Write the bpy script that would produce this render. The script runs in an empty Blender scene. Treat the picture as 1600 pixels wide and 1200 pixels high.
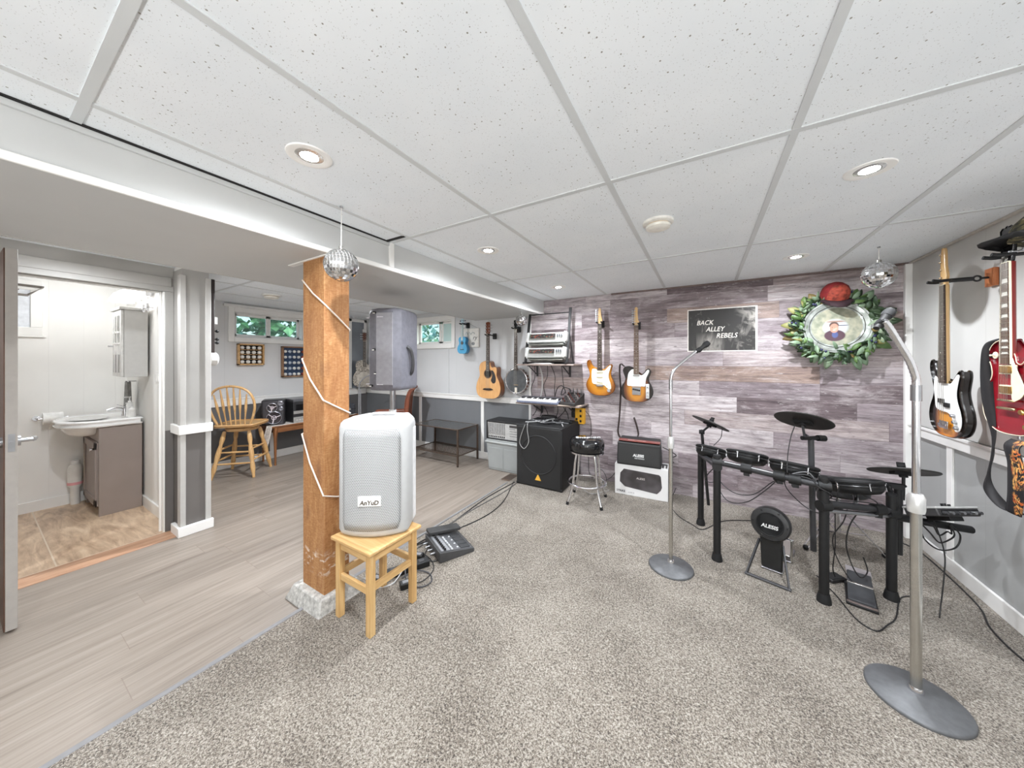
import bpy, bmesh, math, random
from mathutils import Vector, Matrix, Euler
from math import sin, cos, pi, radians as R, sqrt, hypot
random.seed(7)
SC = bpy.context.scene
COL = SC.collection
# ------------------------------------------------------------------ mesh building
def T(x=0, y=0, z=0): return Matrix.Translation((x, y, z))
def RX(a): return Matrix.Rotation(R(a), 4, 'X')
def RY(a): return Matrix.Rotation(R(a), 4, 'Y')
def RZ(a): return Matrix.Rotation(R(a), 4, 'Z')
def SCL(x, y, z): return Matrix.Diagonal((x, y, z, 1))
def spline(pts, n=6, closed=False):
    P = [Vector(p) for p in pts]; N = len(P); out = []
    rng = range(N) if closed else range(N - 1)
    for i in rng:
        g = (lambda k: P[k % N]) if closed else (lambda k: P[min(max(k, 0), N - 1)])
        p0, p1, p2, p3 = g(i - 1), g(i), g(i + 1), g(i + 2)
        for s in range(n):
            t = s / n
            out.append(0.5 * ((2 * p1) + (-p0 + p2) * t + (2 * p0 - 5 * p1 + 4 * p2 - p3) * t * t + (-p0 + 3 * p1 - 3 * p2 + p3) * t ** 3))
    if not closed: out.append(P[-1].copy())
    return out
class MB:
    def __init__(s): s.v = []; s.f = []; s.m = []; s.k = 0
    def mat(s, k): s.k = k; return s
    def add(s, vs, fs, M=None):
        b = len(s.v)
        s.v += [(M @ Vector(v)) if M is not None else Vector(v) for v in vs]
        for f in fs: s.f.append([b + i for i in f]); s.m.append(s.k)
        return s
    def box(s, c, d, M=None):
        x, y, z = c; a, b, h = d[0] / 2, d[1] / 2, d[2] / 2
        vs = [(x + i * a, y + j * b, z + k * h) for i in (-1, 1) for j in (-1, 1) for k in (-1, 1)]
        return s.add(vs, [(0, 1, 3, 2), (4, 6, 7, 5), (0, 4, 5, 1), (2, 3, 7, 6), (0, 2, 6, 4), (1, 5, 7, 3)], M)
    def bb(s, x0, x1, y0, y1, z0, z1, M=None):
        return s.box(((x0 + x1) / 2, (y0 + y1) / 2, (z0 + z1) / 2), (abs(x1 - x0), abs(y1 - y0), abs(z1 - z0)), M)
    def tube(s, pts, r, n=8, closed=False, M=None, caps=True):
        P = [Vector(p) for p in pts]; N = len(P)
        rs = r if isinstance(r, (list, tuple)) else [r] * N
        vs = []; fs = []; up = None
        for i in range(N):
            if closed: t = P[(i + 1) % N] - P[i - 1]
            else: t = P[min(i + 1, N - 1)] - P[max(i - 1, 0)]
            if t.length < 1e-9: t = Vector((0, 0, 1))
            t.normalize()
            if up is None:
                a = Vector((0, 0, 1)) if abs(t.z) < .9 else Vector((1, 0, 0))
                u = t.cross(a).normalized()
            else:
                u = up - t * up.dot(t)
                u = u.normalized() if u.length > 1e-6 else t.orthogonal().normalized()
            up = u; w = t.cross(u)
            for k in range(n):
                an = 2 * pi * k / n
                vs.append(P[i] + (u * cos(an) + w * sin(an)) * rs[i])
        for i in range(N if closed else N - 1):
            j = (i + 1) % N
            for k in range(n):
                q = (k + 1) % n
                fs.append((i * n + k, i * n + q, j * n + q, j * n + k))
        if not closed and caps:
            fs.append(tuple(range(n))[::-1]); fs.append(tuple((N - 1) * n + k for k in range(n)))
        return s.add(vs, fs, M)
    def cyl(s, p0, p1, r0, r1=None, n=16, M=None):
        return s.tube([p0, p1], [r0, r0 if r1 is None else r1], n, M=M)
    def bar(s, p0, p1, w, h, M=None, up=(0, 0, 1)):
        p0, p1 = Vector(p0), Vector(p1); t = (p1 - p0).normalized(); a = Vector(up)
        if abs(t.dot(a)) > .95: a = Vector((0, 1, 0))
        u = t.cross(a).normalized(); q = u.cross(t).normalized(); vs = []
        for p in (p0, p1):
            for i, j in ((-1, -1), (1, -1), (1, 1), (-1, 1)): vs.append(p + u * i * w / 2 + q * j * h / 2)
        return s.add(vs, [(3, 2, 1, 0), (4, 5, 6, 7), (0, 1, 5, 4), (1, 2, 6, 5), (2, 3, 7, 6), (3, 0, 4, 7)], M)
    def lathe(s, prof, n=24, M=None):
        vs = []; fs = []; idx = []
        for r, z in prof:
            if r < 1e-6: idx.append([len(vs)]); vs.append((0, 0, z))
            else:
                idx.append(list(range(len(vs), len(vs) + n)))
                vs += [(r * cos(2 * pi * k / n), r * sin(2 * pi * k / n), z) for k in range(n)]
        for a, b in zip(idx, idx[1:]):
            for k in range(n):
                q = (k + 1) % n
                if len(a) == 1 and len(b) == 1: continue
                if len(a) == 1: fs.append((a[0], b[k], b[q]))
                elif len(b) == 1: fs.append((a[k], a[q], b[0]))
                else: fs.append((a[k], a[q], b[q], b[k]))
        for e in (idx[0], idx[-1]):
            if len(e) > 1: fs.append(tuple(e))
        return s.add(vs, fs, M)
    def sph(s, c, r, n=16, m=10, sc=(1, 1, 1), M=None):
        pr = [(r * sin(pi * i / m), -r * cos(pi * i / m)) for i in range(m + 1)]
        pr[0] = (0, -r); pr[-1] = (0, r)
        A = T(*c) @ SCL(*sc)
        return s.lathe(pr, n, A if M is None else M @ A)
    def torus(s, c, RR, r, n=24, m=8, M=None, sc=(1, 1, 1)):
        P = [(c[0] + RR * cos(2 * pi * k / n) * sc[0], c[1] + RR * sin(2 * pi * k / n) * sc[1], c[2]) for k in range(n)]
        return s.tube(P, r, m, closed=True, M=M)
    def prism(s, poly, y0, y1, M=None, rd=0, seg=2):
        """outline in XZ pushed from y0 (front) to y1 (back), edges rounded by rd"""
        P = [Vector((p[0], p[1])) for p in poly]; N = len(P)
        A = sum(P[i].x * P[(i + 1) % N].y - P[(i + 1) % N].x * P[i].y for i in range(N))
        if A < 0: P.reverse()
        nr = []
        for i in range(N):
            t = P[(i + 1) % N] - P[i - 1]
            t = t.normalized() if t.length > 1e-9 else Vector((1, 0))
            nr.append(Vector((t.y, -t.x)))
        lay = []
        if rd > 0:
            for k in range(seg + 1):
                a = pi / 2 * k / seg; lay.append((y0 + rd * (1 - sin(a)), rd * (1 - cos(a))))
            for k in range(seg + 1):
                a = pi / 2 * (1 - k / seg); lay.append((y1 - rd * (1 - sin(a)), rd * (1 - cos(a))))
        else: lay = [(y0, 0), (y1, 0)]
        vs = []; fs = []
        for y, o in lay: vs += [(P[i].x - nr[i].x * o, y, P[i].y - nr[i].y * o) for i in range(N)]
        L = len(lay)
        for l in range(L - 1):
            for i in range(N):
                j = (i + 1) % N; fs.append((l * N + i, l * N + j, (l + 1) * N + j, (l + 1) * N + i))
        fs.append(tuple(range(N))[::-1]); fs.append(tuple((L - 1) * N + i for i in range(N)))
        return s.add(vs, fs, M)
    def sheet(s, rows, M=None):
        """grid of points (list of rows) as a surface"""
        n = len(rows[0]); vs = [p for r in rows for p in r]; fs = []
        for i in range(len(rows) - 1):
            for j in range(n - 1): fs.append((i * n + j, i * n + j + 1, (i + 1) * n + j + 1, (i + 1) * n + j))
        return s.add(vs, fs, M)
MW = {}
def world_of(o): return MW.get(o.name, Matrix())
def obj(name, mb, mats, parent=None, bevel=0, seg=2, smooth=40, world=False, flat=False, subd=0, solid=0):
    me = bpy.data.meshes.new(name)
    vs = mb.v
    if world and parent is not None:
        I = world_of(parent).inverted(); vs = [I @ v for v in vs]
    me.from_pydata([tuple(v) for v in vs], [], mb.f)
    if not isinstance(mats, (list, tuple)): mats = [mats]
    for m in mats: me.materials.append(m)
    me.polygons.foreach_set('material_index', [min(k, len(mats) - 1) for k in mb.m])
    bm = bmesh.new(); bm.from_mesh(me); bmesh.ops.recalc_face_normals(bm, faces=bm.faces[:]); bm.to_mesh(me); bm.free()
    if not flat:
        me.polygons.foreach_set('use_smooth', [True] * len(me.polygons))
        me.set_sharp_from_angle(angle=R(smooth))
    me.update()
    o = bpy.data.objects.new(name, me); COL.objects.link(o)
    if solid:
        m = o.modifiers.new('s', 'SOLIDIFY'); m.thickness = solid; m.offset = 0
    if bevel:
        m = o.modifiers.new('b', 'BEVEL'); m.width = bevel; m.segments = seg; m.limit_method = 'ANGLE'; m.angle_limit = R(50)
        m.harden_normals = False
    if subd:
        m = o.modifiers.new('u', 'SUBSURF'); m.levels = subd; m.render_levels = subd
    if parent is not None: o.parent = parent
    MW[o.name] = world_of(parent) if parent is not None else Matrix()
    return o
def thing(name, label, cat, loc=(0, 0, 0), rz=0, group=None, rot=None):
    o = bpy.data.objects.new(name, None); COL.objects.link(o)
    o.empty_display_size = .05
    e = Euler(rot if rot else (0, 0, R(rz))); o.location = loc; o.rotation_euler = e
    MW[o.name] = Matrix.Translation(loc) @ e.to_matrix().to_4x4()
    o['label'] = label; o['category'] = cat
    if group: o['group'] = group
    return o
def tag(o, label, cat, group=None):
    o['label'] = label; o['category'] = cat
    if group: o['group'] = group
    return o
def struct(name, mb, mats, parent=None, **kw):
    o = obj(name, mb, mats, parent, **kw)
    if parent is None: o['kind'] = 'structure'
    return o
def dup(root, loc, rz=None, label=None):
    r = root.copy(); COL.objects.link(r); r.location = loc
    if rz is not None: r.rotation_euler = (0, 0, R(rz))
    if label: r['label'] = label
    for ch in root.children:
        c = ch.copy(); COL.objects.link(c); c.parent = r
        for g in ch.children:
            d = g.copy(); COL.objects.link(d); d.parent = c
    return r
def lettering(txt, size, mat, parent, M, ext=.0006, shear=0, name='lettering', world=False, bold=0, sx=1):
    cu = bpy.data.curves.new('t', 'FONT'); cu.body = txt; cu.size = size; cu.extrude = ext; cu.shear = shear
    cu.align_x = 'CENTER'; cu.align_y = 'CENTER'; cu.offset = bold; cu.resolution_u = 3
    t = bpy.data.objects.new('t', cu); COL.objects.link(t)
    dg = bpy.context.evaluated_depsgraph_get()
    me = bpy.data.meshes.new_from_object(t.evaluated_get(dg))
    bpy.data.objects.remove(t); bpy.data.curves.remove(cu)
    A = M @ RX(90) @ SCL(sx, 1, 1)
    if world and parent is not None: A = world_of(parent).inverted() @ A
    me.transform(A); me.materials.clear(); me.materials.append(mat); me.name = name
    o = bpy.data.objects.new(name, me); COL.objects.link(o); o.parent = parent
    return o
# ------------------------------------------------------------------ materials
def lin(c): 
    c = c / 255
    return c / 12.92 if c <= .04045 else ((c + .055) / 1.055) ** 2.4
def C(r, g, b): return (lin(r), lin(g), lin(b), 1)
class G:
    def __init__(s, name):
        s.m = bpy.data.materials.new(name); s.m.use_nodes = True; s.t = s.m.node_tree
        s.t.nodes.clear(); s.out = s.t.nodes.new('ShaderNodeOutputMaterial')
        s.b = s.t.nodes.new('ShaderNodeBsdfPrincipled'); s.t.links.new(s.b.outputs[0], s.out.inputs[0])
        s.tc = None
    def n(s, typ, ins=None, **pr):
        nd = s.t.nodes.new('ShaderNode' + typ)
        for k, v in pr.items(): setattr(nd, k, v)
        for k, v in (ins or {}).items(): s.set(nd.inputs[k], v)
        return nd
    def set(s, sock, v):
        if isinstance(v, bpy.types.NodeSocket): s.t.links.new(v, sock)
        elif isinstance(v, bpy.types.Node): s.t.links.new(v.outputs[0], sock)
        else: sock.default_value = v
    def co(s, which='Object'):
        if s.tc is None: s.tc = s.n('TexCoord')
        return s.tc.outputs[which]
    def map(s, sc=(1, 1, 1), loc=(0, 0, 0), rot=(0, 0, 0), v=None):
        return s.n('Mapping', {0: v if v is not None else s.co(), 1: loc, 2: rot, 3: sc}).outputs[0]
    def ma(s, op, a, b=0, c=0, clamp=False):
        return s.n('Math', {0: a, 1: b, 2: c}, operation=op, use_clamp=clamp).outputs[0]
    def mix(s, f, a, b, mode='MIX'):
        nd = s.n('Mix', {0: f}, data_type='RGBA', blend_type=mode); s.set(nd.inputs[6], a); s.set(nd.inputs[7], b)
        return nd.outputs[2]
    def ramp(s, f, st, interp='LINEAR'):
        nd = s.n('ValToRGB', {0: f}); cr = nd.color_ramp; cr.interpolation = interp
        while len(cr.elements) < len(st): cr.elements.new(.5)
        for e, (p, c) in zip(cr.elements, st):
            e.position = p; e.color = c if isinstance(c, (tuple, list)) else (c, c, c, 1)
        return nd.outputs[0]
    def noise(s, v, sc, det=2, ro=.5, dist=0, out=0, dim='3D'):
        return s.n('TexNoise', {'Vector': v, 'Scale': sc, 'Detail': det, 'Roughness': ro, 'Distortion': dist}, noise_dimensions=dim).outputs[out]
    def wn(s, v, out=1): return s.n('TexWhiteNoise', {0: v}, noise_dimensions='3D').outputs[out]
    def xyz(s, v=None):
        nd = s.n('SeparateXYZ', {0: v if v is not None else s.co()}); return nd.outputs
    def comb(s, x=0, y=0, z=0): return s.n('CombineXYZ', {0: x, 1: y, 2: z}).outputs[0]
    def bump(s, h, st=.3, d=.01):
        s.set(s.b.inputs['Normal'], s.n('Bump', {'Height': h, 'Strength': st, 'Distance': d}))
    def fin(s, col, rough=.5, metal=0, **kw):
        s.set(s.b.inputs['Base Color'], col); s.set(s.b.inputs['Roughness'], rough); s.set(s.b.inputs['Metallic'], metal)
        for k, v in kw.items(): s.set(s.b.inputs[k.replace('_', ' ')], v)
        return s.m
_mc = {}
def mat(r, g, b, rough=.5, metal=0, var=.05, sc=30, bump=0, name=None, **kw):
    key = (r, g, b, rough, metal, var, sc, bump, tuple(sorted(kw.items())))
    if key in _mc: return _mc[key]
    q = G(name or 'surface')
    nz = q.noise(q.co(), sc, 3)
    base = C(r, g, b)
    lo = tuple(max(0, x * (1 - var * 2)) for x in base[:3]) + (1,); hi = tuple(min(1, x * (1 + var * 2)) for x in base[:3]) + (1,)
    col = q.ramp(nz, [(.3, lo), (.7, hi)])
    if bump: q.bump(q.noise(q.co(), sc * 8, 2), bump, .002)
    _mc[key] = q.fin(col, rough, metal, **kw)
    return _mc[key]
def emit(r, g, b, st):
    q = G('lamp_glow'); q.fin((0, 0, 0, 1), .5); q.set(q.b.inputs['Emission Color'], C(r, g, b)); q.set(q.b.inputs['Emission Strength'], st)
    return q.m
def wood(c0, c1, c2, axis='Z', sc=1, rough=.45, name='wood', coat=0):
    q = G(name); s3 = {'X': (.06, 1, 1), 'Y': (1, .06, 1), 'Z': (1, 1, .06)}[axis]
    v = q.map(tuple(a * 40 * sc for a in s3))
    n1 = q.noise(v, 1, 5, .6, 1.2); n2 = q.noise(q.map(tuple(a * 220 * sc for a in s3)), 1, 2)
    f = q.ma('ADD', q.ma('MULTIPLY', n1, .75), q.ma('MULTIPLY', n2, .25))
    col = q.ramp(f, [(.3, c0), (.5, c1), (.68, c2)])
    q.bump(n2, .08, .002)
    return q.fin(col, rough, 0, **({'Coat_Weight': coat, 'Coat_Roughness': .1} if coat else {}))
BLACK = mat(20, 20, 21, .5); BLACKG = mat(18, 18, 20, .18); BLACKM = mat(30, 30, 31, .6, bump=.2); RUBBER = mat(17, 17, 18, .75)
DKGREY = mat(62, 62, 64, .5); GREY = mat(128, 128, 130, .5); WHITE = mat(236, 235, 232, .4, var=.015); TRIM = mat(238, 237, 234, .35, var=.012, sc=8)
CHROME = mat(225, 225, 228, .12, 1, var=.02); STEEL = mat(176, 177, 180, .3, 1, var=.03); SATIN = mat(200, 198, 192, .25, 1, var=.02); GOLD = mat(214, 178, 110, .22, 1)
CREAM = mat(240, 232, 205, .35, var=.02); PINE = wood(C(177, 135, 83), C(205, 166, 110), C(217, 186, 135), 'Z', .7, .5, 'pine')
PINEX = wood(C(181, 140, 88), C(207, 169, 114), C(219, 189, 140), 'X', .7, .5, 'pine'); PINEY = wood(C(181, 140, 88), C(207, 169, 114), C(219, 189, 140), 'Y', .7, .5, 'pine')
OAK = wood(C(168, 124, 76), C(204, 162, 108), C(222, 184, 132), 'Z', 1, .35, 'oak', .2); OAKX = wood(C(168, 124, 76), C(204, 162, 108), C(222, 184, 132), 'X', 1, .35, 'oak', .2)
MAPLE = wood(C(194, 152, 97), C(210, 174, 121), C(219, 188, 139), 'Z', 1.2, .3, 'maple', .3); ROSE = wood(C(62, 42, 32), C(88, 62, 46), C(108, 80, 60), 'Z', 1.5, .45, 'rosewood')
ROSED = wood(C(36, 25, 20), C(52, 37, 29), C(68, 49, 38), 'Z', 1.5, .45, 'rosewood')
WALNUT = wood(C(84, 50, 28), C(128, 82, 48), C(152, 102, 62), 'Y', 1, .4, 'walnut'); WALNUTZ = wood(C(84, 50, 28), C(128, 82, 48), C(152, 102, 62), 'Z', 1, .4, 'walnut')
CABLE = mat(34, 33, 34, .5); CABLEG = mat(150, 150, 150, .45)
def glass_mat(r, g, b, tr=1, rough=.02, alpha=1):
    q = G('glass'); q.fin(C(r, g, b), rough); q.set(q.b.inputs['Transmission Weight'], tr); q.set(q.b.inputs['IOR'], 1.45); return q.m
def pane_mat(r, g, b, op):
    q = G('pane_glass'); q.fin(C(r, g, b), .03); t = q.n('BsdfTransparent', {0: C(235, 248, 246)}); mx = q.n('MixShader', {0: op})
    q.t.links.new(t.outputs[0], mx.inputs[1]); q.t.links.new(q.b.outputs[0], mx.inputs[2]); q.t.links.new(mx.outputs[0], q.out.inputs[0]); return q.m
PANE = pane_mat(225, 240, 240, .12); PANEF = pane_mat(214, 232, 230, .75)
# ------------------------------------------------------------------ surfaces of the room
CEIL = 2.146; BY = 3.75; RX_ = 1.384; LX = -5.3; REAR = -2.3; SOF = 1.965
def m_ceiling():
    q = G('ceiling_tile'); v = q.co()
    vo = q.n('TexVoronoi', {'Vector': q.map((1, 1, 0)), 'Scale': 74.0, 'Randomness': 1.0}, feature='F1')
    rnd = q.xyz(vo.outputs['Color'])[0]
    rad = q.ma('MULTIPLY_ADD', rnd, .27, -.075)
    sp = q.ma('LESS_THAN', vo.outputs['Distance'], rad)
    vo2 = q.n('TexVoronoi', {'Vector': q.map((1, 1, 0), (3.1, 1.7, 0)), 'Scale': 150.0}, feature='F1')
    sp2 = q.ma('MULTIPLY', q.ma('LESS_THAN', vo2.outputs['Distance'], .16), .45)
    f = q.ma('MAXIMUM', sp, sp2)
    base = q.ramp(q.noise(v, 3, 3), [(.3, C(231, 236, 240)), (.7, C(238, 242, 245))])
    col = q.mix(f, base, C(150, 148, 142))
    q.bump(q.ma('MULTIPLY', f, -1), .35, .003)
    return q.fin(col, .9)
def m_woodwall():
    q = G('printed_plank_wall'); x, y, z = q.xyz()
    h = .148
    row = q.ma('FLOOR', q.ma('DIVIDE', z, h)); r1 = q.wn(q.comb(row, 3.3, 0), 0); r2 = q.wn(q.comb(row, 9.1, 4), 0)
    L = q.ma('MULTIPLY_ADD', r2, .7, .75)
    xx = q.ma('DIVIDE', q.ma('MULTIPLY_ADD', r1, 4.7, q.ma('ADD', x, 10)), L)
    pid = q.comb(q.ma('FLOOR', xx), row, 0); c = q.wn(pid, 0); pc = q.n('TexWhiteNoise', {0: q.n('VectorMath', {0: pid, 1: (7.7, 1.3, 2.2)}, operation='ADD').outputs[0]}).outputs[1]
    base = q.ramp(c, [(0, C(96, 84, 86)), (.14, C(128, 117, 119)), (.32, C(168, 160, 161)), (.52, C(196, 190, 190)), (.68, C(140, 130, 133)), (.84, C(180, 173, 174)), (1, C(150, 130, 117))])
    vv = q.n('VectorMath', {0: q.co(), 1: q.n('VectorMath', {0: pc, 1: (13, 13, 13)}, operation='MULTIPLY').outputs[0]}, operation='ADD').outputs[0]
    g1 = q.noise(q.map((3.0, 1, 42), v=vv), 1, 8, .72, .5); g2 = q.noise(q.map((1.7, 1, 5.5), v=vv), 1.6, 8, .72, .5); g3 = q.noise(q.map((10, 1, 190), v=vv), 1, 4, .65); g4 = q.noise(q.map((12, 1, 30), v=vv), 1, 6, .75)
    dark = q.ramp(g2, [(.38, 1), (.52, 0)]); light = q.ramp(g2, [(.50, 0), (.64, 1)])
    col = q.mix(q.ma('MULTIPLY', dark, .5), base, C(106, 93, 96)); col = q.mix(q.ma('MULTIPLY', light, .5), col, C(191, 185, 184))
    st = q.ramp(g1, [(.32, C(112, 104, 106)), (.5, C(188, 187, 188)), (.68, C(222, 220, 221))])
    col = q.mix(.75, col, st, 'OVERLAY')
    st3 = q.ramp(g3, [(.3, C(152, 148, 150)), (.7, C(216, 215, 216))]); col = q.mix(.7, col, st3, 'OVERLAY')
    chip = q.ramp(g4, [(.60, 0), (.66, 1)]); col = q.mix(q.ma('MULTIPLY', chip, .5), col, C(205, 200, 199))
    pit = q.ramp(g4, [(.34, 1), (.40, 0)]); col = q.mix(q.ma('MULTIPLY', pit, .45), col, C(94, 81, 83))
    zf = q.ma('FRACT', q.ma('DIVIDE', z, h)); xf = q.ma('FRACT', xx)
    seam = q.ma('MAXIMUM', q.ma('LESS_THAN', zf, .022), q.ma('LESS_THAN', xf, .003))
    kn = q.n('TexVoronoi', {'Vector': q.map((2.0, 1, 4.5), v=vv), 'Scale': 1.6}, feature='F1').outputs['Distance']
    col = q.mix(q.ma('MULTIPLY', q.ramp(kn, [(.03, 1), (.06, 0)]), .6), col, C(84, 70, 70))
    col = q.mix(q.ma('MULTIPLY', seam, .5), col, C(104, 92, 93))
    return q.fin(col, .6)
def m_carpet():
    q = G('flecked_carpet'); v = q.co()
    n1 = q.noise(v, 130, 3, .75, .4); n2 = q.noise(v, 300, 2, .7); n3 = q.noise(v, 2.2, 3, .6)
    f = q.ma('ADD', q.ma('MULTIPLY', n1, .6), q.ma('MULTIPLY', n2, .4)); f = q.ma('MULTIPLY_ADD', f, 1.45, -.225); f = q.ma('ADD', f, q.ma('MULTIPLY_ADD', n3, .2, -.10))
    col = q.ramp(f, [(.34, C(43, 36, 30)), (.42, C(89, 78, 67)), (.48, C(126, 116, 103)), (.55, C(157, 148, 135)), (.66, C(192, 185, 175))])
    q.bump(f, .9, .012)
    return q.fin(col, .95, 0, Sheen_Weight=.15)
def m_vinyl():
    q = G('vinyl_plank'); x, y, z = q.xyz()
    w = .182; row = q.ma('FLOOR', q.ma('DIVIDE', x, w)); r = q.wn(q.comb(row, 1.7, 0), 0)
    yy = q.ma('DIVIDE', q.ma('MULTIPLY_ADD', r, 5.3, q.ma('ADD', y, 20)), 1.22); pid = q.comb(row, q.ma('FLOOR', yy), 2)
    pc = q.n('TexWhiteNoise', {0: pid}); c = pc.outputs[0]
    vv = q.n('VectorMath', {0: q.co(), 1: q.n('VectorMath', {0: pc.outputs[1], 1: (9, 9, 9)}, operation='MULTIPLY').outputs[0]}, operation='ADD').outputs[0]
    g1 = q.noise(q.map((26, 1.1, 1), v=vv), 1, 5, .6, .7); g2 = q.noise(q.map((90, 2.4, 1), v=vv), 1, 3, .6)
    f = q.ma('ADD', q.ma('MULTIPLY', g1, .7), q.ma('MULTIPLY', g2, .3))
    col = q.ramp(f, [(.3, C(108, 98, 89)), (.45, C(127, 117, 107)), (.58, C(139, 129, 119)), (.72, C(150, 141, 132))])
    tint = q.ramp(c, [(0, C(180, 180, 180)), (1, C(196, 196, 196))]); col = q.mix(.8, col, tint, 'OVERLAY')
    seam = q.ma('MAXIMUM', q.ma('LESS_THAN', q.ma('FRACT', q.ma('DIVIDE', x, w)), .012), q.ma('LESS_THAN', q.ma('FRACT', yy), .0025))
    col = q.mix(q.ma('MULTIPLY', seam, .5), col, C(110, 96, 86))
    return q.fin(col, .38)
def m_bathtile():
    q = G('stone_look_tile'); v = q.co()
    g1 = q.noise(q.map((2.0, 9, 1)), 1, 6, .6, 1.2); g2 = q.noise(q.map((5, 26, 1)), 1, 4, .6, .6)
    f = q.ma('ADD', q.ma('MULTIPLY', g1, .7), q.ma('MULTIPLY', g2, .3))
    col = q.ramp(f, [(.32, C(147, 120, 97)), (.46, C(190, 163, 136)), (.58, C(217, 192, 164)), (.72, C(235, 215, 190))])
    x, y, z = q.xyz()
    s1 = q.ma('LESS_THAN', q.ma('FRACT', q.ma('DIVIDE', q.ma('ADD', y, 10 - .555 + .004), .61)), .012)
    s2 = q.ma('LESS_THAN', q.ma('FRACT', q.ma('DIVIDE', q.ma('ADD', x, 3.74 + 12.2), 1.22)), .005)
    col = q.mix(q.ma('MAXIMUM', s1, s2), col, C(214, 198, 178))
    return q.fin(col, .35)
def m_post():
    q = G('rough_sawn_fir'); v = q.co()
    g1 = q.noise(q.map((16, 16, 3.0)), 1, 7, .7, 2.6); g3 = q.noise(q.map((50, 50, 130), rot=(.5, .5, 0)), 1, 3, .6); g2 = q.noise(q.map((5, 5, 2.2)), 1, 4, .6, .8)
    f = q.ma('ADD', q.ma('MULTIPLY', g1, .6), q.ma('MULTIPLY', g3, .4))
    col = q.ramp(f, [(.34, C(135, 88, 49)), (.5, C(166, 118, 72)), (.64, C(187, 144, 98))])
    col = q.mix(q.ma('MULTIPLY', q.ramp(g2, [(.45, 0), (.68, 1)]), .6), col, C(139, 88, 51))
    kn = q.n('TexVoronoi', {'Vector': q.map((5, 5, 2.4)), 'Scale': 1.25}, feature='F1').outputs['Distance']
    col = q.mix(q.ramp(kn, [(.05, .75), (.22, 0)]), col, C(116, 74, 48))
    crk = q.noise(q.map((70, 70, 4)), 1, 4, .65, .8); col = q.mix(q.ramp(crk, [(.30, .65), (.36, 0)]), col, C(110, 68, 40))
    x, y, z = q.xyz()
    pn = q.noise(q.map((18, 18, 34), rot=(0, .6, .6)), 1, 4, .6)
    paint = q.ma('MULTIPLY', q.ma('MULTIPLY', q.ramp(z, [(.28, 1), (.33, 0)]), q.ramp(z, [(.17, 0), (.22, 1)])), q.ramp(pn, [(.52, 0), (.6, 1)]))
    col = q.mix(q.ma('MULTIPLY', paint, .7), col, C(226, 218, 206))
    q.bump(f, .35, .004)
    return q.fin(col, .75)
def m_panel(r, g, b, pitch=.2, axis=1, wgr=.03, dk=.82):
    q = G('painted_panelling'); ax = q.xyz()[axis]
    gr = q.ma('LESS_THAN', q.ma('FRACT', q.ma('DIVIDE', q.ma('ADD', ax, 20), pitch)), wgr)
    c = C(r, g, b); base = q.ramp(q.noise(q.co(), 2.5, 3), [(.3, tuple(x * .96 for x in c[:3]) + (1,)), (.7, tuple(min(1, x * 1.03) for x in c[:3]) + (1,))])
    q.bump(q.ma('MULTIPLY', gr, -1), .5, .003)
    return q.fin(q.mix(gr, base, tuple(x * dk for x in c[:3]) + (1,)), .5)
M_CEIL = m_ceiling(); M_WOODW = m_woodwall(); M_CARPET = m_carpet(); M_VINYL = m_vinyl(); M_TILE = m_bathtile(); M_POST = m_post()
TBAR = mat(206, 209, 210, .5, var=.012, sc=5); SOFFM = mat(198, 199, 198, .55, var=.015, sc=2); SOFFU = mat(214, 212, 208, .6, var=.015, sc=2)
W_RU = m_panel(204, 203, 200, .41, 1, .008, .9); W_RL = m_panel(166, 167, 166, .41, 1, .008, .88)
W_BU = m_panel(208, 209, 210, .41, 0, .008, .9); W_BL = m_panel(118, 120, 123, .41, 0, .006, .9)
W_LU = m_panel(214, 214, 214, .62, 1, .006, .86); W_LL = m_panel(100, 99, 99, .62, 1, .004, .9)
W_PG = mat(164, 162, 158, .55, var=.015, sc=4); W_PD = mat(104, 100, 97, .55, var=.02, sc=4); W_BATH = m_panel(238, 237, 234, .2, 1, .02, .95); W_BATHX = m_panel(238, 237, 234, .2, 0, .02, .95)
M_PT = mat(186, 184, 180, .45, var=.012); W_PLAIN = mat(226, 224, 220, .6, var=.01, sc=3)
# floors and ceiling
b = MB().bb(LX - .1, -1.91, REAR, BY + .05, -.1, 0); struct('floor', b, M_VINYL)
b = MB().bb(-1.905, RX_ + .02, REAR, BY + .02, -.02, .014); struct('floor_carpet', b, M_CARPET)
b = MB().bb(LX, -3.73, -1.1, .93, -.02, .004); struct('floor_bathroom', b, M_TILE)
b = MB().bb(-3.73, -3.565, -.0, .87, -.02, .006); struct('trim_1', b, wood(C(150, 112, 84), C(178, 138, 110), C(196, 160, 132), 'Y', 1, .4, 'threshold'), bevel=.003)
b = MB().bb(-1.925, -1.895, REAR, 3.1, 0, .017); struct('trim_2', b, mat(120, 119, 120, .6), bevel=.006)
b = MB().bb(LX - .1, RX_ + .1, REAR - .1, BY + .1, CEIL, CEIL + .08); struct('ceiling', b, M_CEIL)
k = 3
GX = [-.957, -.348, .262, .871]; GY = [-1.04, .18, 1.40, 2.62]
for x in GX + [-1.567]:
    b = MB().bb(x - .012, x + .012, REAR, BY - .015, CEIL - .0035, CEIL); struct('trim_%d' % k, b, TBAR); k += 1
for y in GY:
    b = MB().bb(-1.74, RX_ - .005, y - .012, y + .012, CEIL - .004, CEIL); struct('trim_%d' % k, b, TBAR); k += 1
for x in (-3.4, -4.01, -4.62, -5.23):
    b = MB().bb(x - .012, x + .012, 1.08, BY - .015, CEIL - .0035, CEIL); struct('trim_%d' % k, b, TBAR); k += 1
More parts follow.
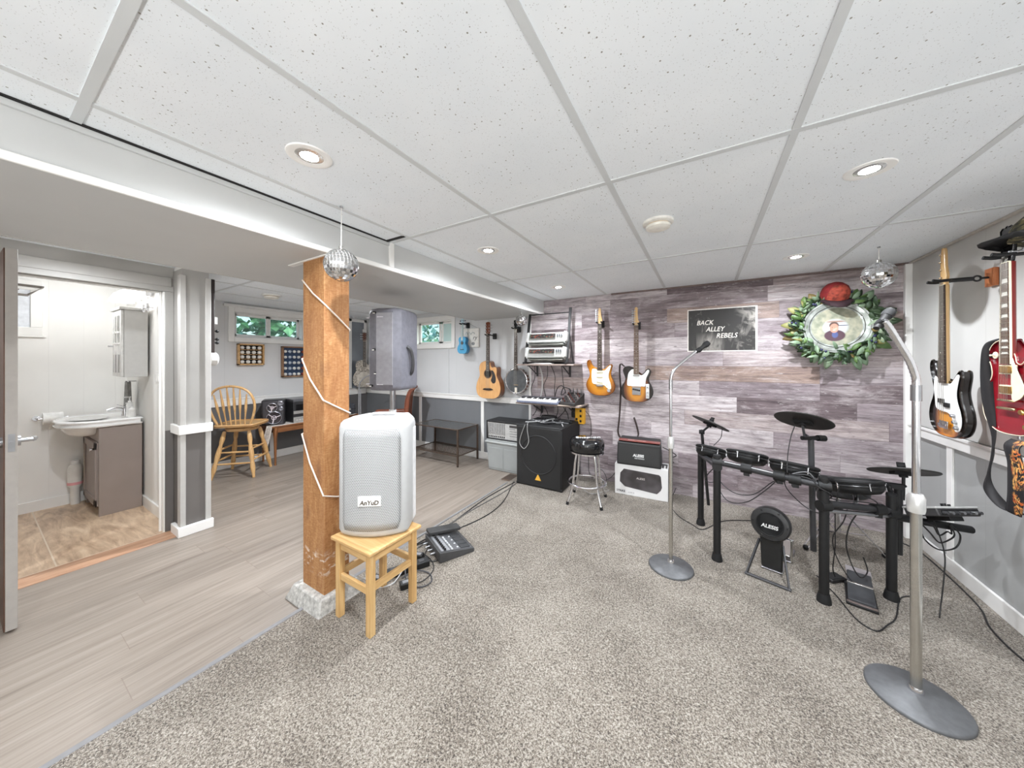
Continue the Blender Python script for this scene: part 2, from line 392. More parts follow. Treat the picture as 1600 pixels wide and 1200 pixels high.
for y in (1.40, 2.62):
    b = MB().bb(LX + .02, -2.82, y - .012, y + .012, CEIL - .004, CEIL); struct('trim_%d' % k, b, TBAR); k += 1
b = MB().bb(RX_ - .02, RX_, REAR, BY - .02, CEIL - .014, CEIL); struct('trim_%d' % k, b, mat(196, 190, 182, .5), bevel=.004); k += 1
b = MB().bb(-.9, RX_, BY - .035, BY - .012, CEIL - .016, CEIL); struct('trim_%d' % k, b, wood(C(84, 70, 66), C(112, 96, 92), C(134, 118, 114), 'X', 1, .6, 'dark_cove'), bevel=.004); k += 1
# soffit over the middle of the room
b = MB().bb(-2.80, -1.742, REAR, BY, SOF, CEIL).mat(1); struct('ceiling_beam', b, [SOFFM], bevel=.002)
b = MB().bb(-1.742, -1.728, REAR, BY - .02, SOF - .004, SOF + .024); struct('trim_%d' % k, b, TRIM, bevel=.004); k += 1
b = MB().bb(-1.742, -1.73, REAR, 1.40, CEIL - .026, CEIL - .006); struct('trim_%d' % k, b, SOFFM, bevel=.002); k += 1
b = MB().bb(-1.742, -1.722, REAR, 1.36, CEIL - .0055, CEIL - .0005); b.bb(-1.742, -1.57, 1.355, 1.375, CEIL - .0055, CEIL - .0005); struct('trim_%d' % k, b, mat(30, 28, 27, .8)); k += 1  # black strip painting the shadow gap between beam trim and ceiling
b = MB().bb(-1.742, -1.726, 1.385, 1.42, SOF + .02, CEIL - .004); struct('trim_%d' % k, b, TRIM, bevel=.003); k += 1
b = MB().bb(-2.806, -2.795, REAR, BY - .02, SOF - .002, SOF + .02); struct('trim_%d' % k, b, mat(186, 184, 180, .5)); k += 1
b = MB().bb(-2.17, -1.75, 1.0, 1.03, SOF - .006, SOF + .001); struct('trim_%d' % k, b, TRIM); k += 1
# right wall
b = MB().bb(RX_, RX_ + .1, REAR, BY + .1, .82, CEIL).mat(1).bb(RX_, RX_ + .1, REAR, BY + .1, -.02, .82); struct('wall_right', b, [W_RU, W_RL])
b = MB().bb(RX_ - .02, RX_, REAR, BY - .03, .825, .905).bb(RX_ - .028, RX_, REAR, BY - .03, .885, .905); struct('trim_%d' % k, b, TRIM, bevel=.004); k += 1
for y in (3.255, 2.03, .8):
    b = MB().bb(RX_ - .012, RX_, y - .028, y + .028, .1, .826); struct('trim_%d' % k, b, TRIM, bevel=.002); k += 1
b = MB().bb(RX_ - .016, RX_, REAR, BY - .02, .012, .105); struct('baseboard_right', b, TRIM, bevel=.004)
b = MB().bb(RX_ - .04, RX_, BY - .045, BY - .01, .01, CEIL - .012); struct('trim_%d' % k, b, TRIM, bevel=.004); k += 1
# back wall: painted half and printed plank half, with a window opening
W2 = (-4.03, -3.27, 1.645, 2.012)
b = MB()
b.bb(LX - .1, W2[0], BY, BY + .12, .82, CEIL).bb(W2[1], RX_ + .1, BY, BY + .12, .82, CEIL).bb(W2[0], W2[1], BY, BY + .12, .82, W2[2]).bb(W2[0], W2[1], BY, BY + .12, W2[3], CEIL)
b.mat(1).bb(LX - .1, RX_ + .1, BY, BY + .12, -.02, .82); struct('wall_back', b, [W_BU, W_BL])
b = MB().bb(-1.925, RX_ - .03, BY - .013, BY + .001, .0, CEIL - .002); struct('wall_plank_panel', b, M_WOODW)
b = MB().bb(-1.955, -1.92, BY - .018, BY, .0, SOF - .002); struct('trim_%d' % k, b, TRIM, bevel=.003); k += 1
b = MB().bb(-5.295, -1.955, BY - .018, BY, .812, .892).bb(-5.295, -1.955, BY - .026, BY, .874, .892); struct('trim_%d' % k, b, TRIM, bevel=.004); k += 1
for x in (-3.93, -2.70):
    b = MB().bb(x - .026, x + .026, BY - .012, BY, .1, .813); struct('trim_%d' % k, b, TRIM, bevel=.002); k += 1
b = MB().bb(-5.295, -1.955, BY - .016, BY, .0, .1); struct('baseboard_back', b, TRIM, bevel=.004)
for x in (-2.62, -3.35):
    b = MB().bb(x - .02, x + .02, BY - .006, BY, .89, SOF - .002 if x > -2.8 else 1.6); struct('trim_%d' % k, b, W_BU, bevel=.001); k += 1
# left wall with its window opening
W1 = (1.80, 2.64, 1.70, 2.03)
b = MB(); x0, x1 = LX - .12, LX
b.bb(x0, x1, REAR, W1[0], .82, CEIL).bb(x0, x1, W1[1], BY + .1, .82, CEIL).bb(x0, x1, W1[0], W1[1], .82, W1[2]).bb(x0, x1, W1[0], W1[1], W1[3], CEIL)
b.mat(1).bb(x0, x1, REAR, BY + .1, -.02, .82); struct('wall_left', b, [W_LU, W_LL])
b = MB().bb(LX, LX + .018, 1.06, BY - .03, .80, .90).bb(LX, LX + .026, 1.06, BY - .03, .882, .90); struct('trim_%d' % k, b, TRIM, bevel=.004); k += 1
for y in (2.23, 1.2, 3.3):
    b = MB().bb(LX, LX + .012, y - .026, y + .026, .1, .80); struct('trim_%d' % k, b, TRIM, bevel=.002); k += 1
b = MB().bb(LX, LX + .016, 1.06, BY - .02, 0, .105); struct('baseboard_left', b, TRIM, bevel=.004)
# window 1 (left wall) and window 2 (back wall)
def window(name, a0, a1, z0, z1, M, div, frosted=None, crown=True):
    """a = along the wall, local y = 0 at the wall face, +y goes outside"""
    b = MB(); t = .065
    b.bb(a0 - t, a0, -.02, 0, z0 - t, z1 + t, M).bb(a1, a1 + t, -.02, 0, z0 - t, z1 + t, M).bb(a0, a1, -.02, 0, z0 - t, z0, M).bb(a0, a1, -.02, 0, z1, z1 + t, M)
    if crown: b.bb(a0 - t - .05, a1 + t + .05, -.045, 0, z1 + t - .002, z1 + t + .03, M)
    b.bb(a0, a0 + .012, 0, .12, z0, z1, M).bb(a1 - .012, a1, 0, .12, z0, z1, M).bb(a0, a1, 0, .12, z0, z0 + .012, M).bb(a0, a1, 0, .12, z1 - .012, z1, M)
    o = struct(name, b, TRIM, bevel=.004)
    sp = [a0 + .012] + [div] + [a1 - .012]
    for i in range(2):
        s0, s1 = sp[i], sp[i + 1]; y = .055 if i == 0 else .075; w = .034
        s = MB().bb(s0, s0 + w, y, y + .02, z0 + .012, z1 - .012, M).bb(s1 - w, s1, y, y + .02, z0 + .012, z1 - .012, M).bb(s0, s1, y, y + .02, z0 + .012, z0 + .012 + w, M).bb(s0, s1, y, y + .02, z1 - .012 - w, z1 - .012, M)
        so = obj('sash', s, WHITE, o, bevel=.003)
        g = MB().bb(s0 + w - .004, s1 - w + .004, y + .008, y + .012, z0 + w + .008, z1 - w - .008, M); obj('pane', g, PANEF if frosted == i else PANE, so)
    return o
MLW = Matrix(((0, -1, 0, LX), (1, 0, 0, 0), (0, 0, 1, 0), (0, 0, 0, 1)))   # local x -> world Y, local y -> world -X
window('window_1', W1[0], W1[1], W1[2], W1[3], MLW, 2.215)
window('window_2', W2[0], W2[1], W2[2], W2[3], T(0, BY, 0), -3.55, frosted=1, crown=False)
# bathroom
b = MB().bb(LX, -3.55, .88, 1.03, -.02, CEIL); struct('wall_partition', b, W_BATHX)
b = MB().bb(-3.79, -3.545, .874, 1.036, .82, SOF + .15); b.mat(1).bb(-3.79, -3.545, .874, 1.036, .0, .82); struct('wall_pilaster', b, [W_PG, W_PD])
b = MB()
b.bb(-3.60, -3.5635, .862, .874, .0, SOF + .1).bb(-3.562, -3.533, .861, .895, .0, SOF + .1).bb(-3.55, -3.533, 1.012, 1.048, .0, SOF + .1)
struct('trim_%d' % k, b, M_PT, bevel=.003); k += 1
b = MB().bb(-3.734, -3.5455, .852, .874, .80, .872).bb(-3.545, -3.522, .851, 1.056, .80, .872); struct('trim_%d' % k, b, TRIM, bevel=.004); k += 1
b = MB().bb(-3.70, -3.5455, .846, .874, 0, .075).bb(-3.545, -3.515, .845, 1.06, 0, .075); struct('baseboard_pilaster', b, TRIM, bevel=.005)
b = MB().bb(-3.85, -3.75, -1.2, .0, -.02, CEIL).bb(-3.85, -3.75, 0, .879, 1.985, CEIL).bb(-3.85, -3.75, REAR, -1.2, -.02, CEIL); struct('wall_bathroom', b, W_PG)
b = MB().bb(-3.746, -3.734, .824, .873, .82, 1.944).mat(1).bb(-3.746, -3.734, .824, .873, 0, .82); struct('trim_%d' % k, b, [W_PG, W_PD], bevel=.002); k += 1
b = MB().bb(-3.86, -3.747, .815, .873, 0, 1.944).bb(-3.80, -3.785, .80, .8145, 0, 1.944).bb(-3.80, -3.785, 0, .80, 1.93, 1.944); struct('trim_%d' % k, b, TRIM, bevel=.003); k += 1
b = MB().bb(-3.86, -3.737, 0, .873, 1.945, 1.99); struct('trim_%d' % k, b, W_PG, bevel=.003); k += 1
b = MB().bb(-3.745, -3.733, .0, .86, 1.985, 2.06); struct('trim_%d' % k, b, W_PG, bevel=.003); k += 1
b = MB().bb(LX, -3.85, -1.15, -1.05, -.02, CEIL); struct('wall_bathroom_rear', b, W_BATHX)
b = MB().bb(LX, LX + .012, -1.05, .88, 0, CEIL); struct('wall_bathroom_far', b, W_BATH)
b = MB().bb(LX + .012, -3.86, .866, .88, 0, .10).bb(LX + .012, LX + .028, -1.05, .866, 0, .10); struct('baseboard_bathroom', b, TRIM, bevel=.004)
b = MB().bb(LX + .012, LX + .03, .10, .13, 1.60, 2.12); b = MB()
fx = LX + .012
for (y0, y1, z0, z1) in ((-.55, .37, 1.615, 1.69), (-.55, .37, 2.03, 2.12), (.305, .37, 1.69, 2.03), (-.55, -.48, 1.69, 2.03), (-.58, .39, 1.60, 1.617)): b.bb(fx, fx + .022, y0, y1, z0, z1)
w3 = struct('window_3', b, TRIM, bevel=.004)
obj('pane', MB().bb(fx, fx + .006, -.48, .305, 1.69, 2.03), mat(226, 230, 236, .5), w3)
b = MB().bb(-3.46, -3.38, -1, -.9, 0, .01)
# door leaf swung out into the room, hinged on the bathroom's left jamb
ML = T(-3.755, .085, 0) @ RZ(1.5)
d = MB().bb(0, .725, 0, .036, .012, 1.955, ML)
dm = MB()
door = struct('door_1', d, [mat(168, 163, 157, .5, var=.02)], bevel=.002)
face = MB().bb(.002, .723, -.004, .0015, .014, 1.953, ML); obj('door_face', face, wood(C(58, 36, 26), C(84, 56, 42), C(104, 74, 58), 'Z', 1, .4, 'door_veneer'), door)
for sgn, y in ((1, .036), (-1, -.004)):
    h = MB().cyl((.665, y, .965), (.665, y + sgn * .012, .965), .027, n=20, M=ML).cyl((.665, y + sgn * .01, .965), (.665, y + sgn * .05, .965), .011, n=12, M=ML)
    h.tube(spline([(.67, y + sgn * .05, .965), (.64, y + sgn * .055, .967), (.60, y + sgn * .053, .962), (.56, y + sgn * .05, .957)], 4), [.012, .012, .012, .012, .011, .011, .01, .01, .01, .009, .009, .008, .008][:13], 8, M=ML)
    obj('door_handle', h, STEEL, door)
h = MB().bb(.7245, .7265, .008, .028, .92, 1.01, ML).cyl((.725, .018, .965), (.733, .018, .965), .008, n=10, M=ML); obj('latch_plate', h, STEEL, door)
# wall behind the camera
b = MB().bb(LX - .1, RX_ + .1, REAR - .1, REAR, -.1, CEIL + .05); struct('wall_front', b, W_PLAIN)
b = MB().bb(-2.03, -1.87, 3.19, 3.38, .0, .012)
for i in range(9): b.mat(1).bb(-2.02 + i * .0165, -2.013 + i * .0165, 3.2, 3.37, .012, .0135)
o = obj('floor_register', b, [mat(108, 92, 80, .5), mat(62, 52, 46, .6)]); tag(o, 'brown floor vent grille in the vinyl in front of the grey bin', 'vent')
# ------------------------------------------------------------------ lamps
GLOW = emit(255, 250, 240, 45.0)
def can(x, y, label, power=42, hidden=False, tilt=None):
    t = thing('recessed_light', label, 'ceiling light', (x, y, CEIL), 0, 'recessed ceiling spots')
    r = MB().lathe([(.046, -.001), (.062, -.006), (.074, -.004), (.076, 0), (.05, 0)], 32); obj('trim_ring', r, TRIM, t)
    r = MB().lathe([(.048, -.001), (.036, -.004), (.030, -.003), (.030, -.0005)], 28); obj('reflector', r, mat(214, 214, 212, .2, .7), t)
    r = MB().lathe([(0, -.005), (.030, -.004), (.030, -.002), (0, -.001)], 20); obj('bulb', r, GLOW, t)
    li = bpy.data.lights.new('spot_lamp', 'SPOT'); li.energy = power; li.spot_size = R(168); li.spot_blend = .8; li.shadow_soft_size = .016; li.color = (.93, .972, 1.03)
    lo = bpy.data.objects.new('spot_lamp', li); COL.objects.link(lo); lo.location = (x, y, CEIL - .012); lo['kind'] = 'helper'
    return t
can(-1.265, .655, 'bright ceiling spot nearest the camera, above the wrapped wooden post', 40)
can(.57, 1.84, 'glaring ceiling spot above the drum kit near the right wall')
can(-1.28, 1.84, 'ceiling spot beside the beam, second one along from the camera')
can(-1.29, 3.12, 'far ceiling spot in front of the silver twin units on the wall stand')
can(.583, 3.10, 'ceiling spot close to the plank wall, between poster and wreath')
for x, y, p in ((.57, .62, 38), (-1.28, -.6, 30), (.57, -.6, 30)): can(x, y, 'added unseen ceiling spot behind the viewpoint', p)  # extra spots out of view, added to brighten the room
for x, y, p in ((-3.3, 1.75, 96), (-3.25, 2.95, 12)): can(x, y, 'added ceiling spot in the side area, unseen behind the beam', p)  # added spots tucked behind the beam to brighten the side area
for x, y in ((-3.3, -.7), (-3.3, .35)): can(x, y, 'added unseen ceiling spot in the passage by the bathroom', 26)  # added spots out of view that light the passage
def added_uplighter(x, y, label, p):  # unseen uplighter, added only to brighten the ceiling
    t = thing('added_floor_lamp', label, 'added floor lamp', (x, y, .014), 0, 'added uplighter floor lamps')
    obj('base', MB().lathe([(.14, 0), (.14, .02), (.02, .035), (0, .035)], 28), BLACKM, t); obj('pole', MB().cyl((0, 0, .03), (0, 0, .80), .011, n=12), STEEL, t)
    obj('bowl_shade', MB().lathe([(.02, .79), (.09, .81), (.16, .86), (.155, .862), (.085, .816), (0, .80)], 32), WHITE, t); obj('bulb', MB().lathe([(.06, .835), (.06, .845), (0, .848), (0, .835)], 16), emit(255, 252, 246, 14), t)
    li = bpy.data.lights.new('added_uplight', 'AREA'); li.shape = 'DISK'; li.size = .24; li.energy = p; li.color = (.98, .99, 1)
    lo = bpy.data.objects.new('added_uplight', li); COL.objects.link(lo); lo.location = (x, y, .88); lo.rotation_euler = (pi - R(28), 0, 0); lo['kind'] = 'helper'
added_uplighter(.85, -1.75, 'added white bowl uplighter, unseen behind the viewpoint on the right', 26); added_uplighter(-.35, -1.85, 'added white bowl uplighter, unseen behind the viewpoint on the left', 17)
def dome(x, y, r, label):
    t = thing('smoke_detector', label, 'smoke detector', (x, y, CEIL))
    obj('base', MB().lathe([(r, 0), (r, -.012), (r * .92, -.016), (0, -.016)], 32), mat(232, 230, 224, .45), t)
    obj('cover', MB().lathe([(r * .8, -.024), (r * .78, -.036), (r * .6, -.042), (0, -.043), (0, -.026)], 32), mat(236, 233, 224, .45), t)
    obj('gap_ring', MB().lathe([(r * .72, -.014), (r * .72, -.026), (0, -.026), (0, -.014)], 24), mat(206, 190, 166, .6), t)
dome(-.215, 1.935, .078, 'round off-white smoke detector on the tiled ceiling')
dome(-4.297, 1.805, .09, 'round white ceiling disc in the side area left of the wooden post')
# bathroom lamp, hung on its wall bar
t = thing('vanity_light', 'bright white glass bathroom lamp above the grey wall cabinet', 'wall light', (-4.62, .86, 2.0))
obj('wall_bar', MB().bb(-.3, .3, -.03, .004, -.03, .03).tube(spline([(-.3, -.03, .03), (-.2, -.08, .07), (-.1, -.05, .05), (0, -.09, .085), (.1, -.05, .05), (.2, -.08, .07), (.3, -.03, .03)], 5), .008, 8), CHROME, t)
gm = emit(255, 252, 246, 2.2)
for x in (-.2, 0, .2):
    obj('glass_shade', MB().lathe([(.02, 0), (.05, -.02), (.075, -.07), (.085, -.10), (.07, -.085), (.0, -.02)], 20, T(x, -.09, .05)), gm, t)
def area(x, y, z, sx, sy, p, col=(1, 1, 1)):
    li = bpy.data.lights.new('lamp', 'AREA'); li.shape = 'RECTANGLE'; li.size = sx; li.size_y = sy; li.energy = p; li.color = col
    lo = bpy.data.objects.new('lamp', li); COL.objects.link(lo); lo.location = (x, y, z); lo['kind'] = 'helper'; return lo
li = bpy.data.lights.new('bathroom_lamp', 'POINT'); li.energy = 4.6; li.shadow_soft_size = .1
lo = bpy.data.objects.new('bathroom_lamp', li); COL.objects.link(lo); lo.location = (-4.55, .45, 1.98)
# ------------------------------------------------------------------ outdoors
w = bpy.data.worlds.new('World'); SC.world = w; w.use_nodes = True; nt = w.node_tree; bg = nt.nodes['Background']
sky = nt.nodes.new('ShaderNodeTexSky'); sky.sky_type = 'NISHITA'; sky.sun_elevation = R(48); sky.sun_rotation = R(60); sky.sun_disc = False; sky.air_density = 1; sky.dust_density = 3
nt.links.new(sky.outputs[0], bg.inputs[0]); bg.inputs[1].default_value = .25
def leafmat(a, b_, c):
    q = G('foliage'); n = q.noise(q.co(), 5, 3); return q.fin(q.ramp(n, [(.3, a), (.5, b_), (.7, c)]), .5, 0)
def tree(loc, h, r, label, mats, seed, n=1900, ls=.2):
    rnd = random.Random(seed); t = thing('tree', label, 'tree', loc, 0, 'trees outside the windows')
    obj('trunk', MB().tube(spline([(0, 0, -1), (.05, .02, h * .3), (-.05, .05, h * .55), (.06, 0, h * .8)], 4), [.14 - .008 * i for i in range(13)], 8), mat(84, 72, 60, .8), t)
    b = MB()
    for i in range(n):
        a = rnd.uniform(0, 2 * pi); u = rnd.uniform(-1, 1); q = rnd.uniform(.35, 1) ** .5 * r; s = sqrt(1 - u * u)
        p = Vector((q * s * cos(a), q * s * sin(a), h * .62 + q * u * 1.15)); M = T(*p) @ Euler((rnd.uniform(0, 6), rnd.uniform(0, 6), rnd.uniform(0, 6))).to_matrix().to_4x4()
        l = ls * rnd.uniform(.6, 1.3); b.mat(rnd.randrange(len(mats))).add([(0, 0, 0), (l * .35, 0, l * .4), (0, 0, l), (-l * .35, 0, l * .4), (0, -l * .08, l * .5)], [(0, 1, 4), (1, 2, 4), (2, 3, 4), (3, 0, 4)], M)
    obj('foliage', b, mats, t, flat=True)
LG = [leafmat(C(70, 130, 84), C(104, 168, 112), C(150, 200, 140)), leafmat(C(96, 160, 150), C(128, 190, 180), C(176, 220, 208)), leafmat(C(40, 84, 52), C(60, 112, 68), C(84, 140, 84))]
tree((-8.6, 1.6, 0), 3.2, 1.45, 'leafy green tree seen through the left pane of the long window', LG, 1)
tree((-8.4, 4.35, 0), 3.0, 1.3, 'denser green tree seen through the right pane of the long window', [LG[0], LG[2]], 2)
tree((-6.6, 7.2, 0), 3.6, 1.25, 'blue-green tree seen through the small back window', [LG[1], LG[1], LG[0]], 3, 1100)
# ------------------------------------------------------------------ camera and picture
cd = bpy.data.cameras.new('camera'); cd.sensor_width = 36; cd.sensor_fit = 'HORIZONTAL'; cd.lens = 506 / 1600 * 36; cd.shift_y = -35.4 / 1600; cd.clip_start = .05
co = bpy.data.objects.new('camera', cd); COL.objects.link(co); co.location = (0, 0, 1.38); co.rotation_euler = (R(90), 0, R(30.6)); SC.camera = co
vs = SC.view_settings; vs.view_transform = 'Standard'; vs.look = 'None'; vs.gamma = 1; vs.use_curve_mapping = False; vs.exposure = 1.02
SC.cycles.use_denoising = True; SC.cycles.max_bounces = 10; SC.cycles.diffuse_bounces = 8; SC.cycles.transparent_max_bounces = 12; SC.cycles.sample_clamp_indirect = 6
# ------------------------------------------------------------------ guitars; local frame: x right, z up, front faces -y, origin at the bottom of the body
def burst(c_in, c_mid, c_out, zc, rx, rz_):
    q = G('sunburst'); x, y, z = q.xyz()
    d = q.ma('SQRT', q.ma('ADD', q.ma('POWER', q.ma('DIVIDE', x, rx), 2), q.ma('POWER', q.ma('DIVIDE', q.ma('SUBTRACT', z, zc), rz_), 2)))
    g = q.noise(q.map((60, 60, 5)), 1, 4)
    d = q.ma('ADD', d, q.ma('MULTIPLY_ADD', g, .08, -.04))
    col = q.ramp(d, [(.45, c_in), (.72, c_mid), (.92, c_out)])
    return q.fin(col, .2, 0, Coat_Weight=.6, Coat_Roughness=.05)
def ip(pts, k=.0254, n=5): return [(p.x * k, p.y * k) for p in spline([(a, b, 0) for a, b in pts], n, True)]
S_BODY = [(.3, 0), (-2.5, .2), (-5, 1.5), (-6.2, 4), (-5.9, 6.2), (-4.9, 8.1), (-4.6, 9.7), (-5.2, 11.6), (-5.9, 13.5), (-5.8, 15.2), (-5.0, 15.9), (-4.2, 15.2), (-3.6, 13.6), (-2.4, 12.5), (-1.2, 12.2), (1.2, 11.8), (2.2, 11.9), (3.2, 12.9), (4.2, 13.8), (5.0, 13.9), (5.3, 13.1), (5.0, 11.6), (4.7, 10), (4.9, 8.4), (5.8, 6.6), (6.4, 4.4), (6.0, 2.2), (4.4, .7), (2.4, .1)]
S_GUARD = [(-3.4, 11.6), (-3.7, 9.5), (-3.6, 7.6), (-3.3, 5.6), (-2.2, 5.0), (0, 4.9), (2, 4.6), (3.2, 3.4), (4.4, 2.8), (5.0, 3.6), (4.7, 5.6), (4.0, 7.6), (3.9, 9.6), (4.6, 12), (4.9, 13.2), (4.3, 13.3), (3.2, 12.2), (2.2, 11.2), (1.2, 11.2), (-1.2, 11.6), (-2.4, 11.9)]
T_BODY = [(0, 0), (-3, .2), (-5.4, 1.6), (-6.3, 4), (-5.9, 6.4), (-4.8, 8.3), (-4.5, 9.8), (-5.2, 11.8), (-5.5, 13.2), (-4.8, 14.5), (-3.2, 14.9), (-1.6, 14.4), (-1.1, 14.0), (1.15, 12.3), (2.1, 11.7), (3.0, 12.3), (3.8, 13.5), (4.7, 13.9), (5.4, 13.2), (5.3, 11.6), (4.7, 10), (4.9, 8.4), (5.9, 6.5), (6.4, 4), (5.5, 1.6), (3, .2)]
T_GUARD = [(-1.2, 13.6), (-3, 12.2), (-3.5, 10), (-3.7, 7.2), (-3.2, 6.6), (-1.9, 6.6), (-1.8, 6.4), (1.8, 6.4), (1.9, 6.6), (3.4, 6.6), (3.6, 8.6), (4.0, 10.4), (4.9, 12.4), (4.9, 13.3), (4.2, 13.3), (3.2, 12), (2.2, 11.2), (1.2, 11.5)]
B_BODY = [(0, 0), (-3, .3), (-5.5, 1.8), (-6.4, 4.2), (-6, 6.6), (-4.9, 8.8), (-4.6, 10.6), (-5.2, 12.8), (-6, 15.2), (-5.9, 17), (-5, 17.7), (-4.1, 17), (-3.5, 15), (-2.4, 13.6), (-1.2, 13.2), (1.2, 12.8), (2.3, 13), (3.4, 14.2), (4.5, 15.2), (5.4, 15), (5.6, 13.6), (5.2, 11.8), (5, 10.2), (5.5, 8.2), (6.4, 6), (6.5, 3.6), (5.3, 1.3), (2.8, .2)]
B_GUARD = [(-3.6, 13.6), (-4, 11), (-3.6, 8.6), (-3.2, 6.4), (-1.5, 5.8), (1, 5.6), (2.3, 4.9), (3, 3.2), (3.6, 1.8), (5, 2.2), (5.6, 4), (5.2, 6.2), (4.3, 8.2), (4, 10.2), (4.5, 12.4), (4.9, 14), (4.2, 14.2), (3.2, 13.2), (2.2, 12.3), (1.2, 12.2), (-1.2, 12.7), (-2.4, 13.1)]
L_BODY = [(0, 0), (-3.2, .3), (-5.6, 1.9), (-6.5, 4.6), (-6, 7.4), (-4.7, 9.3), (-4.1, 10.6), (-4.3, 12.2), (-4.9, 13.8), (-4.6, 15.6), (-3.2, 16.8), (-1.4, 17.1), (-1.05, 16.8), (1.1, 14.4), (1.5, 13.0), (2.4, 12.6), (3.2, 13.2), (4.0, 14.4), (4.8, 14.8), (5.3, 14), (4.9, 12.6), (4.2, 11), (4.4, 9.8), (5.5, 8), (6.5, 5.4), (6.0, 2.4), (3.6, .5)]
L_GUARD = [(1.25, 13.4), (1.3, 6.6), (2.6, 6.4), (3.6, 7.2), (4.0, 8.4), (2.6, 11.2), (2.0, 12.4)]
A_BODY = [(0, 0), (-4, .2), (-6.8, 1.8), (-7.8, 5), (-7.2, 8.5), (-5.9, 11), (-5.4, 12.5), (-5.6, 14.5), (-5.8, 16.5), (-5, 18.6), (-3, 19.7), (-1, 20), (1, 19.4), (1.7, 17.4), (2.7, 16.5), (4, 16.8), (5.2, 16.5), (5.5, 14.8), (5.4, 12.5), (5.9, 11), (7.2, 8.5), (7.8, 5), (6.8, 1.8), (4, .2)]
U_BODY = [(0, 0), (-2, .1), (-3.2, 1.2), (-3.5, 2.9), (-2.9, 4.5), (-2.3, 5.4), (-2.2, 6.3), (-2.6, 7.4), (-2.5, 8.7), (-1.5, 9.5), (0, 9.65), (1.5, 9.5), (2.5, 8.7), (2.6, 7.4), (2.2, 6.3), (2.3, 5.4), (2.9, 4.5), (3.5, 2.9), (3.2, 1.2), (2, .1)]
def head_fender(w, L): return [(-w, 0), (-w * 1.05, .35 * L), (-w * .95, .8 * L), (-w * .5, L), (.1 * w, 1.0 * L), (.55 * w, .93 * L), (.6 * w, .8 * L), (.75 * w, .5 * L), (1.35 * w, .22 * L), (1.0 * w, .06 * L), (w, 0)]
def head_gibson(w, L): return [(-w, 0), (-w * 1.5, .25 * L), (-w * 1.75, .9 * L), (-w * 1.1, .98 * L), (-w * .4, .96 * L), (0, L), (w * .4, .96 * L), (w * 1.1, .98 * L), (w * 1.75, .9 * L), (w * 1.5, .25 * L), (w, 0)]
def head_paddle(w, L): return [(-w, 0), (-w * 1.5, .22 * L), (-w * 1.45, .95 * L), (0, L), (w * 1.45, .95 * L), (w * 1.5, .22 * L), (w, 0)]
STR = mat(196, 192, 184, .3, 1, var=.01); FRET = mat(205, 200, 190, .25, 1); PEARL = mat(238, 236, 228, .25)
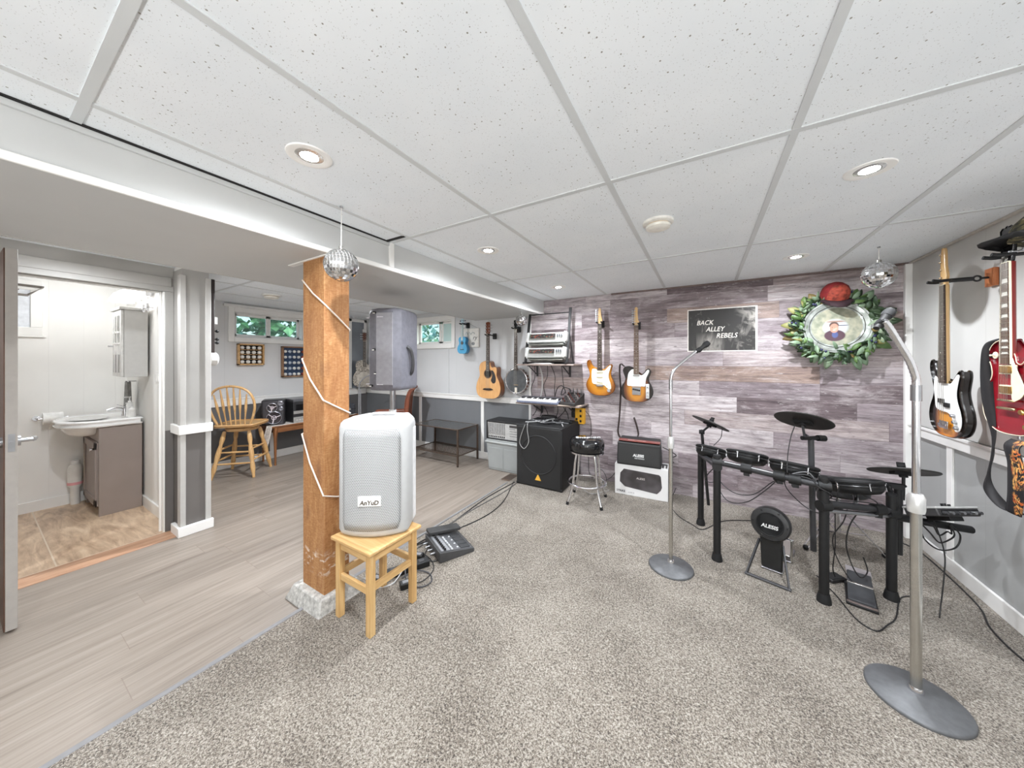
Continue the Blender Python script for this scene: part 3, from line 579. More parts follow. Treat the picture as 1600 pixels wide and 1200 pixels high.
def neck_set(t, z0, z1, w0, w1, yf, head, hl, m_neck, m_board, nfr, tun, zb, m_tun=STEEL, inlay='dot', ns=6, m_head=None, bind=None, m_inlay=PEARL, slot=False):
    """z0 = board's body end, z1 = nut; yf = front face of the board"""
    zs = z0
    vs = []
    n = MB()
    prof = [(-1, 0), (-.92, .011), (-.5, .02), (0, .023), (.5, .02), (.92, .011), (1, 0)]
    rows = []
    for z, w in ((zs, w0), (z1, w1)): rows.append([(a * w, yf + .006 + d, z) for a, d in prof])
    n.sheet(rows); n.add([rows[0][0], rows[0][-1], rows[1][-1], rows[1][0]], [(0, 1, 2, 3)])
    n.add(rows[1], [tuple(range(7))]); n.add(rows[0], [tuple(range(7))])
    obj('neck', n, m_neck, t)
    hp = [(x, z1 + z) for x, z in head]
    h = MB().prism(hp, yf + .004, yf + .018, rd=.003); hd = obj('headstock', h, m_head or m_neck, t)
    b = MB().add([(-w0, yf, zs), (w0, yf, zs), (w1, yf, z1), (-w1, yf, z1), (-w0, yf + .006, zs), (w0, yf + .006, zs), (w1, yf + .006, z1), (-w1, yf + .006, z1)], [(0, 1, 2, 3), (4, 7, 6, 5), (0, 4, 5, 1), (1, 5, 6, 2), (2, 6, 7, 3), (3, 7, 4, 0)])
    sc = z1 - zb; pos = [z1 - sc * (1 - 2 ** (-i / 12)) for i in range(0, nfr + 1)]
    def wz(z): return w1 + (w0 - w1) * (z1 - z) / (z1 - z0)
    b.mat(1)
    for z in pos[1:]:
        if z > z0 + .003: w = wz(z); b.bb(-w, w, yf - .0012, yf + .001, z - .001, z + .001)
    b.mat(2)
    for i in (3, 5, 7, 9, 12, 15, 17, 19, 21):
        if i <= nfr and pos[i] > z0:
            zc = (pos[i] + pos[i - 1]) / 2; w = wz(zc)
            if inlay == 'dot':
                for xo in ((-.4, .4) if i == 12 else (0,)): b.cyl((xo * w, yf - .0004, zc), (xo * w, yf + .001, zc), .0032, n=10)
            elif inlay == 'block':
                hh = (pos[i - 1] - pos[i]) * .3; b.add([(-w * .72, yf - .0004, zc - hh), (w * .72, yf - .0004, zc - hh), (w * .6, yf - .0004, zc + hh), (-w * .6, yf - .0004, zc + hh)], [(0, 1, 2, 3)])
    b.mat(3).bb(-w1, w1, yf - .002, yf + .005, z1 - .002, z1 + .002)
    mm = [m_board, FRET, m_inlay, CREAM]
    if bind:
        b.mat(4)
        for sg in (-1, 1): b.add([(sg * w0, yf - .0005, zs), (sg * (w0 + .002), yf - .0005, zs), (sg * (w1 + .002), yf - .0005, z1), (sg * w1, yf - .0005, z1), (sg * w0, yf + .006, zs), (sg * (w0 + .002), yf + .006, zs), (sg * (w1 + .002), yf + .006, z1), (sg * w1, yf + .006, z1)], [(0, 1, 2, 3), (4, 7, 6, 5), (1, 5, 6, 2), (0, 3, 7, 4)])
        mm.append(bind)
    obj('fretboard', b, mm, t)
    for (x, z, sd) in tun:
        k = MB().cyl((x, yf - .004, z1 + z), (x, yf + .02, z1 + z), .0045, n=10).cyl((x, yf + .002, z1 + z), (x, yf + .004, z1 + z), .007, n=10)
        k.cyl((x, yf + .022, z1 + z), (x + sd * .022, yf + .022, z1 + z), .003, n=8).box((x + sd * .028, yf + .022, z1 + z), (.013, .006, .016))
        obj('tuning_peg', k, m_tun, t, bevel=.0015)
    s = MB()
    for i in range(ns):
        a = -1 + 2 * i / (ns - 1); s.tube([(a * w0 * .86, yf - .006, zb), (a * w1 * .8, yf - .003, z1), (a * w1 * .7, yf + .001, z1 + .03)], .0006 if ns > 4 else .0011, 4)
    obj('strings', s, STR, t)
def knob(t, x, y, z, r, h, m): obj('knob', MB().lathe([(r, 0), (r * .95, h * .8), (r * .8, h), (0, h)], 14, T(x, y, z) @ RX(90)), m, t)
def hanger(loc, rz, label, m_base, L=.105, w=.026, style=0, wall_off=None):
    """wall yoke: origin at the yoke centre, arm runs back (+y) to the wall"""
    t = thing('guitar_hanger', label, 'wall hanger', loc, rz, 'guitar wall hangers')
    if style == 0:
        obj('base', MB().bb(-.03, .03, L - .02, L, -.05, .03), m_base, t, bevel=.006)
        obj('arm', MB().cyl((0, L - .015, 0), (0, .02, 0), .008, n=10), BLACK, t)
    else:
        obj('base', MB().bb(-.032, .032, L - .022, L, -.05, .05), m_base, t, bevel=.004)
        obj('arm', MB().cyl((0, L - .015, 0), (0, L - .05, 0), .006, n=10).torus((0, 0, 0), .014, .005, 14, 6, M=T(0, L - .062, 0) @ RY(90)).cyl((0, L - .076, 0), (0, .02, 0), .012, n=10), BLACK, t)
    y = MB().tube(spline([(-w, -.05, .004), (-w, -.02, -.002), (-w * .9, .012, 0), (0, .022, 0), (w * .9, .012, 0), (w, -.02, -.002), (w, -.05, .004)], 4), .0085, 8)
    obj('yoke', y, RUBBER, t)
    return t
IN = .0254
TUNL = [(-.016 - .0, .028 + i * .026, -1) for i in range(6)]
# --- amber double-cutaway electric on the plank wall
def electric(name, label, loc, rz, body, guard, m_body, m_guard, sc=1.0):
    t = thing(name, label, 'electric guitar', loc, rz, 'guitars hung on the walls')
    return t
t = electric('electric_guitar', 'amber electric guitar with cream scratchplate and two sharp horns', (-1.005, 3.66, .995), 0, 0, 0, 0, 0)
AMB = burst(C(204, 140, 34), C(190, 122, 26), C(132, 76, 18), .2, .175, .24)
obj('body', MB().prism(ip(S_BODY), -.02, .02, rd=.007), AMB, t)
obj('pickguard', MB().prism(ip(S_GUARD, n=4), -.0225, -.0195), mat(240, 232, 208, .3, var=.02), t, bevel=.0008)
for z, a in ((10.4, 0), (8.3, 0), (6.0, 10)): obj('pickup', MB().box((0, -.025, 0), (.07, .008, .016), T(0, 0, z * IN) @ RY(a)), CREAM, t, bevel=.004)
obj('bridge', MB().bb(-.038, .038, -.03, -.02, 4.0 * IN, 4.8 * IN).bb(-.03, .03, -.034, -.028, 4.2 * IN, 4.6 * IN), STEEL, t, bevel=.002)
obj('jack_plate', MB().prism(ip([(3.2, 2.6), (3.6, 1.7), (4.6, 1.9), (4.6, 2.6), (3.9, 3.1)], n=4), -.025, -.019, rd=.002), CHROME, t)
for x, z in ((2.9, 5.0), (3.5, 3.9), (4.2, 3.3)): knob(t, x * IN, -.022, z * IN, .010, .012, CREAM)
neck_set(t, 11.2 * IN, .81, .0275, .021, -.031, head_fender(.022, .175), .175, MAPLE, ROSED, 21, [(-.017, .03 + i * .025, -1) for i in range(6)], 4.4 * IN)
hanger((-1.005, 3.645, 1.815), 0, 'black yoke hanger holding the amber electric guitar', BLACK, .092)
# --- dark sunburst single-cutaway electric with white plate
t = electric('electric_guitar', 'dark sunburst electric guitar with white scratchplate and a strap hanging down', (-.615, 3.66, .95), 0, 0, 0, 0, 0)
obj('body', MB().prism(ip(T_BODY), -.02, .02, rd=.004), burst(C(196, 132, 44), C(112, 62, 28), C(22, 14, 12), .13, .15, .21), t)
obj('pickguard', MB().prism(ip(T_GUARD, n=4), -.0225, -.0195), mat(226, 230, 228, .3, var=.02), t, bevel=.0008)
obj('pickup', MB().bb(-.034, .034, -.029, -.02, 10.7 * IN, 11.3 * IN), CHROME, t, bevel=.004)
obj('pickup', MB().box((0, -.026, 0), (.078, .008, .016), T(0, 0, 5.0 * IN) @ RY(12)), BLACK, t, bevel=.004)
obj('bridge', MB().bb(-.042, .042, -.024, -.019, 2.9 * IN, 6.1 * IN).bb(-.036, .036, -.03, -.022, 3.3 * IN, 4.0 * IN), STEEL, t, bevel=.0015)
obj('control_plate', MB().bb(3.7 * IN, 5.0 * IN, -.0235, -.0195, 1.6 * IN, 7.6 * IN), mat(222, 224, 224, .25, .3), t, bevel=.006)
for z in (2.6, 4.0): knob(t, 4.35 * IN, -.023, z * IN, .009, .014, STEEL)
knob(t, 4.35 * IN, -.023, 6.2 * IN, .005, .018, BLACK)
neck_set(t, 11.6 * IN, .815, .0275, .021, -.031, [(-.021, 0), (-.023, .05), (-.021, .16), (-.012, .19), (.006, .192), (.014, .176), (.012, .13), (.017, .06), (.028, .03), (.021, .01), (.021, 0)], .19, MAPLE, ROSE, 21, [(-.014, .03 + i * .025, -1) for i in range(6)], 3.6 * IN)
st = spline([(-.125, .0, .37), (-.165, -.02, .40), (-.175, -.01, .30), (-.172, .03, .1), (-.19, .045, -.2), (-.205, .05, -.36), (-.16, .045, -.43), (-.05, .05, -.42), (.005, .05, -.38), (.0, .045, -.3), (-.035, .04, -.18)], 6)
obj('strap', MB().sheet([[(p.x - .004, p.y - .018, p.z), (p.x + .004, p.y + .018, p.z + .003)] for p in st]), mat(52, 40, 36, .6), t, solid=.003)
hanger((-.615, 3.645, 1.775), 0, 'black yoke hanger holding the dark sunburst electric guitar', BLACK, .092)
# --- natural acoustic with a cutaway
SPRUCE = wood(C(192, 138, 82), C(214, 162, 104), C(226, 180, 124), 'Z', 2.2, .3, 'spruce', .35)
t = thing('acoustic_guitar', 'natural wood acoustic guitar with cutaway, hanging over the coffee table wall', 'acoustic guitar', (-2.49, 3.63, .88), 0, 'guitars hung on the walls')
obj('body_sides', MB().prism(ip(A_BODY), -.049, .055, rd=.004), wood(C(78, 46, 26), C(108, 66, 40), C(128, 84, 54), 'Z', 1, .3, 'rosewood_sides', .3), t)
obj('soundboard', MB().prism([(x * .985, z * .985 + .003) for x, z in ip(A_BODY)], -.053, -.047), SPRUCE, t)
obj('sound_hole', MB().lathe([(0, 0), (.052, 0), (.052, .0012), (0, .0012)], 28, T(0, -.0532, 13.2 * IN) @ RX(90)), mat(22, 15, 11, .9), t)
obj('rosette', MB().lathe([(.052, 0), (.066, 0), (.066, .0012), (.052, .0012)], 32, T(0, -.0530, 13.2 * IN) @ RX(90)), mat(106, 76, 50, .4), t)
obj('pickguard', MB().prism(ip([(2.0, 14.4), (2.7, 12.8), (2.4, 11.2), (1.9, 9.6), (3.0, 8.2), (4.4, 8.4), (5.0, 10), (4.6, 12.4), (3.6, 14.3), (2.6, 15)], n=4), -.0545, -.0525), mat(52, 48, 48, .35), t)
obj('bridge', MB().prism(ip([(-3.1, 5.0), (-2.9, 4.6), (0, 4.3), (2.9, 4.6), (3.1, 5.0), (1.6, 5.5), (-1.6, 5.5)], n=3), -.062, -.052, rd=.002), mat(40, 28, 22, .5), t)
neck_set(t, 14.5 * IN, .86, .0285, .022, -.062, head_paddle(.022, .17), .17, wood(C(92, 56, 34), C(120, 76, 48), C(140, 94, 62), 'Z', 1.2, .35, 'mahogany'), ROSED, 20, [(sg * .022, .045 + i * .04, sg) for sg in (-1, 1) for i in range(3)], 5.0 * IN, m_head=wood(C(92, 46, 28), C(118, 62, 38), C(134, 76, 48), 'Z', 1.2, .3, 'head_veneer'))
hanger((-2.485, 3.585, 1.735), 0, 'black hanger holding the natural acoustic guitar', BLACK, .155)
# --- banjo
t = thing('banjo', 'banjo with a dark round head and chrome rim beside the acoustic guitar', 'banjo', (-2.10, 3.66, 1.125), 0, 'guitars hung on the walls')
obj('rim', MB().lathe([(.165, -.06), (.170, -.045), (.165, .0), (.150, .002), (.150, -.06)], 48, RX(90) @ T(0, 0, .0)), wood(C(60, 34, 22), C(88, 52, 32), C(104, 66, 42), 'Z', 1, .3, 'banjo_rim'), t)
obj('head', MB().lathe([(0, .0), (.152, 0), (.152, .004), (0, .004)], 48, RX(90)), mat(84, 86, 88, .45, var=.12, sc=18), t)
obj('tension_hoop', MB().torus((0, 0, .002), .158, .0075, 48, 8, M=RX(90)), mat(214, 214, 216, .2, 1), t)
b = MB().tube([(.170, -.004, 0), (.174, .02, 0), (.174, .05, 0)], .004, 6).box((.172, .03, 0), (.012, .014, .012))
hk = obj('bracket_hook', b, CHROME, t)
for i in range(1, 24):
    c = hk.copy(); COL.objects.link(c); c.parent = t; c.rotation_euler = (0, -2 * pi * i / 24, 0)
obj('tailpiece', MB().bb(-.018, .018, -.014, -.004, -.155, -.085), mat(232, 226, 214, .3), t, bevel=.004)
obj('bridge', MB().bb(-.03, .03, -.014, -.003, -.055, -.05), MAPLE, t, bevel=.001)
neck_set(t, .135, .67, .024, .018, -.022, head_gibson(.016, .125), .125, wood(C(70, 38, 26), C(96, 56, 38), C(114, 72, 48), 'Z', 1.2, .3, 'banjo_neck'), ROSED, 22, [(sg * .022, .04 + i * .045, sg) for sg in (-1, 1) for i in range(2)], -.05, ns=5, m_head=BLACKG)
hanger((-2.10, 3.635, 1.81), 0, 'black hanger holding the banjo behind the small mirror ball', BLACK, .105)
# --- small blue ukulele
t = thing('ukulele', 'small sky-blue ukulele hanging beside the back window', 'ukulele', (-2.976, 3.66, 1.49), 0, 'guitars hung on the walls')
UB = mat(84, 164, 206, .35, var=.04); UBD = mat(62, 132, 176, .35)
obj('body_sides', MB().prism(ip(U_BODY), -.03, .028, rd=.004), UBD, t)
obj('soundboard', MB().prism([(x * .98, z * .98 + .002) for x, z in ip(U_BODY)], -.033, -.028), UB, t)
obj('sound_hole', MB().lathe([(0, 0), (.024, 0), (.024, .001), (0, .001)], 20, T(0, -.0332, 6.0 * IN) @ RX(90)), mat(58, 52, 54, .8), t)
obj('bridge', MB().bb(-.032, .032, -.039, -.032, 2.1 * IN, 2.55 * IN), mat(22, 58, 62, .5), t, bevel=.003)
neck_set(t, 7.5 * IN, .405, .018, .016, -.038, head_paddle(.016, .095), .095, mat(196, 222, 230, .35), mat(214, 232, 236, .4), 12, [(sg * .017, .03 + i * .035, sg) for sg in (-1, 1) for i in range(2)], 2.3 * IN, ns=4, m_tun=mat(40, 60, 92, .4))
hanger((-2.96, 3.63, 1.915), 0, 'black hanger holding the sky-blue ukulele', BLACK, .12)
# canvas sign behind the ukulele
t = thing('canvas_sign', 'pale square canvas sign with cursive writing behind the ukulele', 'sign', (-2.92, 3.735, 1.72), 0)
obj('canvas', MB().bb(-.165, .165, -.012, .012, -.135, .135), mat(222, 220, 214, .6), t, bevel=.003)
obj('pale_brushwork', MB().tube(spline([(-.08, -.013, .05), (-.05, -.013, .085), (-.03, -.013, .05), (0, -.013, .08), (.03, -.013, .05), (.06, -.013, .08), (.10, -.013, .055)], 4), .004, 6), mat(176, 186, 188, .6), t)
lettering('ry', .085, mat(30, 34, 38, .6), t, T(.10, -.0125, .0), shear=.25)
obj('grey_dab', MB().sph((.07, -.012, -.085), .03, 14, 8, (1, .08, .8)), mat(140, 142, 142, .6), t)
obj('hanging_cord', MB().tube([(-.14, .008, .135), (0.0, .01, .2), (.14, .008, .135)], .0015, 5), BLACK, t)
# --- sunburst bass on the right wall
def mR(x, y, z): return (x, y, z)
t = thing('bass_guitar', 'sunburst bass guitar with large white scratchplate on the right wall', 'bass guitar', (1.225, 2.89, .944), -90, 'guitars hung on the walls')
obj('body', MB().prism(ip(B_BODY), -.021, .021, rd=.008), burst(C(218, 146, 46), C(150, 82, 30), C(22, 17, 15), .10, .125, .17), t)
obj('pickguard', MB().prism(ip(B_GUARD, n=4), -.0235, -.0205), mat(236, 236, 234, .25, var=.02), t, bevel=.0008)
obj('pickup', MB().bb(-.05, .0, -.032, -.022, 7.6 * IN, 8.6 * IN), BLACK, t, bevel=.003); obj('pickup', MB().bb(.0, .05, -.032, -.022, 6.8 * IN, 7.8 * IN), BLACK, t, bevel=.003)
obj('bridge', MB().bb(-.04, .04, -.03, -.021, 1.9 * IN, 3.6 * IN).bb(-.036, .036, -.036, -.028, 2.2 * IN, 3.0 * IN), CHROME, t, bevel=.002)
for x, z in ((3.4, 5.2), (4.0, 3.9), (4.5, 2.7)): knob(t, x * IN, -.024, z * IN, .010, .015, STEEL)
neck_set(t, 12.2 * IN, .878, .031, .021, -.034, head_fender(.024, .215), .215, MAPLE, ROSED, 20, [(-.02, .045 + i * .045, -1) for i in range(4)], 2.8 * IN, ns=4, m_tun=mat(205, 200, 190, .25, 1))
hanger((1.195, 2.89, 1.845), -90, 'black yoke on a wooden block holding the bass guitar', wood(C(150, 84, 48), C(186, 112, 68), C(206, 136, 88), 'Z', 1, .4, 'hanger_block'), .187, style=1)
# --- wine red single-cutaway
RED = burst(C(142, 14, 30), C(128, 8, 24), C(84, 4, 16), .19, .2, .3)
t = thing('electric_guitar', 'wine red single-cutaway electric guitar with cream plate, cut off by the frame', 'electric guitar', (1.215, 2.40, 1.048), -90, 'guitars hung on the walls')
obj('body', MB().prism(ip(L_BODY), -.028, .026, rd=.008), RED, t)
obj('binding', MB().tube([(x * .985, -.0265, z * .985 + .003) for x, z in ip(L_BODY, n=3)], .0018, 6, closed=True), CREAM, t)
obj('pickguard', MB().prism(ip(L_GUARD, n=4), -.038, -.0355), mat(232, 222, 192, .35), t, bevel=.0008)
for z in (11.6, 8.0):
    obj('pickup', MB().bb(-.046, .046, -.034, -.027, (z - .85) * IN, (z + .85) * IN).mat(1).bb(-.036, .036, -.040, -.03, (z - .62) * IN, (z + .62) * IN), [CREAM, GOLD], t, bevel=.002)
obj('bridge', MB().bb(-.045, .045, -.042, -.03, 5.9 * IN, 6.3 * IN), mat(214, 200, 160, .25, 1), t, bevel=.003); obj('tailpiece', MB().bb(-.05, .05, -.042, -.03, 4.4 * IN, 4.9 * IN), mat(214, 200, 160, .25, 1), t, bevel=.004)
for x, z in ((3.4, 4.4), (4.8, 5.8), (4.3, 2.0), (5.4, 3.6)): knob(t, x * IN, -.027, z * IN, .013, .016, GOLD)
obj('toggle_switch', MB().lathe([(.016, 0), (.016, .003), (.004, .004), (.004, .018), (0, .018)], 16, T(-3.0 * IN, -.028, 14.2 * IN) @ RX(90)), CREAM, t)
neck_set(t, 12.6 * IN, .78, .0285, .0225, -.040, head_gibson(.0225, .165), .165, wood(C(110, 26, 24), C(132, 34, 30), C(150, 48, 40), 'Z', 1, .3, 'red_neck'), ROSE, 20, [(sg * .03, .04 + i * .04, sg) for sg in (-1, 1) for i in range(3)], 6.1 * IN, inlay='block', m_head=BLACKG, bind=CREAM)
def m_flame():
    q = G('flame_strap'); x, y, z = q.xyz()
    n = q.noise(q.map((26, 26, 11)), 1, 3, .55, 2.6); d = q.ma('ABSOLUTE', q.ma('SUBTRACT', n, .5))
    f = q.ramp(d, [(.01, 1), (.035, .6), (.06, 0)])
    cx = q.ma('MULTIPLY', q.ma('GREATER_THAN', y, -.018), 1)
    col = q.mix(f, C(24, 20, 24), q.ramp(q.noise(q.co(), 30, 2), [(.35, C(190, 84, 30)), (.65, C(236, 178, 96))]))
    return q.fin(q.mix(cx, C(22, 20, 24), col), .7)
SB = mat(26, 24, 26, .7)
stp = spline([(-.08, .0, .44), (-.115, -.02, .415), (-.12, -.03, .34), (-.118, -.03, .15), (-.105, -.02, -.03), (-.112, -.02, -.13), (-.14, -.02, -.24), (-.12, -.02, -.30), (-.06, -.01, -.345), (.0, .0, -.35)], 6)
tw = [.4 + .9 * sin(i * .16) for i in range(len(stp))]
obj('strap', MB().sheet([[(p.x - .028 * abs(cos(a)) * .7, p.y - .022 * sin(a), p.z), (p.x, p.y - .006, p.z), (p.x + .028 * abs(cos(a)) * .7, p.y + .022 * sin(a), p.z)] for p, a in zip(stp, tw)]), SB, t, solid=.003)
fl = MB(); rows = []
for p in spline([(.012, -.01, -.02), (.02, -.035, -.05), (.03, -.03, -.12), (.028, -.028, -.2), (.02, -.025, -.28), (.0, -.02, -.35)], 5): rows.append([(p.x - .034 , p.y, p.z), (p.x - .01, p.y - .005, p.z), (p.x + .02, p.y - .005, p.z), (p.x + .05, p.y, p.z)])
fm = G('flame_strap'); x_, y_, z_ = fm.xyz()
n_ = fm.noise(fm.map((34, 34, 13)), 1, 3, .55, 2.4); f_ = fm.ramp(fm.ma('ABSOLUTE', fm.ma('SUBTRACT', n_, .5)), [(.015, 1), (.04, .7), (.07, 0)])
f_ = fm.ma('MULTIPLY', f_, fm.ma('MULTIPLY', fm.ramp(x_, [(.026, 0), (.036, 1)]), fm.ramp(fm.noise(fm.map((1, 1, 1)), 16, 2), [(.40, 0), (.5, 1)])))
obj('strap_flame_panel', fl.sheet(rows), fm.fin(fm.mix(f_, C(20, 18, 22), fm.ramp(fm.noise(fm.co(), 40, 2), [(.35, C(196, 88, 30)), (.65, C(240, 186, 104))])), .7), t, solid=.004)
obj('strap_pin', MB().cyl((0, 0, .002), (0, 0, -.016), .006, n=12), STEEL, t)
hanger((1.175, 2.40, 1.86), -90, 'black yoke hanger holding the wine red guitar', BLACK, .207)
# camouflage cap hung on the red guitar's headstock
def m_camo(a, b_, c, d):
    q = G('camouflage'); n = q.noise(q.co(), 34, 2, .5, .8); n2 = q.noise(q.map((1, 1, 1), (3, 1, 2)), 52, 2, .5, .6)
    col = q.ramp(n, [(.40, a), (.41, b_), (.52, b_), (.53, c), (.62, c), (.63, d)], 'CONSTANT'); return q.fin(col, .85)
CAMO = m_camo(C(36, 34, 28), C(70, 66, 48), C(104, 96, 66), C(176, 162, 134))
def cap(loc, rot, label, m_crown, m_peak, m_panel=None):
    t = thing('baseball_cap', label, 'cap', loc, rot=rot)
    b = MB(); n = 32; pr = [(.088, 0), (.091, .03), (.086, .065), (.068, .098), (.038, .118), (0, .124)]
    b.lathe(pr, n); b.mat(1)
    obj('crown', b, [m_crown], t)
    if m_panel:
        p = MB(); rows = []
        for r, z in pr[:5]: rows.append([((r + .0025) * cos(R(a)), (r + .0025) * sin(R(a)), z + .001) for a in range(-140, -39, 10)])
        obj('front_panel', p.sheet(rows), m_panel, t)
    p = MB(); rows = []
    for i in range(9):
        a = R(-155 + i * 16.25); rows.append([(.086 * cos(a), .086 * sin(a), .006), (.12 * cos(a), .105 * sin(a) - .018, .004 - .0), (.105 * cos(a), .11 * sin(a) - .055 * sin(pi * i / 8), -.012 - .006 * abs(cos(a)))])
    obj('peak', p.sheet(rows), m_peak, t, solid=.004)
    obj('top_button', MB().sph((0, 0, .124), .008, 10, 6), m_crown, t)
    return t
cap((1.235, 2.315, 1.895), (R(-10), R(-8), R(-105)), 'camouflage cap hung over the headstock of the wine red guitar', CAMO, BLACK)
# --- steel-bodied resonator guitar hung on the left wall
t = thing('resonator_guitar', 'silver engraved resonator guitar hanging in front of the white-framed panel', 'resonator guitar', (-5.12, 3.565, .93), 62, 'guitars hung on the walls')
def m_engr():
    q = G('engraved_steel'); n = q.noise(q.map((40, 1, 30)), 1, 3, .5, 1.5); f = q.ramp(q.ma('ABSOLUTE', q.ma('SUBTRACT', n, .5)), [(.03, 1), (.06, 0)])
    return q.fin(q.mix(f, C(196, 188, 176), C(92, 86, 80)), .35, .4)
obj('body', MB().prism(ip([(x * .9, z * .93) for x, z in A_BODY if True], n=4), -.045, .04, rd=.005), m_engr(), t)
obj('cone_cover', MB().lathe([(0, .004), (.09, .004), (.115, .001), (.115, 0), (0, 0)], 32, T(0, -.045, 6 * IN) @ RX(90)), mat(178, 172, 162, .35, .6, var=.1), t)
neck_set(t, 14 * IN, .80, .027, .022, -.054, head_gibson(.02, .15), .15, wood(C(52, 32, 24), C(74, 48, 36), C(92, 62, 46), 'Z', 1.2, .35, 'dark_neck'), ROSED, 18, [(sg * .028, .04 + i * .04, sg) for sg in (-1, 1) for i in range(3)], 5 * IN, m_head=wood(C(74, 40, 28), C(98, 56, 40), C(114, 70, 50), 'Z', 1, .4, 'head_wood'))
obj('headstock_hook', MB().bb(-.022, .022, -.03, .06, .955, 1.01), mat(200, 200, 198, .4), t, bevel=.004)
# edge-on stringed instrument hung on the far side of the partition
t = thing('stringed_instrument', 'dark slim instrument with a white rounded end seen edge-on at the wall corner', 'stringed instrument', (-3.63, 1.075, 1.34), 180)
obj('body', MB().lathe([(.0, -.03), (.045, -.03), (.056, -.02), (.056, .02), (.045, .03), (0, .03)], 32, T(0, -.01, .06) @ RX(90)), mat(236, 234, 230, .35), t)
obj('neck', MB().bb(-.02, .02, -.02, .012, .11, .68).bb(-.03, .03, -.018, .008, .62, .74), mat(52, 44, 42, .45), t, bevel=.006)
for z in (.30, .23, .20): obj('tuning_peg', MB().cyl((0, -.01, z), (0, -.035, z), .006, n=10).sph((0, -.04, z), .013, 10, 8), BLACK, t)
obj('white_tag', MB().bb(-.012, .012, -.04, -.018, .36, .42), WHITE, t, bevel=.003)
# ------------------------------------------------------------------ wooden post with its concrete foot and cord
t = thing('wooden_post', 'rough orange wooden post on a concrete foot, wrapped with a thin white cord', 'post', (-1.91, 1.083, 0))
obj('timber', MB().bb(-2.02, -1.80, 1.01, 1.157, .085, SOF - .001), M_POST, t, bevel=.004, world=True)
q = G('concrete'); n_ = q.noise(q.co(), 40, 5, .7); q.bump(n_, .4, .004); MCONC = q.fin(q.ramp(n_, [(.3, C(128, 126, 122)), (.5, C(172, 170, 165)), (.7, C(206, 204, 199))]), .9)
f = MB().add([(-2.10, .945, 0), (-1.745, .945, 0), (-1.745, 1.235, 0), (-2.10, 1.235, 0), (-2.055, .975, .088), (-1.775, .975, .088), (-1.775, 1.20, .088), (-2.055, 1.20, .088)], [(0, 1, 2, 3), (4, 5, 6, 7), (0, 1, 5, 4), (1, 2, 6, 5), (2, 3, 7, 6), (3, 0, 4, 7)])
obj('concrete_foot', f, MCONC, t, bevel=.008, world=True)
cp = [(-2.02, 1.006, 1.855), (-1.90, 1.002, 1.765), (-1.797, 1.004, 1.70), (-1.795, 1.08, 1.635), (-1.797, 1.16, 1.565), (-1.91, 1.163, 1.52), (-2.024, 1.16, 1.46), (-2.024, 1.08, 1.42), (-2.024, 1.006, 1.395), (-1.93, 1.002, 1.28), (-1.797, 1.004, 1.165), (-1.795, 1.08, 1.12), (-1.797, 1.16, 1.075), (-1.91, 1.163, 1.04), (-2.024, 1.16, 1.00), (-2.024, 1.08, .985), (-2.024, 1.006, .955), (-1.93, 1.002, .80), (-1.797, 1.004, .64), (-1.795, 1.08, .61), (-1.797, 1.16, .595), (-1.91, 1.163, .56), (-2.024, 1.16, .52)]
o = obj('rope_light_cord', MB().tube(cp, .0045, 8), mat(226, 216, 206, .35, var=.02)); tag(o, 'thin white cord spiralling down around the wooden post', 'cord')
# ------------------------------------------------------------------ mirror balls
TILES = mat(232, 233, 236, .06, 1, var=.01)
def m_tiles():
    q = G('mirror_tiles'); r = q.n('NewGeometry').outputs['Random Per Island']
    col = q.ramp(r, [(0, C(160, 160, 164)), (.25, C(226, 226, 228)), (1, C(246, 246, 248))]); return q.fin(col, .07, 1)
TILES = m_tiles()
def mirror_ball(loc, rad, ztop, label, nrow=16):
    t = thing('mirror_ball', label, 'disco ball', loc, 0, 'hanging mirror balls')
    obj('core', MB().sph((0, 0, 0), rad * .985, 32, 20), mat(176, 174, 170, .5), t)
    b = MB(); rnd = random.Random(int(rad * 1000) + nrow)
    for i in range(nrow):
        a0 = -pi / 2 + pi * i / nrow; a1 = a0 + pi / nrow; am = (a0 + a1) / 2; n = max(5, int(2 * nrow * cos(am)))
        for k in range(n):
            h0 = 2 * pi * k / n; h1 = 2 * pi * (k + 1) / n; g = .06
            da, dh = (a1 - a0) * g, (h1 - h0) * g; tx, tz = rnd.uniform(-.006, .006), rnd.uniform(-.006, .006)
            vs = []
            for j, (aa, hh) in enumerate(((a0 + da, h0 + dh), (a0 + da, h1 - dh), (a1 - da, h1 - dh), (a1 - da, h0 + dh))):
                rr = rad * (1 + (tx if j in (0, 3) else -tx) * .5 + (tz if j < 2 else -tz) * .5 + .004)
                vs.append((rr * cos(aa) * cos(hh), rr * cos(aa) * sin(hh), rr * sin(aa)))
            b.add(vs, [(0, 1, 2, 3)])
    obj('mirror_tiles', b, TILES, t, flat=True)
    obj('top_cap', MB().lathe([(.012, rad * .98), (.012, rad + .012), (.006, rad + .016), (0, rad + .016)], 14), SATIN, t)
    obj('hanging_cord', MB().cyl((0, 0, rad + .014), (0, 0, ztop - loc[2]), .0022, n=6), mat(226, 224, 220, .5), t)
    obj('ceiling_hook', MB().lathe([(.008, 0), (.008, -.006), (0, -.008)], 10, T(0, 0, ztop - loc[2])), STEEL, t)
mirror_ball((-1.535, .945, 1.853), .079, CEIL - .004, 'largest mirror ball, hanging in front of the wooden post')
mirror_ball((1.005, 3.10, 1.955), .086, CEIL - .004, 'mirror ball hanging above the leafy wreath')
mirror_ball((-1.842, 3.325, 1.862), .066, SOF, 'small mirror ball hanging in front of the banjo headstock', 12)
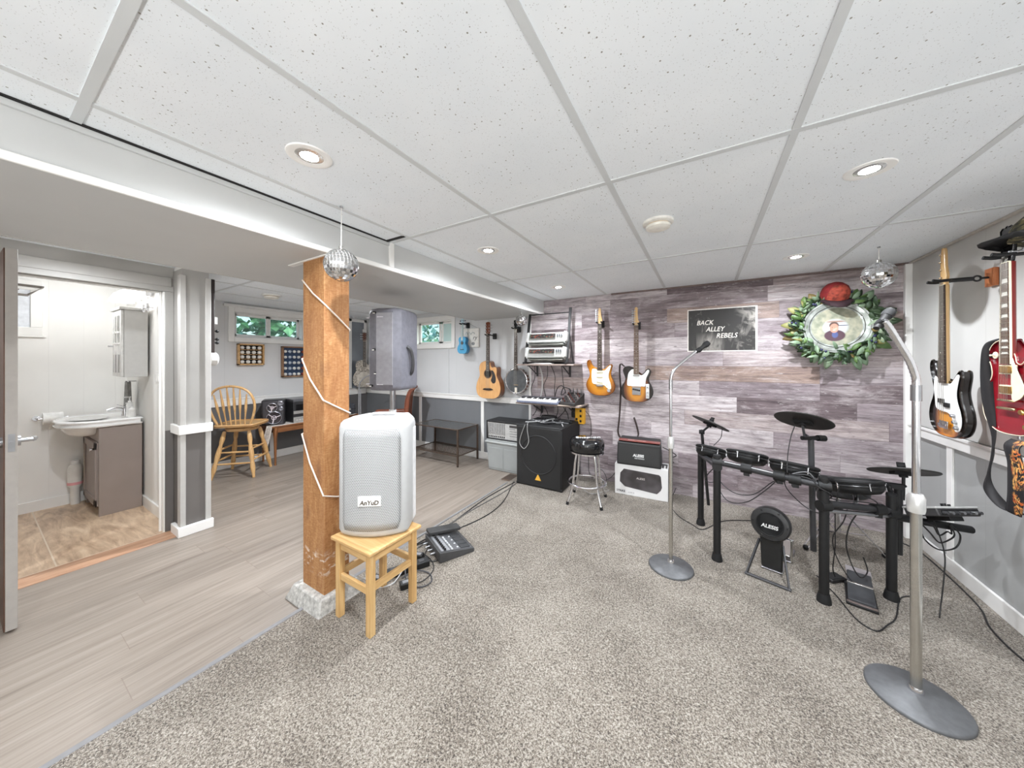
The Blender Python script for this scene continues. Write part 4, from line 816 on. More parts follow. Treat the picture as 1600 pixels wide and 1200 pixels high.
# ------------------------------------------------------------------ small pine stool with the white speaker
t = thing('pine_stool', 'small square pine stool standing under the white speaker', 'stool', (-1.555, 1.165, .014))
for x in (-.128, .128):
    for y in (-.135, .135): obj('leg', MB().bb(x - .017, x + .017, y - .017, y + .017, 0, .412), PINE, t, bevel=.003)
obj('seat', MB().bb(-.165, .165, -.168, .168, .412, .431), PINEX, t, bevel=.005)
for y in (-.135, .135): obj('apron', MB().bb(-.111, .111, y - .009, y + .009, .362, .412), PINEX, t, bevel=.002); obj('stretcher', MB().bb(-.111, .111, y - .009, y + .009, .20 if y < 0 else .225, .235 if y < 0 else .26), PINEX, t, bevel=.002)
for x in (-.128, .128): obj('apron', MB().bb(x - .009, x + .009, -.118, .118, .362, .412), PINEY, t, bevel=.002); obj('stretcher', MB().bb(x - .009, x + .009, -.118, .118, .215, .25), PINEY, t, bevel=.002)
def m_grille(hole, metal, sc):
    q = G('perforated_grille'); x, y, z = q.xyz()
    u = q.ma('MULTIPLY', x, sc); v = q.ma('MULTIPLY', z, sc * 1.1547)
    row = q.ma('FLOOR', v); u2 = q.ma('ADD', u, q.ma('MULTIPLY', q.ma('MODULO', q.ma('ABSOLUTE', row), 2), .5))
    a = q.ma('SUBTRACT', q.ma('FRACT', q.ma('ADD', u2, 100)), .5); b_ = q.ma('SUBTRACT', q.ma('FRACT', q.ma('ADD', v, 100)), .5)
    d = q.ma('SQRT', q.ma('ADD', q.ma('MULTIPLY', a, a), q.ma('MULTIPLY', b_, b_)))
    f = q.ramp(d, [(.24, 1), (.32, 0)])
    q.bump(q.ma('MULTIPLY', f, -1), .6, .002)
    return q.fin(q.mix(f, metal, hole), .45)
def rrect(x0, x1, z0, z1, r, n=5):
    P = []
    for cx, cz, a0 in ((x1 - r, z1 - r, 0), (x0 + r, z1 - r, 90), (x0 + r, z0 + r, 180), (x1 - r, z0 + r, 270)):
        for i in range(n + 1): a = R(a0 + 90 * i / n); P.append((cx + r * cos(a), cz + r * sin(a)))
    return P
t = thing('pa_speaker', 'white loudspeaker with perforated front standing on the pine stool', 'speaker', (-1.612, 1.238, .4455), 34)
SPW = mat(190, 191, 191, .38, var=.012)
# plan outline: bowed front, straight sides, narrower back
pl = []
for i in range(13): a = -1 + i / 6; pl.append((a * .165, -.14 - .045 * (1 - a * a)))
pl += [(.178, -.12), (.178, .02), (.125, .15), (-.125, .15), (-.178, .02), (-.178, -.12)]
b = MB()
lv = [(.0, .90), (.012, .965), (.03, 1.0), (.557, 1.0), (.582, .97), (.597, .90)]
vs = []; N = len(pl)
for z, k_ in lv: vs += [(x * k_ * 1.05, y * k_, z * 1.03) for x, y in pl]
fs = []
for l in range(len(lv) - 1):
    for i in range(N): j = (i + 1) % N; fs.append((l * N + i, l * N + j, (l + 1) * N + j, (l + 1) * N + i))
fs += [tuple(range(N)), tuple((len(lv) - 1) * N + i for i in range(N))]
b.add(vs, fs); obj('cabinet', b, SPW, t, smooth=50)
rows = []
gx = [-1 + 2 * i / 16 for i in range(17)]
for j in range(15):
    z = .044 + .527 * j / 14; e = 1
    if j in (0, 14): e = .92
    rows.append([(a * .149 * e, -.1435 - .045 * (1 - (a * e * .86) ** 2) - .003, z) for a in gx])
obj('grille', MB().sheet(rows), m_grille(C(70, 70, 73), C(188, 189, 189), 104), t, solid=.004)
obj('logo_plate', MB().box((0, -.1925, .202), (.12, .008, .055)), mat(242, 242, 240, .3, var=.01), t, bevel=.008)
lettering('AnYuD', .032, mat(128, 118, 108, .25, .6), t, T(0, -.1975, .195), .002, .15, bold=.0006)
for x, z in ((-.128, .06), (.128, .06), (-.128, .535), (.128, .535), (-.128, .27), (.128, .27)): obj('screw', MB().cyl((x, -.152, z), (x, -.168, z), .004, n=8), STEEL, t)
for x in (-1, 1): obj('side_rail', MB().bb(x * .185, x * .190, -.04, .02, .03, .555), mat(226, 226, 226, .4), t, bevel=.002)
obj('carry_handle', MB().tube(spline([(-.07, .04, .612), (-.06, .04, .624), (0, .04, .627), (.06, .04, .624), (.07, .04, .612)], 4), .008, 8), SPW, t)
# ------------------------------------------------------------------ cables and adaptors under the stool
def cord(label, pts, r=.0035, m=CABLE, n=6, cat='cable', name='cable', group=None):
    o = obj(name, MB().tube(spline(pts, 8), r, n), m); return tag(o, label, cat, group)
Zc = .0185
o = thing('power_strip', 'black power strip lying on the carpet under the pine stool', 'power strip', (-1.66, 1.47, .014), 62)
obj('housing', MB().bb(-.14, .14, -.03, .03, 0, .04), BLACK, o, bevel=.006)
for x in (-.09, -.03, .03, .09): obj('socket', MB().box((x, 0, .041), (.034, .03, .004)), DKGREY, o, bevel=.002)
for i, (x, y, rz, lab) in enumerate(((-1.70, 1.60, 20, 'flat black power adaptor behind the pine stool, next to the pedal board'), (-1.55, 1.36, 60, 'black power adaptor under the middle of the pine stool'), (-1.735, 1.30, 10, 'black power adaptor beside the concrete foot'))):
    a = thing('power_adaptor', lab, 'adaptor', (x, y, .014), rz, 'power adaptors under the stool'); obj('housing', MB().bb(-.035, .035, -.025, .025, 0, .035), BLACK, a, bevel=.005); obj('label_sticker', MB().box((0, 0, .0353), (.04, .026, .0006)), GREY, a)
cord('grey-black cable looping out under the front of the pine stool', [(-1.66, 1.45, .05), (-1.56, 1.38, .03), (-1.47, 1.40, Zc), (-1.45, 1.47, Zc), (-1.52, 1.52, Zc), (-1.60, 1.48, .03), (-1.63, 1.40, Zc)], .004, mat(70, 70, 74, .5))
cord('white cable curling beside the concrete foot under the pine stool', [(-1.73, 1.28, .04), (-1.68, 1.22, .08), (-1.70, 1.18, .12), (-1.73, 1.20, .06), (-1.69, 1.26, Zc), (-1.64, 1.34, Zc), (-1.66, 1.44, .05)], .004, mat(190, 190, 190, .5))
cord('thin black cable lying loose between pine stool and pedal board', [(-1.57, 1.36, .03), (-1.50, 1.44, Zc), (-1.52, 1.56, Zc), (-1.61, 1.63, Zc), (-1.70, 1.64, .03)], .003)
cord('coiled thin black cable in front of the pedal board', [(-1.69, 1.75, .05), (-1.72, 1.70, Zc), (-1.65, 1.62, Zc), (-1.57, 1.64, Zc), (-1.60, 1.70, .03), (-1.63, 1.72, .06)], .003)
# ------------------------------------------------------------------ multi-effect pedal board
t = thing('pedal_board', 'black and silver multi-effects pedal board on the carpet right of the pine stool', 'pedal board', (-1.608, 1.813, .0145), 154)
M = T(0, 0, 0)
pb = MB().add([(-.15, -.13, 0), (.15, -.13, 0), (.15, .13, 0), (-.15, .13, 0), (-.15, -.13, .028), (.15, -.13, .028), (.15, .13, .072), (-.15, .13, .072)], [(3, 2, 1, 0), (4, 5, 6, 7), (0, 1, 5, 4), (1, 2, 6, 5), (2, 3, 7, 6), (3, 0, 4, 7)])
obj('housing', pb, mat(66, 66, 67, .5, bump=.1), t, bevel=.004)
TL = T(0, 0, .05) @ RX(9.6)
obj('panel', MB().bb(-.138, .138, -.115, .118, .0, .0035, TL), mat(104, 105, 108, .4, .2), t, bevel=.002)
obj('silver_strip', MB().bb(-.136, .136, .05, .075, .0035, .0048, TL).bb(-.136, .136, .098, .112, .0035, .0048, TL), mat(176, 178, 182, .35, .5), t)
k_ = 0
for i in range(7):
    obj('button', MB().box((-.128 + i * .028, .034, .006), (.02, .012, .008), TL), mat(196, 198, 200, .4), t, bevel=.002)
for i in range(8): obj('dial', MB().cyl((-.128 + i * .026, .086, .004), (-.128 + i * .026, .086, .016), .0085, .007, 12, TL), BLACK, t)
for i in range(4):
    obj('foot_switch', MB().bb(-.135 + i * .052, -.09 + i * .052, -.105, -.03, .003, .011, TL), mat(54, 55, 57, .5), t, bevel=.003)
    obj('switch_light', MB().cyl((-.112 + i * .052, -.015, .003), (-.112 + i * .052, -.015, .007), .007, n=10, M=TL), mat(200, 202, 204, .3), t)
obj('expression_treadle', MB().bb(.075, .158, -.125, .125, .016, .04, T(0, 0, .055) @ RX(6)), mat(58, 58, 58, .6, bump=.3), t, bevel=.006)
for i in range(4): obj('jack_plug', MB().cyl((-.06 + i * .05, .13, .03), (-.06 + i * .05, .165, .03), .007, n=10), STEEL, t)
# ------------------------------------------------------------------ cables along the carpet edge
for i, (off, lab, m) in enumerate(((0, 'dark cable along the carpet edge, nearest the vinyl', CABLE), (.035, 'middle cable of the bundle along the carpet edge', mat(96, 94, 92, .5)), (.075, 'outer cable swinging onto the carpet from the bundle by the edge', CABLE))):
    rnd = random.Random(i + 3); pts = []
    for k_ in range(9):
        f_ = k_ / 8; pts.append((-1.845 + off * (1 if i < 2 else sin(pi * f_) * 2.2 + .2) + .018 * sin(f_ * 7 + i * 2), 1.66 + f_ * 1.5, Zc))
    cord(lab, pts, .0042, m, group='cables along the carpet edge')
cord('pale grey cable laid straight along the metal edge strip', [(-1.90, 1.7, .021), (-1.902, 2.2, .021), (-1.898, 2.7, .021), (-1.9, 3.12, .021)], .0045, CABLEG)
# ------------------------------------------------------------------ grey loudspeaker on a pole (seen from behind)
t = thing('pole_speaker', 'grey loudspeaker on a silver pole seen from behind, beyond the wooden post', 'speaker', (-2.27, 1.85, 0), 24)
GSP = mat(122, 122, 131, .55, var=.05, bump=.15); GSPL = mat(156, 156, 162, .55, var=.04, bump=.15)
pl = [(-.135, -.13), (-.06, -.165), (.085, -.165), (.135, -.12), (.155, .06), (.155, .15), (-.155, .15), (-.155, .06)]
b = MB(); vs = []; N = len(pl); lv = [(1.145, .90), (1.16, .98), (1.18, 1), (1.765, 1), (1.79, .975), (1.81, .88)]
for z, k_ in lv: vs += [(x * k_, y * k_, z) for x, y in pl]
fs = []
for l in range(len(lv) - 1):
    for i in range(N): j = (i + 1) % N; fs.append((l * N + i, l * N + j, (l + 1) * N + j, (l + 1) * N + i))
fs += [tuple(range(N)), tuple((len(lv) - 1) * N + i for i in range(N))]
obj('cabinet', b.add(vs, fs), GSP, t, bevel=.008, smooth=35)
obj('amp_panel', MB().bb(-.055, .085, -.171, -.163, 1.19, 1.77), GSPL, t, bevel=.004)
for x, z in ((-.07, 1.77), (-.075, 1.475), (-.06, 1.285), (-.1, 1.185)): obj('mounting_hole', MB().box((x, -.162, z), (.026, .012, .018)).mat(1).box((x - .004, -.169, z - .004), (.018, .004, .008)), [BLACK, WHITE], t, bevel=.003)  # white box in each dark hole is a painted highlight
for z in (1.735, 1.195): obj('trim_slot', MB().box((-.02, -.172, z), (.05, .004, .006)).box((-.12, -.15, z), (.035, .01, .006), RZ(-12)), mat(216, 214, 220, .4), t)
obj('side_handle', MB().tube(spline([(.142, -.04, 1.50), (.17, -.02, 1.47), (.18, .0, 1.38), (.17, .01, 1.30), (.148, .02, 1.27)], 4), .014, 8), DKGREY, t)
obj('pole', MB().cyl((0, 0, .03), (0, 0, 1.15), .018, n=16).cyl((0, 0, .95), (0, 0, 1.15), .024, n=16), STEEL, t)
obj('collar', MB().cyl((0, 0, .90), (0, 0, .97), .029, n=16), mat(222, 222, 222, .4), t)
obj('base_plate', MB().lathe([(.16, 0), (.16, .012), (.04, .028), (.022, .05), (0, .05)], 32), BLACKM, t)
# ------------------------------------------------------------------ turned oak swivel stool with a spindle back
t = thing('swivel_bar_chair', 'oak swivel bar chair with an arched spindle back by the left wall', 'chair', (-4.90, 1.75, 0), 44)
def turned(p0, p1, r, n=14):
    p0, p1 = Vector(p0), Vector(p1); rs = [.55, .62, .8, 1, .9, .7, .95, 1.05, 1.0, .85, .65, .9, .95, .8, .6]
    return MB().tube([p0.lerp(p1, i / (len(rs) - 1)) for i in range(len(rs))], [r * a for a in rs], n)
for sx in (-1, 1):
    for sy in (-1, 1): obj('leg', turned((sx * .215, sy * .205, 0), (sx * .125, sy * .12, .545), .026), OAK, t)
for z, k_ in ((.17, .19), (.30, .168)):
    for sy in (-1, 1): obj('stretcher', MB().tube(spline([(-k_, sy * k_ * .95, z), (0, sy * k_ * .95, z), (k_, sy * k_ * .95, z)], 4), [.008, .009, .01, .011, .012, .011, .01, .009, .008], 10), OAKX, t)
    for sx in (-1, 1): obj('stretcher', MB().tube(spline([(sx * k_, -k_ * .95, z + .03), (sx * k_, 0, z + .03), (sx * k_, k_ * .95, z + .03)], 4), [.008, .009, .01, .011, .012, .011, .01, .009, .008], 10), OAKX, t)
obj('swivel_base', MB().lathe([(.155, .54), (.165, .555), (.165, .575), (.15, .582), (0, .582)], 28), OAKX, t)
obj('swivel_plate', MB().lathe([(.09, .582), (.09, .598), (0, .598)], 20), BLACK, t)
so = [(x, y) for x, y in ((-.20, -.19), (-.1, -.215), (.1, -.215), (.20, -.19), (.225, -.05), (.225, .1), (.19, .19), (.08, .21), (-.08, .21), (-.19, .19), (-.225, .1), (-.225, -.05))]
so = [(p.x, p.y) for p in spline([(a, b_, 0) for a, b_ in so], 4, True)]
obj('seat', MB().prism(so, -.634, -.598, RX(90) , rd=.012).v and MB().prism(so, -.634, -.598, Matrix(((1, 0, 0, 0), (0, 0, 1, 0), (0, -1, 0, 0), (0, 0, 0, 1))), rd=.012), OAKX, t)
ar = []
for i in range(17):
    a = pi * i / 16; ar.append((-.225 * cos(a) * (1 if 0 < i < 16 else .86), -.185 - .075 * sin(a) - (.0), .79 + .285 * sin(a) if 0 < i < 16 else .63))
ar = [(-.165, -.175, .632), (-.205, -.195, .74), (-.228, -.215, .86), (-.205, -.235, .98), (-.13, -.25, 1.06), (0, -.257, 1.09), (.13, -.25, 1.06), (.205, -.235, .98), (.228, -.215, .86), (.205, -.195, .74), (.165, -.175, .632)]
obj('back_bow', MB().tube(spline(ar, 5), .0135, 10), OAK, t)
for i in range(6):
    x = -.115 + i * .046; xt = x * 1.42; zt = 1.085 - 1.05 * xt * xt * 3.2
    p0, p1 = Vector((x, -.19, .632)), Vector((xt, -.222 - .035 * (zt - .63) / .45, min(zt, 1.075))); n = 10
    rs = [.0075, .0075, .007, .0085, .012, .0145, .0135, .0105, .008, .007]
    obj('spindle', MB().tube([p0.lerp(p1, k_ / 9) for k_ in range(10)], rs, 10), OAK, t)
# ------------------------------------------------------------------ long low table with stereo gear and cloth
t = thing('side_table', 'long low walnut table against the left wall carrying the stereo', 'table', (-5.06, 2.07, 0))
obj('top', MB().bb(-5.27, -4.86, 2.05, 3.30, .50, .522), WALNUT, t, world=True, bevel=.005)
obj('apron', MB().bb(-4.895, -4.875, 2.10, 3.25, .43, .50).bb(-5.25, -5.23, 2.10, 3.25, .43, .50).bb(-5.24, -4.89, 2.085, 2.105, .43, .50).bb(-5.24, -4.89, 3.245, 3.265, .43, .5), WALNUT, t, world=True, bevel=.003)
for x in (-5.23, -4.89):
    for y in (2.10, 3.25): obj('leg', MB().tube(spline([(x, y, .5), (x, y, .40), (x, y, .2), (x, y, .03), (x, y, 0)], 3), [.026, .026, .025, .022, .02, .018, .016, .015, .014, .014, .016, .017, .014], 10, world=False) if False else MB().tube([(x, y, .5), (x, y, .42), (x, y, .36), (x, y, .03), (x, y, 0)], [.026, .026, .019, .012, .014], 12), WALNUTZ, t, world=True)
LACE = mat(206, 198, 190, .8, var=.1, sc=60)
rows = []
for i in range(25):
    y = 2.055 + i * .05; rows.append([(-5.26 + .40 * j / 8 if j < 9 else 0, y, .5245 + .001 * sin(i + j)) for j in range(9)])
cl = MB().sheet(rows)
rows = []
for j in range(9):
    z = .524 - j * .035; rows.append([(-4.99 + .13 * i / 8 + .012 * sin(i * 1.9 + j * .4) - .03 * j / 8, 2.047 - .006 - .012 * sin(i * 1.6) - .004 * j, z) for i in range(9)])
cl.sheet(rows)
o = obj('lace_runner', cl, LACE, solid=.002); tag(o, 'white lace runner on the low table, hanging off its near end', 'table runner')
t = thing('boombox_speaker', 'black stereo speaker with two silver star-shaped cone covers on the low table', 'speaker', (-5.06, 2.17, .527), 62)
obj('cabinet', MB().bb(-.14, .12, -.12, .13, 0, .335), mat(34, 33, 36, .35), t, bevel=.02, seg=3)
obj('front_baffle', MB().bb(-.125, .105, -.135, -.118, .01, .325), mat(58, 56, 60, .25), t, bevel=.012)
for cx, cz, r in ((.0, .10, .085), (-.02, .235, .06)):
    obj('woofer', MB().lathe([(r, 0), (r * 1.02, .014), (r * .9, .018), (r * .8, .006), (0, .0)], 28, T(cx, -.133, cz) @ RX(90)), mat(42, 34, 38, .3), t)
    obj('woofer_ring', MB().torus((0, 0, .016), r * .95, .006, 28, 8, M=T(cx, -.133, cz) @ RX(90)), mat(150, 152, 160, .25, .8), t)
    s = MB()
    for a in (20, 140, 260):
        s.bar((0, -.004, 0), (r * .88 * cos(R(a)), .0, r * .88 * sin(R(a))), .012, .008, M=T(cx, -.15, cz)); s.torus((0, 0, 0), r * .3, .006, 14, 6, M=T(cx, -.15, cz) @ RX(90))
    obj('star_grille', s, mat(226, 216, 222, .3, .3), t)
for cx, cz, r in ((.075, .215, .028), (.07, .285, .034)): obj('tweeter', MB().lathe([(r, 0), (r, .012), (r * .7, .016), (0, .008)], 20, T(cx, -.133, cz) @ RX(90)), mat(120, 120, 126, .3, .5), t)
t = thing('stereo_receiver', 'silver and black stereo unit beside the speaker on the low table', 'stereo', (-5.05, 2.48, .527))
obj('case', MB().bb(-.18, .16, -.16, .20, 0, .29), mat(44, 44, 46, .4), t, bevel=.006)
obj('front_panel', MB().bb(.155, .172, -.16, .20, .0, .075).bb(.155, .172, -.16, .20, .12, .16), mat(172, 170, 166, .35, .4), t, bevel=.003)
obj('tape_deck', MB().bb(.158, .17, -.13, .16, .17, .25), BLACKG, t, bevel=.003)
for i in range(4): obj('button', MB().box((.174, -.12 + i * .04, .035), (.006, .022, .014)), mat(206, 204, 200, .4), t, bevel=.001)
obj('lid', MB().bb(-.18, .165, -.16, .20, .29, .325), mat(92, 92, 96, .25), t, bevel=.006)
t = thing('instrument_case', 'dark grey hard case with silver clasps on the low table', 'case', (-5.04, 2.98, .527))
obj('shell', MB().bb(-.15, .15, -.27, .27, 0, .17), mat(66, 68, 74, .6, bump=.2), t, bevel=.02, seg=3)
obj('seam', MB().bb(-.153, .153, -.273, .273, .082, .09), BLACK, t)
for y in (-.17, .0, .17): obj('clasp', MB().box((.155, y, .086), (.01, .03, .03)), mat(214, 212, 208, .3, .6), t, bevel=.003)
obj('carry_handle', MB().tube(spline([(.155, -.06, .1), (.175, -.05, .1), (.178, .05, .1), (.155, .06, .1)], 4), .007, 8), BLACK, t)
# wall-mounted framed panel
t = thing('framed_panel', 'white-framed grey glass panel on the left wall behind the pole speaker', 'mirror', (LX, 3.58, 1.5))
obj('frame', MB().bb(LX, LX + .022, 3.39, 3.44, .91, 2.125).bb(LX, LX + .022, 3.68, 3.73, .91, 2.125).bb(LX, LX + .022, 3.39, 3.73, 2.075, 2.125), TRIM, t, world=True, bevel=.003)
obj('glass', MB().bb(LX, LX + .008, 3.44, 3.68, .91, 2.075), mat(150, 156, 164, .08, .55, var=.06, sc=4), t, world=True)
# ball display racks
BALLW = mat(236, 234, 228, .35, var=.03, sc=80)
def ball(loc, r, m, mk):
    pass
def rack(name, label, y0, y1, z0, z1, dep, m_wood, m_in, rows, cols, word, r, colors, cat):
    t = thing(name, label, 'display rack', (LX, (y0 + y1) / 2, (z0 + z1) / 2))
    w = .018; x0, x1 = LX + .001, LX + dep
    obj('back_panel', MB().bb(x0, x0 + .006, y0, y1, z0, z1), m_in, t, world=True)
    for a, b_, c, d in ((y0, y0 + w, z0, z1), (y1 - w, y1, z0, z1)): obj('side', MB().bb(x0, x1, a, b_, c, d), m_wood, t, world=True, bevel=.002)
    obj('top_rail', MB().bb(x0, x1, y0, y1, z1 - w, z1), m_wood, t, world=True, bevel=.002); obj('bottom_rail', MB().bb(x0, x1, y0, y1, z0, z0 + w), m_wood, t, world=True, bevel=.002)
    hh = (z1 - z0 - 2 * w) / rows
    for i in range(1, rows): z = z0 + w + i * hh; obj('shelf', MB().bb(x0, x1 - .004, y0 + w, y1 - w, z - .003, z + .003), m_wood if cat == 'golf ball' else m_in, t, world=True)
    proto = None; rn = ['bottom', 'second from bottom', 'third from bottom', 'fourth from bottom', 'top'] if rows == 5 else ['bottom', 'second from bottom', 'third from bottom', 'top']
    on = ['first', 'second', 'third', 'fourth', 'fifth', 'sixth', 'seventh']
    for i in range(rows):
        for j in range(cols):
            cw = (y1 - y0 - 2 * w) / cols; y = y0 + w + (j + .5) * cw; z = z0 + w + i * hh + .0035 + r
            if i == 0: z = z0 + w + r + .0005
            k = (i * 7 + j * 3) % len(colors)
            lab = '%s ball, %s from left on the %s shelf of the %s' % (colors[k][1], on[j], rn[i], word)
            o = obj('display_ball', MB().sph((0, 0, 0), r, 16, 10), colors[k][0]) if proto is None or k not in proto else proto[k].copy()
            if proto is None: proto = {}
            if k in proto: COL.objects.link(o)
            else: proto[k] = o
            o.location = (LX + .008 + r, y, z); tag(o, lab, 'ball', 'balls in the ' + word)
rack('ball_rack', 'light wood rack with a black back holding sixteen white balls', 1.825, 2.12, 1.33, 1.615, .06, OAKX, mat(22, 22, 24, .7), 4, 4, 'black rack', .0245, [(BALLW, 'white')], 'golf ball')
rack('ball_rack', 'brown framed rack with a blue back half hidden by the wooden post', 2.345, 2.80, 1.15, 1.60, .055, wood(C(110, 78, 52), C(142, 106, 76), C(160, 124, 92), 'Z', 1, .45, 'rack_wood'), mat(66, 84, 112, .7), 5, 7, 'blue rack', .022, [(BALLW, 'white'), (BALLW, 'white'), (BALLW, 'white'), (mat(196, 204, 216, .35), 'pale blue'), (BALLW, 'white'), (mat(150, 72, 58, .4), 'reddish brown'), (BALLW, 'white')], 'ball')
# leather chair in the corner
t = thing('leather_armchair', 'brown leather chair with a rolled top back in the far corner', 'armchair', (-4.08, 3.27, 0), 42)
LEA = mat(122, 66, 44, .4, var=.1, sc=12, bump=.2)
obj('seat', MB().bb(-.27, .25, -.24, .24, .28, .46), LEA, t, bevel=.05, seg=3)
bk = [(.20, .40), (.23, .62), (.25, .82), (.30, .96), (.37, 1.0), (.385, .965), (.345, .93), (.315, .82), (.30, .62), (.28, .40)]
obj('backrest', MB().prism([(p.x, p.y) for p in spline([(a, b_, 0) for a, b_ in bk], 4, True)], -.25, .25, rd=.012), LEA, t)
for y in (-.27, .27): obj('armrest', MB().bb(-.26, .27, y - .04, y + .04, .28, .62), LEA, t, bevel=.035, seg=3)
for x in (-.23, .23):
    for y in (-.22, .22): obj('leg', MB().cyl((x, y, 0), (x, y, .29), .016, .024, 10), WALNUTZ, t)
# gooseneck stand near the corner
t = thing('gooseneck_stand', 'thin grey gooseneck stand with a white microphone near the far corner', 'microphone stand', (-4.40, 2.98, 0))
obj('base_plate', MB().lathe([(.12, 0), (.12, .012), (.02, .03), (0, .03)], 28), BLACKM, t)
obj('pole', MB().cyl((0, 0, .02), (0, 0, .98), .009, n=10).cyl((.03, .015, .02), (.02, .01, .98), .007, n=10), GREY, t)
obj('gooseneck', MB().tube(spline([(0, 0, .97), (.01, .01, 1.06), (.06, .04, 1.13), (.13, .08, 1.17), (.19, .11, 1.185)], 5), .008, 8), GREY, t)
obj('microphone', MB().tube([(.17, .10, 1.182), (.22, .13, 1.20), (.26, .15, 1.205)], [.014, .02, .022], 12), WHITE, t)
# ------------------------------------------------------------------ metal table on the vinyl by the back wall
t = thing('metal_coffee_table', 'dark bronze metal table with glass top and mesh lower shelf by the back wall', 'table', (-3.165, 3.49, 0))
BRZ = mat(92, 78, 68, .4, .5, var=.08)
X0, X1, Y0, Y1 = -.41, .405, -.215, .215
for x in (X0, X1):
    for y in (Y0, Y1): obj('leg', MB().bb(x - .011, x + .011, y - .011, y + .011, .006, .475), BRZ, t, bevel=.002); 
fr = lambda z: MB().bb(X0 - .011, X1 + .011, Y0 - .011, Y0 + .011, z - .012, z).bb(X0 - .011, X1 + .011, Y1 - .011, Y1 + .011, z - .012, z).bb(X0 - .011, X0 + .011, Y0, Y1, z - .012, z).bb(X1 - .011, X1 + .011, Y0, Y1, z - .012, z)
obj('top_frame', fr(.488), BRZ, t, bevel=.002); obj('shelf_frame', fr(.145), BRZ, t, bevel=.002)
obj('glass_top', MB().bb(X0 + .011, X1 - .011, Y0 + .011, Y1 - .011, .479, .486), mat(74, 74, 72, .12, 0, var=.03, Coat_Weight=.4), t)
m_ = MB()
n1, n2 = 30, 15
for i in range(n1): x = X0 + .02 + (X1 - X0 - .04) * i / (n1 - 1); m_.bar((x, Y0, .138), (x, Y1, .138), .004, .003)
for i in range(n2): y = Y0 + .02 + (Y1 - Y0 - .04) * i / (n2 - 1); m_.bar((X0, y, .14), (X1, y, .14), .004, .003)
obj('mesh_shelf', m_, BRZ, t, flat=True)
for x in (X0, X1):
    for y in (Y0, Y1): obj('foot_cap', MB().cyl((x, y, 0), (x, y, .008), .014, n=12), BLACK, t)
# ------------------------------------------------------------------ storage bin with a mixer amp on it
t = thing('storage_bin', 'grey plastic storage bin under the mixer amplifier', 'storage bin', (-2.13, 3.56, 0))
BIN = mat(152, 155, 154, .45, var=.02, sc=6); BINL = mat(166, 169, 168, .45, var=.02, sc=6)
b = MB().add([(-.245, -.135, 0), (.245, -.135, 0), (.245, .125, 0), (-.245, .125, 0), (-.27, -.15, .345), (.27, -.15, .345), (.27, .145, .345), (-.27, .145, .345)], [(3, 2, 1, 0), (4, 5, 6, 7), (0, 1, 5, 4), (1, 2, 6, 5), (2, 3, 7, 6), (3, 0, 4, 7)])
obj('tub', b, BIN, t, bevel=.012, seg=3)
for x0, x1 in ((-.235, -.02), (.0, .235)): obj('moulded_panel', MB().add([(x0, -.142, .03), (x1, -.142, .03), (x1 + .0, -.1525, .29), (x0, -.1525, .29), (x0, -.13, .03), (x1, -.13, .03), (x1, -.14, .29), (x0, -.14, .29)], [(0, 1, 2, 3), (0, 4, 5, 1), (1, 5, 6, 2), (2, 6, 7, 3), (3, 7, 4, 0)]), BIN, t, bevel=.004)
obj('lid', MB().bb(-.285, .285, -.165, .155, .345, .372).bb(-.27, .27, -.15, .14, .372, .392), BINL, t, bevel=.008)
t = thing('mixer_amplifier', 'black box mixer amplifier with a silver knob panel on the grey bin', 'mixer', (-2.13, 3.56, .393))
obj('cabinet', MB().bb(-.27, .27, -.125, .15, 0, .235).bb(-.27, .27, -.15, -.125, .215, .235).bb(-.27, -.255, -.15, -.125, 0, .235).bb(.255, .27, -.15, -.125, 0, .235).bb(-.27, .27, -.15, -.125, 0, .012), BLACKM, t, bevel=.004)
PT = T(0, -.132, .113) @ RX(4)
obj('panel', MB().bb(-.253, .253, -.004, .004, -.1, .1, PT), mat(196, 196, 194, .4, .2), t)
kn = MB()
for i in range(10):
    for j in range(8): kn.cyl((-.235 + i * .026, -.003, .085 - j * .018), (-.235 + i * .026, -.013, .085 - j * .018), .0065, .005, 6, PT)
o_ = obj('knob_bank', kn, mat(112, 112, 112, .4), t); o_['kind'] = 'stuff'
sl = MB()
for i in range(9): obj('button', MB().box((-.235 + i * .028, -.006, -.078), (.014, .008, .016), PT), BLACK, t, bevel=.002)
obj('name_strip', MB().bb(.07, .24, -.006, -.003, .055, .085, PT), mat(70, 68, 68, .4), t)
for i in range(4): obj('label_block', MB().bb(.07 + .0, .15 + .02 * i, -.0055, -.003, .035 - i * .03, .042 - i * .03, PT), mat(120, 120, 120, .4), t)
# ------------------------------------------------------------------ big black cabinet speaker with cables on top
t = thing('bass_cabinet', 'big black speaker cabinet with a yellow triangle badge beside the grey bin', 'speaker', (-1.535, 3.40, .0), 0)
CABB = mat(24, 24, 25, .6, var=.1, sc=60, bump=.3)
obj('cabinet', MB().bb(-.272, .272, -.245, .29, .014, .68), CABB, t, bevel=.012, seg=3)
obj('front_grille', MB().bb(-.258, .258, -.252, -.243, .03, .66), m_grille(C(10, 10, 10), C(34, 34, 35), 150), t, bevel=.004)
obj('cone_ring', MB().torus((0, 0, 0), .205, .007, 48, 8, M=T(0, -.2525, .37) @ RX(90)), mat(27, 27, 28, .6), t)
obj('badge', MB().prism([(-.036, -.028), (.036, -.028), (.004, .032), (-.004, .032)], -.260, -.252, T(0, 0, .125)), mat(222, 168, 62, .4, var=.05), t, bevel=.002)
for x in (-.26, .26):
    for z in (.03, .665): obj('corner_guard', MB().box((x, -.235, z), (.03, .03, .03)), BLACK, t, bevel=.01)
rnd = random.Random(5)
